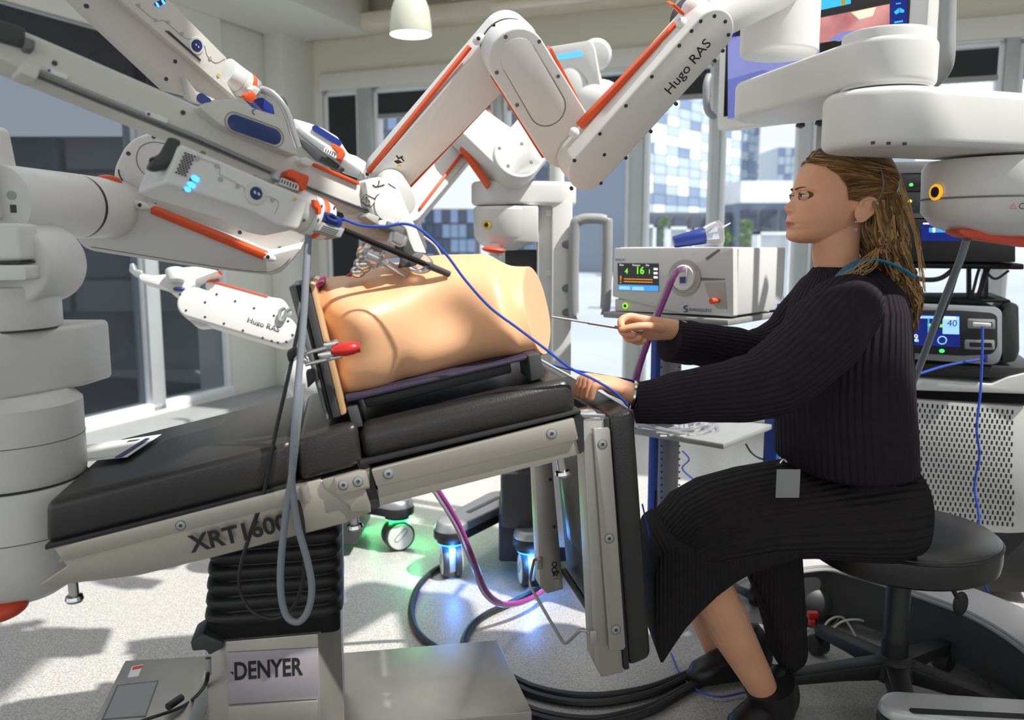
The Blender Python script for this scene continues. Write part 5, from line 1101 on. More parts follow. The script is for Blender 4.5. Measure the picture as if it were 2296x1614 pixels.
old = bs_.inputs['Base Color'].links[0].from_socket; nt.links.new(sx.outputs[0], mx.inputs['Factor']); nt.links.new(old, mx.inputs['A']); mx.inputs['B'].default_value = lin((176, 92, 82)); nt.links.new(mx.outputs['Result'], bs_.inputs['Base Color'])
me.materials.clear(); me.materials.append(sk)
body = link('body', me, loc, t)
# eyes with lids, lashes and brows
eyew = mat('eye white', (214, 206, 200), .2, spec=.6); iris = mat('grey iris', (70, 72, 70), .2); browm = mat('brow hair', (98, 70, 46), .8); lash = mat('lash', (40, 28, 22), .8)
for s in (1, -1):
    ec = HPt(458, 388, .0305 * s, 0); look = (FW * .96 + SD * s * .10 + UP * .05).normalized()
    ey = M().sph(ec, .0118, 24, 16).build('eyeball', eyew, t)
    M().lathe([(.0056, .0103), (.0054, .0112), (.003, .0119), (.0003, .0121)], ec, look, 24).build('iris', iris, ey)
    M().lathe([(.0024, .0120), (.0003, .01225)], ec, look, 16).build('pupil', MT['ink'], ey)
    side = look.cross(UP).normalized(); up = side.cross(look).normalized()
    def lid(a0, a1, r):
        rr = []
        for i in range(9):
            el = lerp(a0, a1, i / 8); rr.append([ec + (look * math.cos(el) * math.cos(az) + side * math.sin(az) + up * math.sin(el) * math.cos(az)) * r for az in [R(-78 + 156 * j / 20) for j in range(21)]])
        return M().loft(rr, (False, False), closed=False)
    lid(R(17), R(85), .0127).build('upper_eyelid', sk, t); lid(R(-22), R(-80), .0126).build('lower_eyelid', sk, t)
    M().tube([ec + (look * math.cos(R(15)) * math.cos(az) + side * math.sin(az) + up * math.sin(R(15)) * math.cos(az)) * .0131 for az in [R(-62 + 124 * j / 8) for j in range(9)]], .0009, 6, 3).build('eyelashes', lash, t)
    bp = [HPt(x, y, l * s, f) for x, y, l, f in ((424, 341, .011, .0030), (432, 333, .020, .0030), (450, 329, .031, .0026), (478, 334, .042, .0012), (505, 350, .050, -.0004))]
    M().tube(bp, lambda f: .0021 * (1 - .75 * f) + .0004, 8, 5, flat=(1.5, .8)).build('eyebrow', browm, t)
# earring
ep = HPt(772, 578, .073); M().lathe([(.0045, -.0008), (.0053, 0), (.0045, .0008), (.0037, 0), (.0045, -.0008)], ep, FW, 20, (False, False)).build('earring_hoop', MT['chrome'], t)
M().ell(HPt(762, 632, .073), V((.0045, 0, 0)), V((0, .003, 0)), V((0, 0, .005)), 12, 8).build('earring_stone', MT['clear'], t)
# ------------------------------------------------------------- hair
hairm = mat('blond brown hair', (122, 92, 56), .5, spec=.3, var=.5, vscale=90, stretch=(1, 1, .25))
hb = M(); rg = random.Random(3)
# skull cap growing out of the scalp behind the hairline
hl = [(36, 300), (150, 440), (165, 490), (190, 560), (260, 640), (340, 690), (425, 706), (442, 880), (600, 905), (660, 920)]
def headp(y, ph):
    af = (760 - cint(y, xf)) * UL; ab = (760 - cint(y, xb)) * UL; w = cint(y, wd_); c = (af + ab) / 2; h = (af - ab) / 2
    co, si = math.cos(ph), math.sin(ph)
    return c + h * math.copysign(abs(co) ** .92, co), w * math.copysign(abs(si) ** .88, si), co, si
def sst(x): x = max(0, min(1, x)); return x * x * (3 - 2 * x)
def volume(x, y): return (.010 + .010 * g(y, 60, 50)) * lerp(.3, 1, sst((x - 470) / 220)) + .012 * sst((x - 800) / 250) * g(y, 220, 190)
cap = []
for y in [40, 44, 50, 58, 68, 80, 94] + list(range(108, 640, 10)):
    ring = []
    for k in range(128):
        fwd, lat, co, si = headp(max(y, 44), 2 * math.pi * k / 128); x = 760 - fwd / UL
        o = volume(x, y) * sst((x - interp(y, hl)) / 110 + .06) - .0015 if y > 100 else volume(x, y)
        p = Lx(760, y - (22 if y < 60 else 22 * max(0, 1 - (y - 60) / 90))); ring.append(V((X0, HY, p.z)) + FW * (fwd + o * co) + SD * (lat + o * si))
    cap.append(ring)
hb.loft(cap)
def surf(x, y, s, off=0.0):
    y = max(46, y); af = (760 - cint(y, xf)) * UL; ab = (760 - cint(y, xb)) * UL; w = cint(y, wd_); c = (af + ab) / 2; h = (af - ab) / 2
    fwd = (760 - x) * UL; q = max(-1, min(1, (fwd - c) / h)); co = math.copysign(abs(q) ** (1 / .92), q); si = math.sqrt(max(0, 1 - co * co)); o = volume(x, y) + off
    p = Lx(760, y - 22 * max(0, 1 - (y - 46) / 90)); return V((X0, HY, p.z)) + FW * (min(max(fwd, c - h), c + h) + o * co) + SD * (w * si ** .88 + o * si) * s
def lock(pts, r, wv=0.0, seg=6, n=5):
    P = catmull(pts, n)
    if wv:
        phs = rg.random() * 6.28; fr = rg.uniform(2.0, 3.4)
        P = [p + (V((math.cos(phs + fr * 6.28 * i / len(P)), math.sin(phs * 1.3 + fr * 6.28 * i / len(P)) * .8, 0))) * wv * min(1, 2.2 * i / len(P)) for i, p in enumerate(P)]
    k0 = len(hb.uv); rv = rg.random()
    hb.tube(P, lambda f: r * (.35 + .65 * math.sin(min(1, f * 1.35 + .12) * 3.0)) + .0004, seg, 1, flat=(1.0, .55), smooth=False)
    for q_ in range(k0, len(hb.uv)): hb.uv[q_] = ((rv, 0),) * len(hb.f[q_])
tie = HPt(1130, 350, .0, 0)
for s in (1, -1):
    for i in range(190):
        f = rg.random(); hy = lerp(60, 430, f); hx = interp(hy, hl) + 6 if hy > 120 else lerp(560, 452, (hy - 60) / 60); P = []
        ey = 350 + rg.uniform(-25, 25) if hy > 200 else 345 + rg.uniform(-120, 20)
        for tt in (0, .12, .3, .5, .7, .88, 1.0):
            x = lerp(hx, 1085, tt); y = lerp(hy, ey, tt ** 1.5) - (20 * math.sin(tt * 3.14) if f > .5 else 0); P.append(surf(x, y, s, (-.007 if tt == 0 else rg.uniform(-.003, .002)) ))
        P.append(tie + V((0, rg.uniform(-.01, .01), rg.uniform(-.01, .01)))); lock(P, rg.uniform(.0024, .0046), 0, 6, 4)
# body of the loose hair behind the ear and down the back
uh = []
for y, x0, x1, hw in ((300, 960, 1110, .045), (380, 915, 1140, .066), (450, 905, 1165, .070), (530, 900, 1190, .068), (620, 896, 1205, .064), (700, 905, 1212, .066), (780, 940, 1222, .062), (860, 985, 1235, .058), (940, 1040, 1262, .054), (1020, 1095, 1288, .05), (1100, 1135, 1312, .046), (1180, 1155, 1330, .042), (1250, 1175, 1325, .034), (1310, 1200, 1300, .018)):
    c0_, c1__ = HPt(x0, y), HPt(x1, y); uh.append([lerp(c0_, c1__, .5) + (c0_ - c1__) * .5 * math.cos(q) * (1 + .04 * math.sin(5 * q + y)) + SD * hw * math.sin(q) * (1 + .06 * math.sin(7 * q + y * .05)) for q in [2 * math.pi * k / 40 for k in range(40)]])
hb.loft(uh)
for i in range(420):
    q = rg.uniform(-.5, 3.6); y0 = rg.uniform(380, 760); P = []
    for j in range(7):
        yy = min(1300, y0 + j * rg.uniform(70, 100)); k_ = max(0, min(len(uh) - 2, int(interp(yy, [(300, 0), (380, 1), (450, 2), (530, 3), (620, 4), (700, 5), (780, 6), (860, 7), (940, 8), (1020, 9), (1100, 10), (1180, 11), (1250, 12), (1310, 13)])))); r0 = uh[k_]; r1 = uh[k_ + 1]
        i0 = int((q % 6.283) / 6.283 * 40) % 40; cc0 = sum(r0, V()) / 40; P.append(V((lerp(r0[i0].x, r1[i0].x, .5), lerp(r0[i0].y, r1[i0].y, .5), Lx(0, yy).z)) + (r0[i0] - cc0).normalized() * rg.uniform(-.002, .004))
    lock(P, rg.uniform(.002, .0045), .0045, 6, 4)
# ponytail and loose waves
for i in range(150):
    a = rg.random() * 6.28; q = math.sqrt(rg.random()); ox, oy = math.cos(a) * q, math.sin(a) * q
    e_ = rg.uniform(.86, 1.05); mid = 1170 + 65 * ox
    lock([HPt(1120 + 10 * ox, 352, .012 * oy), HPt(1150 + 50 * ox, 450, .04 * oy), HPt(1130 + 80 * ox, 640, .055 * oy), HPt(1130 + 85 * ox, 820, .06 * oy), HPt(1190 + 80 * ox, 1000, .055 * oy), HPt(1250 + 85 * ox, 1150 * e_, .05 * oy), HPt(1255 + 80 * ox, 1320 * e_, .04 * oy)], rg.uniform(.003, .0062), .006)
for i in range(80):
    a = rg.random(); l = lerp(.085, .03, a) + rg.uniform(-.012, .012)
    lock([HPt(lerp(880, 1040, a), 440 + rg.uniform(-20, 20), .08 * lerp(1, .7, a)), HPt(lerp(890, 1060, a), 560, l + .004), HPt(lerp(925, 1090, a) + rg.uniform(-20, 20), 700, l), HPt(lerp(960, 1120, a) + rg.uniform(-20, 20), rg.uniform(790, 860), l), HPt(lerp(1000, 1160, a), rg.uniform(900, 1000), l)], rg.uniform(.003, .006), .005)
for i in range(26):      # lighter curls by the neck and strays over the shoulder
    a = rg.random(); lock([HPt(930 + 80 * a, 580, .085), HPt(905 + 60 * a, 660, .092), HPt(920 + 50 * a, 730, .09), HPt(925 + 40 * a, 800, .092)], .0035, .006)
nt = hairm.node_tree; uvn = nt.nodes.new('ShaderNodeUVMap'); sx_ = nt.nodes.new('ShaderNodeSeparateXYZ'); nt.links.new(uvn.outputs[0], sx_.inputs[0]); cr_h = nt.nodes.new('ShaderNodeValToRGB'); nt.links.new(sx_.outputs[0], cr_h.inputs[0])
for pos, c_ in ((0, (84, 60, 36)), (.45, (120, 90, 54)), (.8, (158, 124, 78)), (1, (186, 150, 100))):
    el_ = cr_h.color_ramp.elements[0] if pos == 0 else (cr_h.color_ramp.elements[len(cr_h.color_ramp.elements) - 1] if pos == 1 else cr_h.color_ramp.elements.new(pos)); el_.color = lin(c_)
nt.links.new(cr_h.outputs[0], nt.nodes['Principled BSDF'].inputs['Base Color'])
hair = hb.build('hair', hairm, t, ang=80)
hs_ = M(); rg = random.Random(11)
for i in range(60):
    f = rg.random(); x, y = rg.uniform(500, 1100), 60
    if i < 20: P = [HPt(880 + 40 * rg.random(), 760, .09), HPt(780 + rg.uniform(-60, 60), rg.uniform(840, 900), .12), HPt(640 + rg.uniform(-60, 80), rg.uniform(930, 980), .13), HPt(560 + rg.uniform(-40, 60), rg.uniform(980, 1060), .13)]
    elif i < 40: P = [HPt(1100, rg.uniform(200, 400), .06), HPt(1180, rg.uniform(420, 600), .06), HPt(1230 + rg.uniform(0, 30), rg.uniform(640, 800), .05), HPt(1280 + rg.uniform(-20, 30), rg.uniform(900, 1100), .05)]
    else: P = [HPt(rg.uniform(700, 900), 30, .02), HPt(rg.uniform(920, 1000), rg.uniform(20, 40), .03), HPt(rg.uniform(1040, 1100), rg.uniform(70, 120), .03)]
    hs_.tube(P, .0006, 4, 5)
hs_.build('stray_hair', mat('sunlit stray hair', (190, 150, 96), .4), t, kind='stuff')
# headset wire over the crown
M().tube([HPt(905, 44, .03), HPt(915, 120, .066), HPt(925, 250, .092), HPt(928, 340, .094), HPt(915, 400, .09), HPt(898, 440, .084)], .0016, 6, 6).build('headset_wire', MT['midgrey'], t)
# ------------------------------------------------------------- clothes
swm = ribbed('dark ribbed knit', (43, 38, 45), 34, 'u', .5); swt = ribbed('dark ribbed knit torso', (42, 37, 44), 60, 'u', .5); skm = ribbed('ribbed knit skirt', (44, 41, 42), 46, 'u', .5)
sw = M(); rr = []
for px, py, a, b in ((1892, 1042, .128, .185), (1892, 1030, .146, .20), (1890, 960, .146, .195), (1888, 880, .143, .187), (1890, 800, .136, .182), (1894, 740, .128, .18), (1898, 690, .116, .178), (1900, 655, .102, .165), (1899, 632, .088, .14), (1897, 616, .076, .115), (1893, 604, .066, .09), (1890, 598, .060, .074)):
    c = pt(px, py, HY - .01); n_ = 64
    rr.append([c + FW * a * math.copysign(abs(math.cos(q)) ** .85, math.cos(q)) + SD * b * math.copysign(abs(math.sin(q)) ** .85, math.sin(q)) for q in [2 * math.pi * k / n_ for k in range(n_)]])
sw.loft(rr, (True, True)); sweater = sw.build('sweater', swt, t, ang=80)
def sleeve(path, radii, droop=0):
    m = M(); N = len(radii) - 1
    def r(f):
        x = f * N; i = min(int(x), N - 1); v = lerp(radii[i], radii[i + 1], x - i)
        return v * (1 + .018 * math.sin(f * 34) + .012 * math.sin(f * 57 + 1))
    m.tube([pt(*p) for p in path], r, 48, 12, uvs=(1, 1)); return m.build('sleeve', swm, t, ang=80)
sleeve([(1918, 676, 1.885), (1884, 706, 1.81), (1820, 780, 1.75), (1735, 850, 1.715), (1660, 874, 1.705), (1560, 886, 1.70), (1470, 900, 1.70), (1424, 903, 1.70)], [.062, .080, .084, .078, .072, .062, .054, .046, .041])
sleeve([(1880, 650, 2.12), (1840, 680, 2.15), (1770, 760, 2.14), (1700, 795, 2.11), (1640, 786, 2.08), (1570, 772, 2.04), (1520, 766, 2.0), (1500, 763, 1.99)], [.07, .08, .075, .068, .062, .056, .052, .052, .050])
# blue lanyard round the collar
M().tube([HPt(585, 1010, .112), HPt(650, 935, .112), HPt(740, 872, .104), HPt(850, 842, .100), HPt(950, 866, .116), HPt(1030, 915, .132), HPt(1080, 958, .140)], .0115, 10, 6, flat=(1.25, .28)).build('lanyard', mat('light blue ribbon', (60, 160, 205), .5), t)
M().tube([HPt(575, 1000, .106), HPt(640, 930, .104), HPt(730, 872, .094), HPt(840, 845, .09)], .018, 8, 5, flat=(1.2, .4)).build('lanyard', mat('petrol ribbon', (34, 110, 140), .5), t)
# skirt: lap, front drape with slanted hem, back drape
sk_ = M(); rr = []
for px, py, Y, a, b in ((2000, 1120, 2.0, .115, .19), (1950, 1125, 2.0, .125, .205), (1880, 1130, 2.0, .115, .205), (1780, 1135, 1.99, .098, .20), (1680, 1145, 1.98, .090, .19), (1590, 1165, 1.97, .086, .18), (1530, 1190, 1.97, .078, .17), (1490, 1220, 1.97, .060, .155), (1474, 1245, 1.97, .03, .13)):
    c = pt(px, py, Y); rr.append([c + UP * a * math.copysign(abs(math.cos(q)) ** .8, math.cos(q)) + SD * b * math.copysign(abs(math.sin(q)) ** .8, math.sin(q)) for q in [2 * math.pi * k / 64 for k in range(64)]])
sk_.loft(rr); skirt = sk_.build('skirt', skm, t, ang=80)
def drape(pts, Y0, Y1, name, bev=.02, wob=.006):
    A = []; Bk = []
    for i, (x, y) in enumerate(pts): A.append(pt(x, y, Y0) + V((0, 0, 0))); q = pt(x, y, Y0); Bk.append(q + V((.0, Y1 - Y0, 0)))
    n = len(A); m = M(); uvl = [((x - 1460) / 420, (y - 1150) / 400) for x, y in pts]
    m.add(A + Bk, [list(range(n))[::-1], list(range(n, 2 * n))] + [(i, (i + 1) % n, n + (i + 1) % n, n + i) for i in range(n)], [uvl[::-1], uvl] + [(uvl[i], uvl[(i + 1) % n], uvl[(i + 1) % n], uvl[i]) for i in range(n)])
    return m.build(name, skm, skirt, bevel=bev, seg=3)
drape([(1560, 1235), (1510, 1228), (1482, 1246), (1468, 1290), (1466, 1330), (1469, 1420), (1474, 1465), (1486, 1500), (1508, 1462), (1540, 1415), (1572, 1380), (1612, 1342), (1652, 1312), (1690, 1290), (1800, 1258), (1800, 1180)], 1.80, 2.10, 'skirt_drape')
drape([(1650, 1280), (1690, 1300), (1722, 1372), (1746, 1462), (1766, 1530), (1790, 1512), (1815, 1496), (1818, 1470), (1812, 1360), (1806, 1262), (1800, 1200), (1650, 1200)], 1.98, 2.12, 'skirt_drape')
drape([(1800, 1150), (1800, 1240), (1860, 1262), (1960, 1258), (2040, 1215), (2046, 1150), (2030, 1090), (1990, 1060)], 1.83, 2.14, 'skirt_seat', .035)
# badge
a, b = pt(1723, 1036, 1.86), pt(1772, 1098, 1.86)
bd = M().box(((a.x + b.x) / 2, 1.80, (a.z + b.z) / 2), (b.x - a.x, .003, a.z - b.z), (V((1, 0, 0)), V((0, 1, 0)), UP)).build('badge', MT['greyplastic'], t, bevel=.002)
M().box(pt(1747, 1040, 1.797), (.014, .004, .003)).build('badge_slot', MT['ink'], bd)
M().tube([pt(1748, 1040, 1.80), pt(1756, 1030, 1.80), pt(1764, 1036, 1.80)], .002, 6, 4).build('badge_clip', MT['chrome'], t)
# bracelet
w = pt(1420, 886, 1.70); d = (pt(1470, 895, 1.70) - w).normalized(); M().lathe([(.029, -.004), (.031, 0), (.029, .004)], w, d, 28, (False, False)).build('bracelet', MT['chrome'], t)
# boots
bt = mat('black leather boot', (30, 29, 31), .4, bump=.05)
def boot(ankle, heel, toe, rs, name='boot'):
    m = M(); an, he, to = V(ankle), V(heel), V(toe); fd = (to - he); fd.z = 0; fd.normalize(); sd_ = V((-fd.y, fd.x, 0))
    rr = []
    for f, w_, h_, z in ((-.18, .022, .05, .055), (.0, .036, .10, .06), (.18, .040, .10, .065), (.42, .042, .062, .045), (.68, .046, .045, .036), (.88, .040, .036, .03), (1.0, .018, .02, .022)):
        c = he + fd * (to - he).length * f; rr.append([V((c.x, c.y, 0)) + sd_ * w_ * math.cos(q) + UP * (max(0.004, z + h_ * .9 * math.sin(q))) for q in [2 * math.pi * k / 24 for k in range(24)]])
    m.loft(rr); m.tube([he + UP * .06 + fd * .03, lerp(he, an, .5) + fd * .01, an], lambda f: lerp(.052, rs, f), 24, 4); return m.build(name, bt, t, ang=60)
ank = pt(1724, 1530, 1.955); boot(ank, V((ank.x + .055, 2.0, 0)), V((ank.x - .10, 1.90, 0)), .062)
tp_ = onz(1545, 1520, .02); boot(pt(1640, 1470, 2.30), V((tp_.x + .20, tp_.y + .06, 0)), V((tp_.x, tp_.y, 0)), .045)
# ================================================================ STOOL
bc = onz(1998, 1578, 0); bx = V((bc.x, bc.y, 0)); zs = pt(1998, 1190, bc.y - .02).z
t = thing('stool', 'round black padded stool on a five-leg caster base under the woman', 'stool', bx)
rs = .225
M().lathe([(.02, zs - .085), (rs * .9, zs - .082), (rs * .985, zs - .07), (rs, zs - .05), (rs, zs - .022), (rs * .985, zs - .006), (rs * .95, zs + .0), (rs * .5, zs + .004), (.001, zs + .005)], bx, seg=72).build('seat', MT['leather'], t)
M().lathe([(rs * .99, -.004), (rs * 1.012, 0), (rs * .99, .004)], bx + UP * (zs - .012), seg=72, cap=(False, False)).build('piping', MT['black'], t)
M().cyl(bx + UP * (zs - .13), bx + UP * (zs - .08), .02, None, 24).build('gas_piston', MT['chrome'], t)
M().lathe([(.032, .10), (.033, zs - .30), (.0335, zs - .295), (.030, zs - .285), (.030, zs - .128), (.026, zs - .122)], bx, seg=32).build('column', MT['black'], t)
M().tube([bx + UP * (zs - .09) + V((.06, -.06, 0)), bx + UP * (zs - .13) + V((.10, -.06, 0)), bx + UP * (zs - .16) + V((.12, -.06, 0))], .006, 8, 4).build('height_lever', MT['black'], t)
M().ell(bx + UP * (zs - .175) + V((.128, -.06, 0)), V((.018, 0, -.012)), V((0, .006, 0)), V((.008, 0, .03)), 14, 8).build('lever_tab', MT['black'], t)
M().lathe([(.05, .075), (.06, .09), (.055, .12), (.034, .14)], bx, seg=32).build('hub', MT['black'], t)
for i, a in enumerate((38, 110, 182, 254, 326)):
    d = V((math.cos(R(a)), math.sin(R(a)), 0)); s_ = V((-d.y, d.x, 0)); L_ = .285
    rr = []
    for f, w, h, z in ((0.05, .030, .024, .105), (.5, .026, .018, .095), (.9, .024, .014, .082), (1.0, .018, .012, .080)): c = bx + d * L_ * f + UP * z; rr.append([c + s_ * w * sx + UP * h * sz for sx, sz in ((-1, -1), (1, -1), (1, 1), (-1, 1))])
    M().loft(rr).build('leg', MT['black'], t, bevel=.006)
    c = bx + d * L_ + UP * .032
    cw = M().cyl(c - s_ * .022, c + s_ * .022, .030, None, 28).build('caster', MT['black'], t, bevel=.006)
    M().cyl(c + UP * .02, c + UP * .055, .008, None, 12).build('caster_stem', MT['midgrey'], cw)
# ================================================================ INSUFFLATOR ON CART
AY = R(40); IF = V((math.cos(AY), -math.sin(AY), 0)); ID = V((math.sin(AY), math.cos(AY), 0))     # front direction (to the right), depth direction
IC = pt(1645, 709, 2.45); IN = -ID; IP = Plane(IC, IN); zI0, zI1 = IC.z, pt(1645, 556, 2.45).z
wI, dI = .41, .36
t = thing('insufflator', 'white insufflator box with a small screen and round socket on the cart', 'medical device', IC - IF * wI / 2 + ID * dI / 2)
def ibox(x0, x1, z0, z1, d0, d1, name, m, par=None, bev=.004): return M().box(IC - IF * (x0 + x1) / 2 + ID * (d0 + d1) / 2 + UP * ((z0 + z1) / 2 - IC.z), (abs(x1 - x0), abs(d1 - d0), z1 - z0), (IF, ID, UP)).build(name, MT[m], par or t, bevel=bev)
ibox(0, wI, zI0, zI1, .02, dI, 'case', 'white', bev=.005)
def ip(pts, th, off, r=0): return plate(cK(*pts), IP, th, off, r)
ip((880, 285, 1598, 280, 1600, 700, 1290, 682, 880, 580, 868, 575), .03, .006, .006).build('front_panel', MT['white'], t, bevel=.004)
ip((884, 592, 1290, 605, 1330, 600, 1595, 620, 1598, 698, 884, 664), .02, -.0).build('lower_panel', MT['ivory'], t, bevel=.003)
scr = ip((900, 376, 1147, 378, 1147, 547, 903, 541), .004, .008).build('screen', mat('screen glass', (14, 16, 20), .15), t)
def emis(name, rgb, s=.8): return mat(name, rgb, .4, emit=rgb, estr=s, spec=.1)
MT['s_orange'] = emis('screen orange', (226, 140, 40), .6); MT['s_green'] = emis('screen green', (130, 220, 60)); MT['s_blue'] = emis('screen blue', (70, 150, 220), .7); MT['s_white'] = emis('screen white', (225, 232, 238), .8); MT['s_lblue'] = emis('screen pale blue', (150, 200, 235), .7)
ip((904, 505, 1146, 512, 1146, 546, 904, 540), .001, .0088).build('screen_bar', MT['s_blue'], scr)
for pts in ((910, 515, 975, 517, 975, 537, 910, 534), (988, 518, 1058, 520, 1058, 541, 988, 538)): ip(pts, .0006, .0094).build('screen_button', MT['s_lblue'], scr)
def tx(s, x, y, h, m, nm='screen_text', bold=0): 
    a = IP(*cK(x, y)[0], .0092); text(s, nm, MT[m], scr, a, IF, UP, h * px2m(IP, 1450, 620) / 2.69 * 1.35, .0002, bold=bold)
tx('4', 944, 440, 30, 's_green', bold=.0004); tx('16', 1008, 440, 40, 's_green', bold=.0006); tx('Flow', 912, 392, 10, 's_white'); tx('Pressure', 990, 393, 10, 's_white'); tx('Gas', 1070, 393, 10, 's_white')
tx('!', 912, 496, 42, 's_orange', bold=.0006); tx('1', 1084, 440, 24, 's_green', bold=.0004)
for y in (468, 484): ip((938, y, 1112, y + 5, 1112, y + 11, 938, y + 6), .0004, .0092).build('screen_line', MT['s_orange'], scr)
for y in (405, 430, 455): ip((1118, y, 1142, y + 1, 1142, y + 14, 1118, y + 13), .0004, .0092).build('screen_icon', MT['s_white'], scr)
c = IP(*cK(1305, 465)[0], .006); k = px2m(IP, 1535, 622)
M().lathe([(37 * k, -.002), (36 * k, .004), (30 * k, .004), (28 * k, -.006)], c, IN, 40, (False, False)).build('socket_ring', MT['screwlight'], t)
pg = M().lathe([(26 * k, -.006), (26 * k, .008), (24 * k, .012), (.001, .013)], c, IN, 36).build('filter_plug', MT['labelwhite'], t)
ip((1265, 405, 1318, 400, 1312, 500, 1268, 500), .006, .022, .002).build('plug_tongue', MT['white'], pg, bevel=.002)
ip((1275, 460, 1312, 458, 1310, 496, 1275, 498), .001, .0228).build('plug_logo', MT['s_blue'] if False else MT['navy'], pg)
ip((1395, 463, 1548, 470, 1548, 477, 1395, 482), .002, .0075).build('panel_groove', MT['seam'], t)
ip((1430, 345, 1510, 290, 1520, 298, 1440, 360), .002, .0075).build('panel_groove', MT['seam'], t)
ip((1420, 490, 1550, 490, 1562, 655, 1500, 650, 1470, 620, 1440, 560), .003, .0075).build('side_recess', MT['screwlight'], t, bevel=.002)
a = IP(*cK(1478, 604)[0], .004); M().lathe([(.006, 0), (.006, .018), (.009, .02), (.009, .032), (.004, .034)], IP(*cK(1515, 602)[0], .004), IN + IF * -.4, 18).build('gas_connector', MT['orange'], t)
c = IP(*cK(949, 634)[0], .0); M().lathe([(.0095, 0), (.0095, .004), (.006, .005), (.0055, .003)], c, IN, 24, (False, False)).build('power_ring', emis('lime ring', (150, 220, 50), .8), t); M().lathe([(.0055, 0), (.005, .004), (.001, .0045)], c, IN, 20).build('power_button', MT['ink'], t)
text('SURGIQUEST', 'lettering', MT['navy'], t, IP(*cK(1330, 664)[0], .0078), IF, UP, .0125, .0002, sp=1.05)
M().tube([IP(*cK(x, y)[0], .0085) for x, y in ((1322, 632), (1304, 638), (1302, 648), (1318, 655), (1316, 668), (1300, 670))], .0018, 6, 4).build('logo_swirl', MT['navy'], t)
text('AirSeal iFS', 'lettering', MT['navy'], t, IP(*cK(886, 360)[0], .0085), IF, UP, .0085, .0002)
# blue funnel tube lying on the box
t2 = thing('suction_canister', 'blue tube with a clear flared end lying on top of the insufflator', 'medical supply', pt(1570, 545, 2.6))
a, b = pt(1510, 543, 2.62), pt(1580, 528, 2.62); M().cyl(a, b, .018, .026, 28).build('tube', MT['blue'], t2, bevel=.003)
d = (b - a).normalized(); M().lathe([(.027, 0), (.036, .03), (.037, .05), (.034, .052)], b, d, 32).build('flared_cup', MT['clear'], t2)
M().cyl(b + d * .05, b + d * .052, .030, None, 28).build('cup_face', MT['labelwhite'], t2)
M().tube([b + d * .04 + UP * .02, pt(1615, 512, 2.6), pt(1638, 500, 2.6)], (.005, .002), 8, 4).build('spout', MT['labelwhite'], t2)
# cart
t = thing('device_cart', 'grey shelf cart with blue posts carrying the insufflator', 'cart', V((IC.x, IC.y + .2, 0)))
SC = pt(1632, 731, 2.42)
def shelf(cpx, cpy, th, x0, x1, d, name):
    z = pt(cpx, cpy, 2.42).z; o = V((SC.x, SC.y, z)); return M().box(o - IF * (x0 + x1) / 2 + ID * d / 2 + UP * th / 2, (x1 - x0, d, th), (IF, ID, UP)).build(name, MT['greyplastic'], t, bevel=.004)
shelf(1632, 731, .018, 0, .43, .36, 'shelf'); shelf(1632, 1008, .018, 0, .43, .36, 'shelf'); shelf(1632, 1330, .03, 0, .43, .36, 'base_shelf')
zt_, zb_ = SC.z + .01, .08
def post(px, Y, w, m, name, nn=None, dep=.03, top=zt_): p = pt(px, 900, Y); return M().box(V((p.x, Y, (top + zb_) / 2)), (w, dep, top - zb_), (IF, ID, UP)).build(name, MT[m], t, bevel=.002)
MT['cartblue'] = mat('cart blue', (36, 74, 168), .4)
post(1468, 2.70, .02, 'cartblue', 'post'); pf = post(1500, 2.72, .075, 'greyplastic', 'post_flange', dep=.02)
post(1735, 2.70, .045, 'cartblue', 'post', top=pt(1735, 680, 2.7).z)
FPn = Plane(pt(1500, 900, 2.72) + IN * .0105, IN); first = None
for i in range(17):
    for px in (1483, 1523):
        py = 795 + i * 28 if i < 5 else 1000 + (i - 5) * 14.5
        if py > 1150: continue
        c = FPn(px, py)
        if first is None: first = M().cyl(c - IN * .002, c + IN * .0008, .0032, None, 10).build('post_hole', MT['ink'], pf); f0 = c
        else: dup(first, pf, c - f0)
for x in (.02, .4):
    for d in (.04, .32):
        c = V((SC.x, SC.y, 0)) - IF * x + ID * d; M().cyl(c + UP * .035 - IF * .012, c + UP * .035 + IF * .012, .035, None, 24).build('caster', MT['black'], t, bevel=.004); M().box(c + UP * .075, (.03, .03, .05), (IF, ID, UP)).build('caster_fork', MT['midgrey'], t)
vbox(1470, 1475, 1100, 1190, 2.69, .02, 'cable_duct', 'darkgrey', t, .002, z0=.1)
# tubing set on the lower shelf
t2 = thing('tubing_set', 'clear coiled tubing set lying on the lower cart shelf', 'medical supply', V((SC.x, SC.y + .15, pt(1632, 1000, 2.42).z)))
zq = pt(1632, 1008, 2.42).z + .024
for k in range(3):
    ce_ = V((SC.x - .10, SC.y + .20, zq + .008 * k)); M().tube([ce_ + V((math.cos(a) * (.13 - .012 * k), math.sin(a) * (.10 - .01 * k), .012 * math.sin(a * 2 + k))) for a in [2 * math.pi * i / 10 for i in range(10)]], .006, 8, 4, closed=True).build('tube_coil', MT['clear'], t2)
M().ell(V((SC.x - .08, SC.y + .16, zq + .03)), V((.05, 0, 0)), V((0, .035, 0)), V((0, 0, .028)), 16, 8).build('filter_pack', MT['clear'], t2)
for i in range(4): M().box(V((SC.x - .16 + .03 * i, SC.y + .09 + .012 * (i % 2), zq - .004)), (.02, .006, .004)).build('connector', MT['labelwhite'], t2)
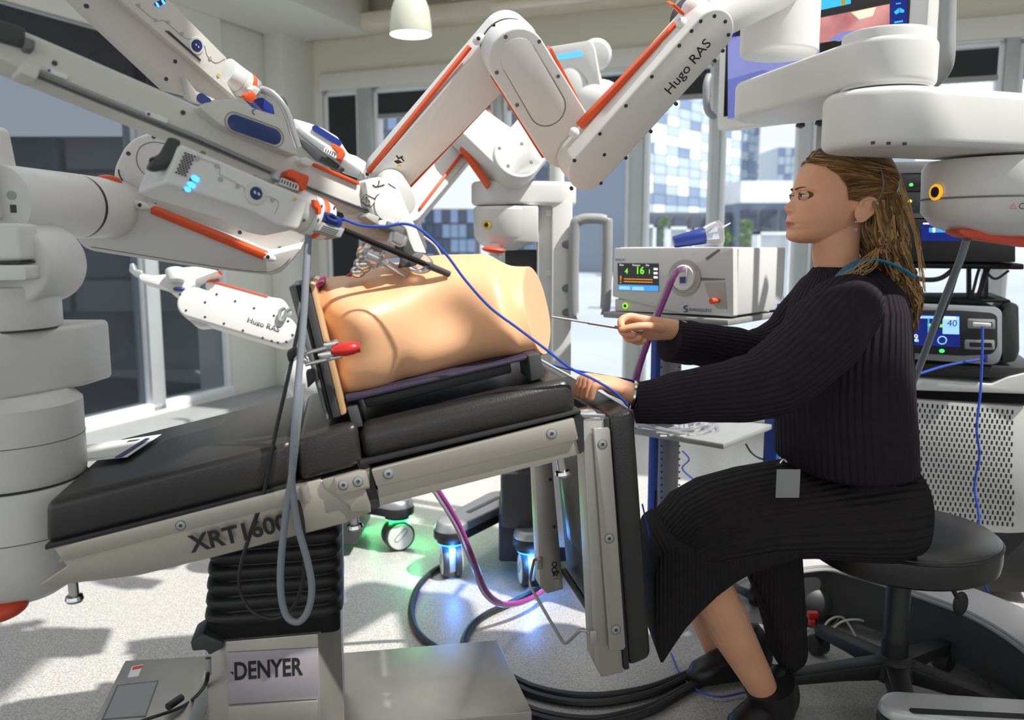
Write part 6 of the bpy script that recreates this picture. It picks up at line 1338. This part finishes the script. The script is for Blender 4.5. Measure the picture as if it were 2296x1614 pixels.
# insufflation hose (clear with magenta core)
MT['hose'] = mat('magenta tubing', (150, 62, 140), .25, coat=.4); MT['hoseclear'] = mat('clear tubing', (220, 205, 222), .15, trans=.6, ior=1.3)
c = IP(*cK(1300, 410)[0], .03)
t2 = thing('insufflation_hose', 'magenta lined clear hose hanging from the insufflator socket', 'hose', pt(1450, 850, 2.2))
hp_ = [c, pt(1515, 612, 2.30), pt(1494, 660, 2.26), pt(1470, 720, 2.24), pt(1448, 780, 2.22), pt(1432, 830, 2.2), pt(1422, 880, 2.2), pt(1415, 960, 2.2)]
M().tube(hp_, .0085, 12, 6).build('hose_lining', MT['hose'], t2); M().tube([p + V((-.008, -.003, .001)) for p in hp_], .0055, 10, 6).build('hose_wall', MT['hoseclear'], t2)
t2 = thing('insufflation_hose', 'magenta lined clear hose sagging to the floor under the table', 'hose', onz(1150, 1355, 0))
hp_ = [pt(960, 1075, 2.25), pt(985, 1105, 2.25), pt(1030, 1180, 2.3), pt(1065, 1265, 2.35), pt(1090, 1325, 2.4), pt(1125, 1352, 2.48), pt(1175, 1348, 2.55), pt(1225, 1320, 2.62), pt(1260, 1290, 2.7)]
M().tube(hp_, .0085, 12, 6).build('hose_lining', MT['hose'], t2); M().tube([p + V((-.007, -.006, -.003)) for p in hp_], .006, 10, 6).build('hose_wall', MT['hoseclear'], t2)
# rod held in the far hand
a, b = pt(1236, 710, 1.93), pt(1440, 743, 1.96)
t2 = thing('instrument_rod', 'thin steel laparoscopic rod pointing from the hand into the torso end', 'instrument', (a + b) / 2)
m = (a + b) / 2; M().cyl(a, lerp(a, b, .42), .0028, None, 12).build('tip_tube', MT['chrome'], t2); M().cyl(lerp(a, b, .40), lerp(a, b, .75), .0038, None, 12).build('shaft', MT['steel'], t2); M().cyl(lerp(a, b, .74), b, .0055, None, 12).build('grip', MT['midgrey'], t2)
# ================================================================ MONITOR
ma, mb = pt(1607, 293, 3.1), pt(2068, 234, 2.5); mu = (mb - ma); mu.z = 0; mw = mu.length; mu.normalize(); mn = V((mu.y, -mu.x, 0)); mn = mn if mn.y < 0 else -mn
MP = Plane(ma, mn)
t = thing('monitor', 'large surgical monitor showing a pink endoscope picture at the top right', 'monitor', ma + mu * mw / 2)
o = V((ma.x, ma.y, 0)); z0, z1 = ma.z, ma.z + .5
M().prism(fillet([o + UP * z0, o + mu * mw + UP * z0, o + mu * mw + UP * z1, o + UP * z1], .015, 4), -mn * .06).build('housing', MT['white'], t, bevel=.006)
bz = .030; 
scp = [o + mu * bz + UP * (z0 + .045), o + mu * (mw - .055) + UP * (z0 + .045), o + mu * (mw - .055) + UP * (z1 - .03), o + mu * bz + UP * (z1 - .03)]
scr = M().prism([p + mn * .0005 for p in scp], mn * .0015).build('screen', mat('black screen', (12, 12, 16), .2), t)
MT['m_purple'] = emis('violet blue screen', (128, 132, 188), .5); MT['m_shade'] = emis('violet shade', (104, 112, 176), .45); MT['m_navy'] = emis('navy screen', (28, 42, 120), .5); MT['m_cyan'] = emis('cyan icon', (60, 170, 235), .7); MT['m_pale'] = emis('pale glare', (236, 214, 186), .7)
mp_ = emis('endoscope picture', (190, 118, 120), .5); nt = mp_.node_tree; b_ = nt.nodes['Principled BSDF']
tc = nt.nodes.new('ShaderNodeTexCoord'); nz = nt.nodes.new('ShaderNodeTexNoise'); nz.inputs['Scale'].default_value = 9; nz.inputs['Detail'].default_value = 5; nt.links.new(tc.outputs['Object'], nz.inputs[0])
cr = nt.nodes.new('ShaderNodeValToRGB'); nt.links.new(nz.outputs[0], cr.inputs[0]); cr.color_ramp.elements[0].position = .35; cr.color_ramp.elements[0].color = lin((120, 60, 70)); cr.color_ramp.elements[1].position = .65; cr.color_ramp.elements[1].color = lin((232, 178, 168)); nt.links.new(cr.outputs[0], b_.inputs['Emission Color'])
MT['m_endo'] = mp_
def mpx(pts, m, name, off=.0026): return M().prism(MP.L(cG(*pts), off), mn * .0004).build(name, MT[m], scr, smooth=False)
mpx((86, 228, 640, 150, 640, 620, 86, 716), 'm_purple', 'picture_area'); mpx((100, 190, 135, 185, 135, 235, 100, 240), 'm_navy', 'header_tab')
mpx((86, 480, 300, 420, 640, 520, 640, 620, 86, 716), 'm_shade', 'picture_shade', .0032)
mpx((640, 108, 1062, 24, 1062, 190, 640, 260), 'm_endo', 'endoscope_picture'); mpx((830, 75, 980, 42, 960, 95, 880, 118), 'm_pale', 'picture_glare', .0032); mpx((690, 240, 780, 190, 880, 180, 870, 200, 760, 250), 'm_purple', 'picture_tool', .0032)
mpx((1066, -60, 1168, -80, 1168, 182, 1066, 186), 'm_navy', 'side_bar'); mpx((640, -30, 828, -60, 828, 22, 640, 62), 'm_cyan', 'title_tab'); mpx((770, 0, 800, -5, 790, 32, 770, 36), 'yellow', 'title_mark', .0032)
for pts in ((1088, 72, 1118, 48, 1120, 75, 1100, 88), (1122, 46, 1150, 60, 1148, 76, 1124, 76), (1090, 130, 1142, 122, 1142, 132, 1090, 140), (1072, 170, 1160, 156, 1160, 164, 1072, 178), (1100, 20, 1130, 16, 1130, 22, 1100, 26)): mpx(pts, 'm_cyan', 'side_icon', .0032)
mpx((102, 165, 150, 145, 152, 165, 104, 185), 's_white', 'header_text')
mpx((556, 676, 606, 668, 606, 698, 556, 704), 'midgrey', 'model_plate', .0005)
# tube handles
hd_ = [pt(1600, 262, 3.04), pt(1588, 250, 3.0), pt(1584, 230, 2.98), pt(1584, 190, 2.98), pt(1590, 170, 3.0)]
M().tube(hd_, .012, 12, 5).build('side_handle', MT['greyplastic'], t)
M().tube([pt(2126, -40, 2.35), pt(2124, 60, 2.35), pt(2122, 130, 2.35), pt(2112, 160, 2.37), pt(2090, 182, 2.4), pt(2050, 190, 2.45)], .021, 16, 6).build('support_tube', MT['greyplastic'], t)
vb = pt(1885, 250, 2.76); M().cyl(V((vb.x, vb.y + .05, z0 + .1)), V((vb.x, vb.y + .12, z0 + .1)), .04, None, 20).build('mount', MT['darkgrey'], t)
M().cyl(V((vb.x, vb.y + .12, .05)), V((vb.x, vb.y + .12, z0 + .15)), .03, None, 20).build('pole', MT['greyplastic'], t)
M().lathe([(.28, 0), (.28, .03), (.05, .06)], V((vb.x, vb.y + .12, 0)), seg=32).build('pole_base', MT['darkgrey'], t)
for x, y in ((1795, 275), (1838, 270)): c = pt(x, y, 2.86); M().lathe([(.012, 0), (.016, -.012), (.004, -.018)], c, UP, 16).build('cable_gland', MT['black'], t)
# ================================================================ EQUIPMENT TOWER behind the woman
RKo = pt(2150, 900, 2.75); RK = Plane(RKo, NB)
def rp(pts, th, off=0, r=0): return plate(cO(*pts), RK, th, off, r)
t = thing('equipment_tower', 'white equipment tower cart with a perforated panel behind the stool', 'equipment cart', RKo - NB * .25 - UP * RKo.z)
def npx(*a): return cN(*a)
body_ = plate([(1960, 888), (2330, 915), (2330, 1190), (2262, 1196), (1960, 1180)], RK, .40, -.004).build('cabinet', MT['white'], t, bevel=.01)
plate([(1960, 842), (2140, 856), (2225, 862), (2262, 846), (2330, 830), (2330, 884), (1960, 872)], RK, .42, .02, .006).build('worktop_rim', MT['white'], t, bevel=.008)
plate([(1960, 872), (2330, 886), (2330, 906), (1960, 890)], RK, .38, -.02).build('shadow_gap', MT['matteblack'], t)
pn = plate([(1960, 890), (2330, 915), (2330, 1192), (2262, 1195), (1960, 1182)], RK, .004, .002, .0).build('perforated_panel', MT['white'], t, bevel=.001)
mm = M(); kx = px2m(RK, 2130, 1000)
for r_ in range(24):
    for c_ in range(26):
        x = 1990 + c_ * 11.2 + (5.6 if r_ % 2 else 0) - r_ * .25; y = 903 + r_ * 12.0 + (x - 1990) * .075
        if x > 2272 or y > 1178 - (2272 - x) * .04: continue
        c = RK(x, y, .0022); mm.box(c, (4.2 * kx, .0012, 10.5 * kx), (EB, NB, UP))
mm.build('perforations', MT['ink'], pn, kind='stuff')
plate([(1960, 1180), (2330, 1192), (2330, 1330), (1960, 1320)], RK, .36, -.03).build('plinth', MT['black'], t, bevel=.006)
plate([(1960, 810), (2330, 826), (2330, 850), (1960, 838)], RK, .42, -.0).build('worktop', MT['black'], t, bevel=.004)
# energy generator
rp((120, 870, 300, 872, 760, 905, 800, 925, 805, 1180, 790, 1240, 760, 1262, 150, 1215, 120, 1210), .004, 0)
t = thing('energy_generator', 'silver grey energy generator with a touch screen on the tower', 'medical device', RK(2150, 800) - NB * .1)
plate(cO(120, 885, 320, 892, 770, 912, 800, 940, 800, 1190, 780, 1245, 740, 1260, 120, 1215), RK, .30, .03, .012).build('case', MT['alu'], t, bevel=.008)
plate(cO(120, 925, 540, 930, 740, 945, 770, 965, 772, 1150, 740, 1195, 560, 1205, 120, 1180), RK, .004, .033, .01).build('front_panel', MT['black'], t, bevel=.002)
plate(cO(800, 925, 860, 880, 900, 900, 905, 1180, 880, 1240, 800, 1250), RK, .25, -.03, .01).build('side_cover', MT['darkgrey'], t, bevel=.01)
sg = plate(cO(150, 950, 545, 955, 545, 1152, 150, 1135), RK, .002, .036).build('screen', MT['m_navy'], t)
for pts, m_ in (((440, 965, 540, 968, 540, 1075, 440, 1072), 's_lblue'), ((165, 960, 400, 965, 400, 980, 165, 975), 's_lblue'), ((350, 975, 360, 975, 360, 1075, 350, 1075), 's_blue'), ((350, 1010, 440, 1014, 440, 1032, 350, 1028), 's_green'), ((215, 1100, 295, 1105, 295, 1120, 215, 1115), 's_lblue'), ((430, 965, 520, 968, 520, 985, 430, 982), 's_white')): plate(cO(*pts), RK, .0008, .0368).build('screen_tile', MT[m_], sg)
text('39', 'screen_text', MT['s_white'], sg, RK(*cO(235, 1108)[0], .037), EB, UP, .028, .0002); text('40', 'screen_text', MT['m_navy'], sg, RK(*cO(465, 1025)[0], .0375), EB, UP, .03, .0002)
M().lathe([(.011, 0), (.014, .0008), (.011, .0012)], RK(*cO(437, 1110)[0], .037), NB, 28, (False, False)).build('screen_dial', MT['s_lblue'], sg)
for x, y in ((228, 1162), (435, 1175)): M().ell(RK(*cO(x, y)[0], .035), EB * .008, NB * .003, UP * .006, 14, 8).build('status_led', MT['led_green'] if False else emis('green lamp', (60, 220, 110), 1.2), t)
for x0, y0, x1, y1 in ((590, 980, 758, 1045), (572, 1105, 755, 1170)):
    pr = plate(cO(x0, y0, x1, y0 + 5, x1, y1, x0, y1 - 5), RK, .01, .038, .006).build('port_bezel', MT['alu'], t, bevel=.003); plate(cO(x0 + 30, y0 + 18, x1 - 18, y0 + 22, x1 - 18, y1 - 16, x0 + 30, y1 - 20), RK, .004, .0395, .003).build('port_slot', MT['ink'], pr)
plate(cO(625, 1005, 735, 1010, 730, 1032, 625, 1028), RK, .03, .06, .003).build('plug', MT['labelwhite'], t, bevel=.003)
plate(cO(678, 1198, 712, 1200, 710, 1245, 680, 1243), RK, .02, .045, .002).build('socket', MT['blue'], t, bevel=.002)
# upper rack
t = thing('rack_shelf', 'black upper rack frame holding stacked devices behind the woman', 'rack', RK(2200, 700) - NB * .15)
plate(cO(-100, 640, 931, 650, 931, 684, -100, 672), RK, .40, .0).build('shelf', MT['matteblack'], t, bevel=.004)
plate(cO(-100, 860, 850, 866, 850, 884, -100, 876), RK, .40, .0).build('shelf', MT['matteblack'], t, bevel=.004)
for x in (588, 690): plate(cO(x, 676, x + 26, 676, x + 26, 868, x, 868), RK, .03, -.1).build('post', MT['black'], t)
plate(cO(1000, 100, 1030, 100, 1030, 880, 1000, 880), RK, .03, -.1).build('post', MT['black'], t)
for x0, x1, dz in ((610, 660, 0), (640, 700, 10), (655, 720, 4)): M().tube([RK(*cO(x0, 862)[0], -.05), RK(*cO(lerp(x0, x1, .4), 790 + dz)[0], -.05), RK(*cO(lerp(x0, x1, .7), 730)[0], -.05), RK(*cO(x1, 680)[0], -.05)], .005, 8, 4).build('rack_cable', MT['cableblack'], t)
M().tube([RK(*cO(230, 720)[0], -.02), RK(*cO(330, 745)[0], -.02), RK(*cO(430, 735)[0], -.02), RK(*cO(520, 670)[0], -.02)], .008, 8, 5).build('rack_cable', MT['cableblack'], t)
M().tube([RK(*cO(700, 700)[0], -.02), RK(*cO(760, 740)[0], -.02), RK(*cO(840, 690)[0], -.02)], .004, 8, 5).build('rack_cable', MT['cableblack'], t)
def dev(lab, pts, m, th=.3, off=.0):
    q = thing('rack_device', lab, 'medical device', RK(*cO(pts[0], pts[5])[0]), 'devices in the upper rack'); plate(cO(*pts), RK, th, off).build('case', MT[m], q, bevel=.004); return q
q = dev('dark rack device with a blue touch screen', (160, 378, 880, 395, 880, 640, 160, 632), 'black', off=.01)
sq = plate(cO(312, 398, 548, 398, 545, 512, 310, 510), RK, .002, .0115).build('screen', MT['m_navy'], q)
plate(cO(358, 432, 495, 432, 495, 460, 358, 460), RK, .0006, .012).build('screen_slider', MT['s_blue'], sq); plate(cO(380, 432, 395, 432, 395, 460, 380, 460), RK, .0006, .0126).build('slider_knob', MT['s_white'], sq); plate(cO(425, 438, 462, 438, 462, 454, 425, 454), RK, .0006, .0126).build('slider_value', MT['m_cyan'], sq)
plate(cO(322, 402, 395, 402, 395, 411, 322, 411), RK, .0006, .012).build('screen_text', MT['s_white'], sq)
q = dev('grey rack device with a lime lamp and printed strip', (150, 215, 520, 215, 520, 375, 150, 375), 'darkgrey'); plate(cO(230, 345, 340, 345, 340, 372, 230, 372), RK, .001, .002).build('name_strip', MT['midgrey'], q)
M().ell(RK(*cO(242, 272)[0], .002), EB * .006, NB * .002, UP * .005, 12, 8).build('lamp', emis('lime lamp', (180, 220, 60), 1.5), q)
q = dev('slim dark rack device with a green lamp', (186, 108, 520, 104, 520, 212, 186, 212), 'darkgrey'); M().ell(RK(*cO(250, 173)[0], .002), EB * .006, NB * .002, UP * .005, 12, 8).build('lamp', emis('green lamp2', (70, 220, 90), 1.5), q)
plate(cO(240, 165, 330, 160, 330, 190, 240, 192), RK, .001, .001).build('display_strip', MT['ink'], q)
dev('pale grey box on top of the upper rack', (120, 32, 560, 24, 560, 100, 120, 104), 'greyplastic')
# ================================================================ silver curved cart base (right robot arm cart) and front leg
t = thing('robot_cart', 'silver curved floor base of the robot cart behind the stool', 'cart base', onz(2150, 1440, 0))
zt2 = .20; pth = [(1780, 1275), (1850, 1268), (1900, 1278), (1990, 1305), (2080, 1335), (2170, 1370), (2250, 1415), (2330, 1475)]
out = catmull([onz(x, y, zt2) for x, y in pth], 5); outw = []
for i, p in enumerate(out):
    d = (out[min(i + 1, len(out) - 1)] - out[max(i - 1, 0)]).normalized(); nn = V((-d.y, d.x, 0)); nn = nn if nn.y > 0 else -nn
    outw.append([p + UP * -.16, p + UP * -.012, p + nn * .006, p + nn * .10 + UP * .012, p + nn * .16 + UP * .0, p + nn * .16 - UP * .16])
M().loft([[r[2] - UP * .012, r[2], r[3], r[4], r[4] - UP * .012, r[3] - UP * .012] for r in outw], (True, True)).build('top_cover', mat('silver satin cover', (206, 204, 204), .35, metal=.25), t, ang=50)
M().loft([[r[0], r[1], r[5] + UP * .145, r[5]] for r in outw], (True, True)).build('side_wall', MT['darkgrey'], t, ang=50)
M().tube([r[1] + V((0, -.004, 0)) for r in outw], .006, 8, 1, smooth=False).build('edge_trim', MT['greyplastic'], t)
cw_ = onz(1835, 1420, 0); M().ell(cw_ + V((0, .1, .07)), V((.09, 0, 0)), V((0, .08, 0)), V((0, 0, .07)), 24, 12).build('caster_cover', MT['darkgrey'], t)
M().box(onz(1822, 1378, .12) + V((0, -.0, 0)), (.03, .02, .02)).build('brake_pedal', MT['red'], t, bevel=.004); M().box(onz(1820, 1395, .1), (.016, .02, .02)).build('brake_pedal', MT['red'], t, bevel=.004)
t = thing('robot_cart', 'silver rounded cart leg with a dark slot in the bottom right corner', 'cart leg', onz(2150, 1600, 0))
zl = .16; a, b = onz(1990, 1600, zl), onz(2420, 1640, zl); P = stadium(V((a.x + .03, a.y, zl)), V((b.x, b.y, zl)), .050, .075, UP, 16)
A = P; ctr = (a + b) / 2; Bt = [ctr + (p - ctr) * .96 + UP * .03 for p in A]; M().hull2(A, Bt).build('leg_cover', mat('silver leg cover', (204, 203, 204), .35, metal=.25), t, bevel=.010, seg=3)
M().prism([p - UP * .06 for p in A], UP * .058).build('leg_body', MT['darkgrey'], t, bevel=.006)
q0, q1 = onz(2050, 1594, zl + .03), onz(2400, 1612, zl + .03); M().prism(stadium(q0, q1, .010, .010, UP, 8), UP * .0015).build('leg_slot', MT['ink'], t)
M().cyl(V((a.x + .04, a.y - .03, .05)), V((a.x + .04, a.y + .03, .05)), .05, None, 24).build('caster', MT['black'], t)
# ================================================================ CABLES
def cable(name, label, pts, r, m, seg=8, n=7, cat='cable'):
    P = [pt(*p) if p[2] > 0.5 or len(p) == 3 and p[2] > .5 else onz(p[0], p[1], p[2]) for p in pts]
    return M().tube(P, r, seg, n).build(name, MT[m], label=label, cat=cat)
Zf = .012
cable('blue_cable', 'thin blue cable running from the instrument coupling over the torso to the hand', [(768, 490, 1.48), (810, 505, 1.48), (860, 508, 1.48), (910, 502, 1.48), (950, 520, 1.48), (1000, 570, 1.49), (1045, 630, 1.50), (1100, 690, 1.51), (1160, 735, 1.52), (1220, 780, 1.53), (1280, 826, 1.55), (1330, 850, 1.58), (1372, 875, 1.60), (1395, 895, 1.62), (1408, 910, 1.625)], .0025, 'cableblue')
cable('blue_cable', 'second blue cable crossing behind the near hand', [(1228, 815, 1.95), (1270, 826, 1.95), (1330, 838, 1.95), (1400, 850, 1.97), (1440, 858, 2.0), (1500, 868, 2.05)], .0026, 'cableblue')
cable('white_lead', 'white lead running from the torso frame down to the pad', [(1210, 806, 1.9), (1250, 828, 1.88), (1290, 850, 1.84), (1306, 862, 1.82)], .003, 'cablewhite')
cable('white_lead', 'short white lead arching above the torso behind the yoke', [(950, 530, 1.9), (975, 550, 1.92), (990, 575, 1.93)], .0025, 'cablewhite')
cable('grey_hose', 'grey hose hanging from the drive unit in a loop below the rail', [(692, 520, 1.47), (686, 620, 1.45), (680, 720, 1.44), (672, 820, 1.43), (663, 920, 1.42), (657, 1020, 1.42), (655, 1090, 1.42), (668, 1180, 1.42), (690, 1260, 1.42), (699, 1320, 1.42), (690, 1370, 1.42), (668, 1394, 1.42), (642, 1380, 1.42), (630, 1330, 1.42), (630, 1260, 1.42), (640, 1160, 1.42), (655, 1060, 1.42), (666, 960, 1.425), (676, 860, 1.43)], .0062, 'cablegrey', 12)
cable('black_cable', 'thin black cable hanging in a loop in front of the bellows', [(694, 530, 1.48), (690, 620, 1.48), (670, 730, 1.47), (645, 850, 1.46), (620, 960, 1.455), (606, 1030, 1.45), (590, 1110, 1.45), (560, 1200, 1.45), (540, 1270, 1.45), (538, 1320, 1.46), (560, 1365, 1.46), (600, 1385, 1.46), (640, 1378, 1.46), (668, 1340, 1.46), (682, 1280, 1.46), (680, 1180, 1.46), (668, 1120, 1.46)], .0035, 'cableblack')
cable('power_cable', 'thick black cable arching on the floor left of the glowing caster', [(1000, 1265, Zf), (965, 1285, Zf), (935, 1320, Zf), (922, 1365, Zf), (930, 1405, Zf), (950, 1432, Zf), (975, 1450, Zf), (1010, 1475, Zf)], .011, 'cableblack')
cable('power_cable', 'thick black cable bending on the floor below the magenta hose', [(1225, 1310, Zf), (1195, 1328, Zf), (1145, 1352, Zf), (1095, 1375, Zf), (1060, 1400, Zf), (1042, 1430, Zf), (1040, 1460, Zf)], .011, 'cableblack')
for k, (dy, lab) in enumerate(((0, 'upper thick black cable curving across the floor at the front'), (16, 'middle thick black cable curving across the floor at the front'), (52, 'lower thick black cable curving across the floor at the front'), (64, 'lowest thick black cable curving across the floor at the front'))):
    cable('power_cable', lab, [(1150, 1520 + dy, Zf), (1200, 1542 + dy, Zf), (1270, 1557 + dy, Zf), (1340, 1560 + dy, Zf), (1410, 1552 + dy * .9, Zf), (1470, 1538 + dy * .8, Zf), (1530, 1515 + dy * .6, Zf), (1590, 1490 + dy * .5, Zf)], .011, 'cableblack')
cable('grey_hose', 'grey hose slanting down from the red paddle beside the woman', [(2168, 535, 1.90), (2150, 590, 1.95), (2110, 690, 2.05), (2070, 800, 2.15), (2035, 890, 2.25), (2010, 960, 2.3)], .009, 'cablegrey', 10)
cable('black_cable', 'black cable hanging alongside the slanting grey hose', [(2150, 600, 2.1), (2120, 690, 2.2), (2075, 790, 2.3), (2040, 860, 2.4), (2015, 930, 2.45)], .005, 'cableblack')
cable('blue_cable', 'blue cable hanging from the generator socket past the stool to the floor', [(2203, 732, 2.60), (2202, 800, 2.58), (2198, 880, 2.56), (2190, 960, 2.54), (2196, 1020, 2.53), (2185, 1090, 2.53), (2195, 1160, 2.50), (2195, 1270, 2.45), (2218, 1340, 2.40), (2215, 1400, 2.38), (2215, 1440, Zf), (2260, 1490, Zf), (2310, 1530, Zf)], .004, 'cableblue')
cable('blue_cable', 'blue cable lying across the floor to the right of the stool', [(2105, 1486, Zf), (2160, 1478, Zf), (2210, 1450, Zf), (2260, 1420, Zf), (2320, 1400, Zf)], .004, 'cableblue')
cable('blue_cable', 'blue cable running from the generator towards the woman', [(2195, 806, 2.62), (2120, 820, 2.6), (2060, 838, 2.55), (2005, 852, 2.5)], .004, 'cableblue')
cable('blue_cable', 'thin blue cable hanging beside the skirt hem', [(1440, 1130, 2.0), (1456, 1200, 1.95), (1466, 1260, 1.90), (1475, 1330, 1.86), (1476, 1390, 1.85)], .0022, 'cableblue')
cable('blue_cable', 'blue cable lying on the floor under the skirt hem', [(1505, 1465, Zf), (1525, 1510, Zf), (1560, 1545, Zf), (1610, 1562, Zf), (1670, 1552, Zf)], .0028, 'cableblue')
for k, (pts, lab) in enumerate((([(1920, 1270, .18), (1905, 1320, .10), (1880, 1385, Zf), (1850, 1420, Zf)], 'white cable dropping behind the stool column'), ([(1835, 1425, Zf), (1860, 1390, .05), (1890, 1385, .05), (1915, 1420, Zf), (1940, 1470, Zf)], 'white cable loop on the floor behind the boot'), ([(1850, 1430, Zf), (1885, 1395, .06), (1930, 1390, .06), (1962, 1410, Zf)], 'second white cable loop on the floor behind the boot'))): cable('white_cable', lab, pts, .0035, 'cablewhite')
for k, (pts, lab) in enumerate((([(1530, 1010, 2.9), (1545, 1030, 2.9), (1530, 1050, 2.9), (1555, 1075, 2.9)], 'thin blue wire dangling behind the cart post'), ([(1672, 995, 2.7), (1685, 1015, 2.7), (1705, 1028, 2.7), (1722, 1030, 2.7)], 'black plug lead beside the right cart post'))): cable('thin_wire', lab, pts, .003, 'cableblack' if k else 'cableblue')
cable('thin_wire', 'black wire behind the insufflator case', [(1748, 640, 2.75), (1756, 670, 2.75), (1760, 700, 2.75)], .003, 'cableblack')
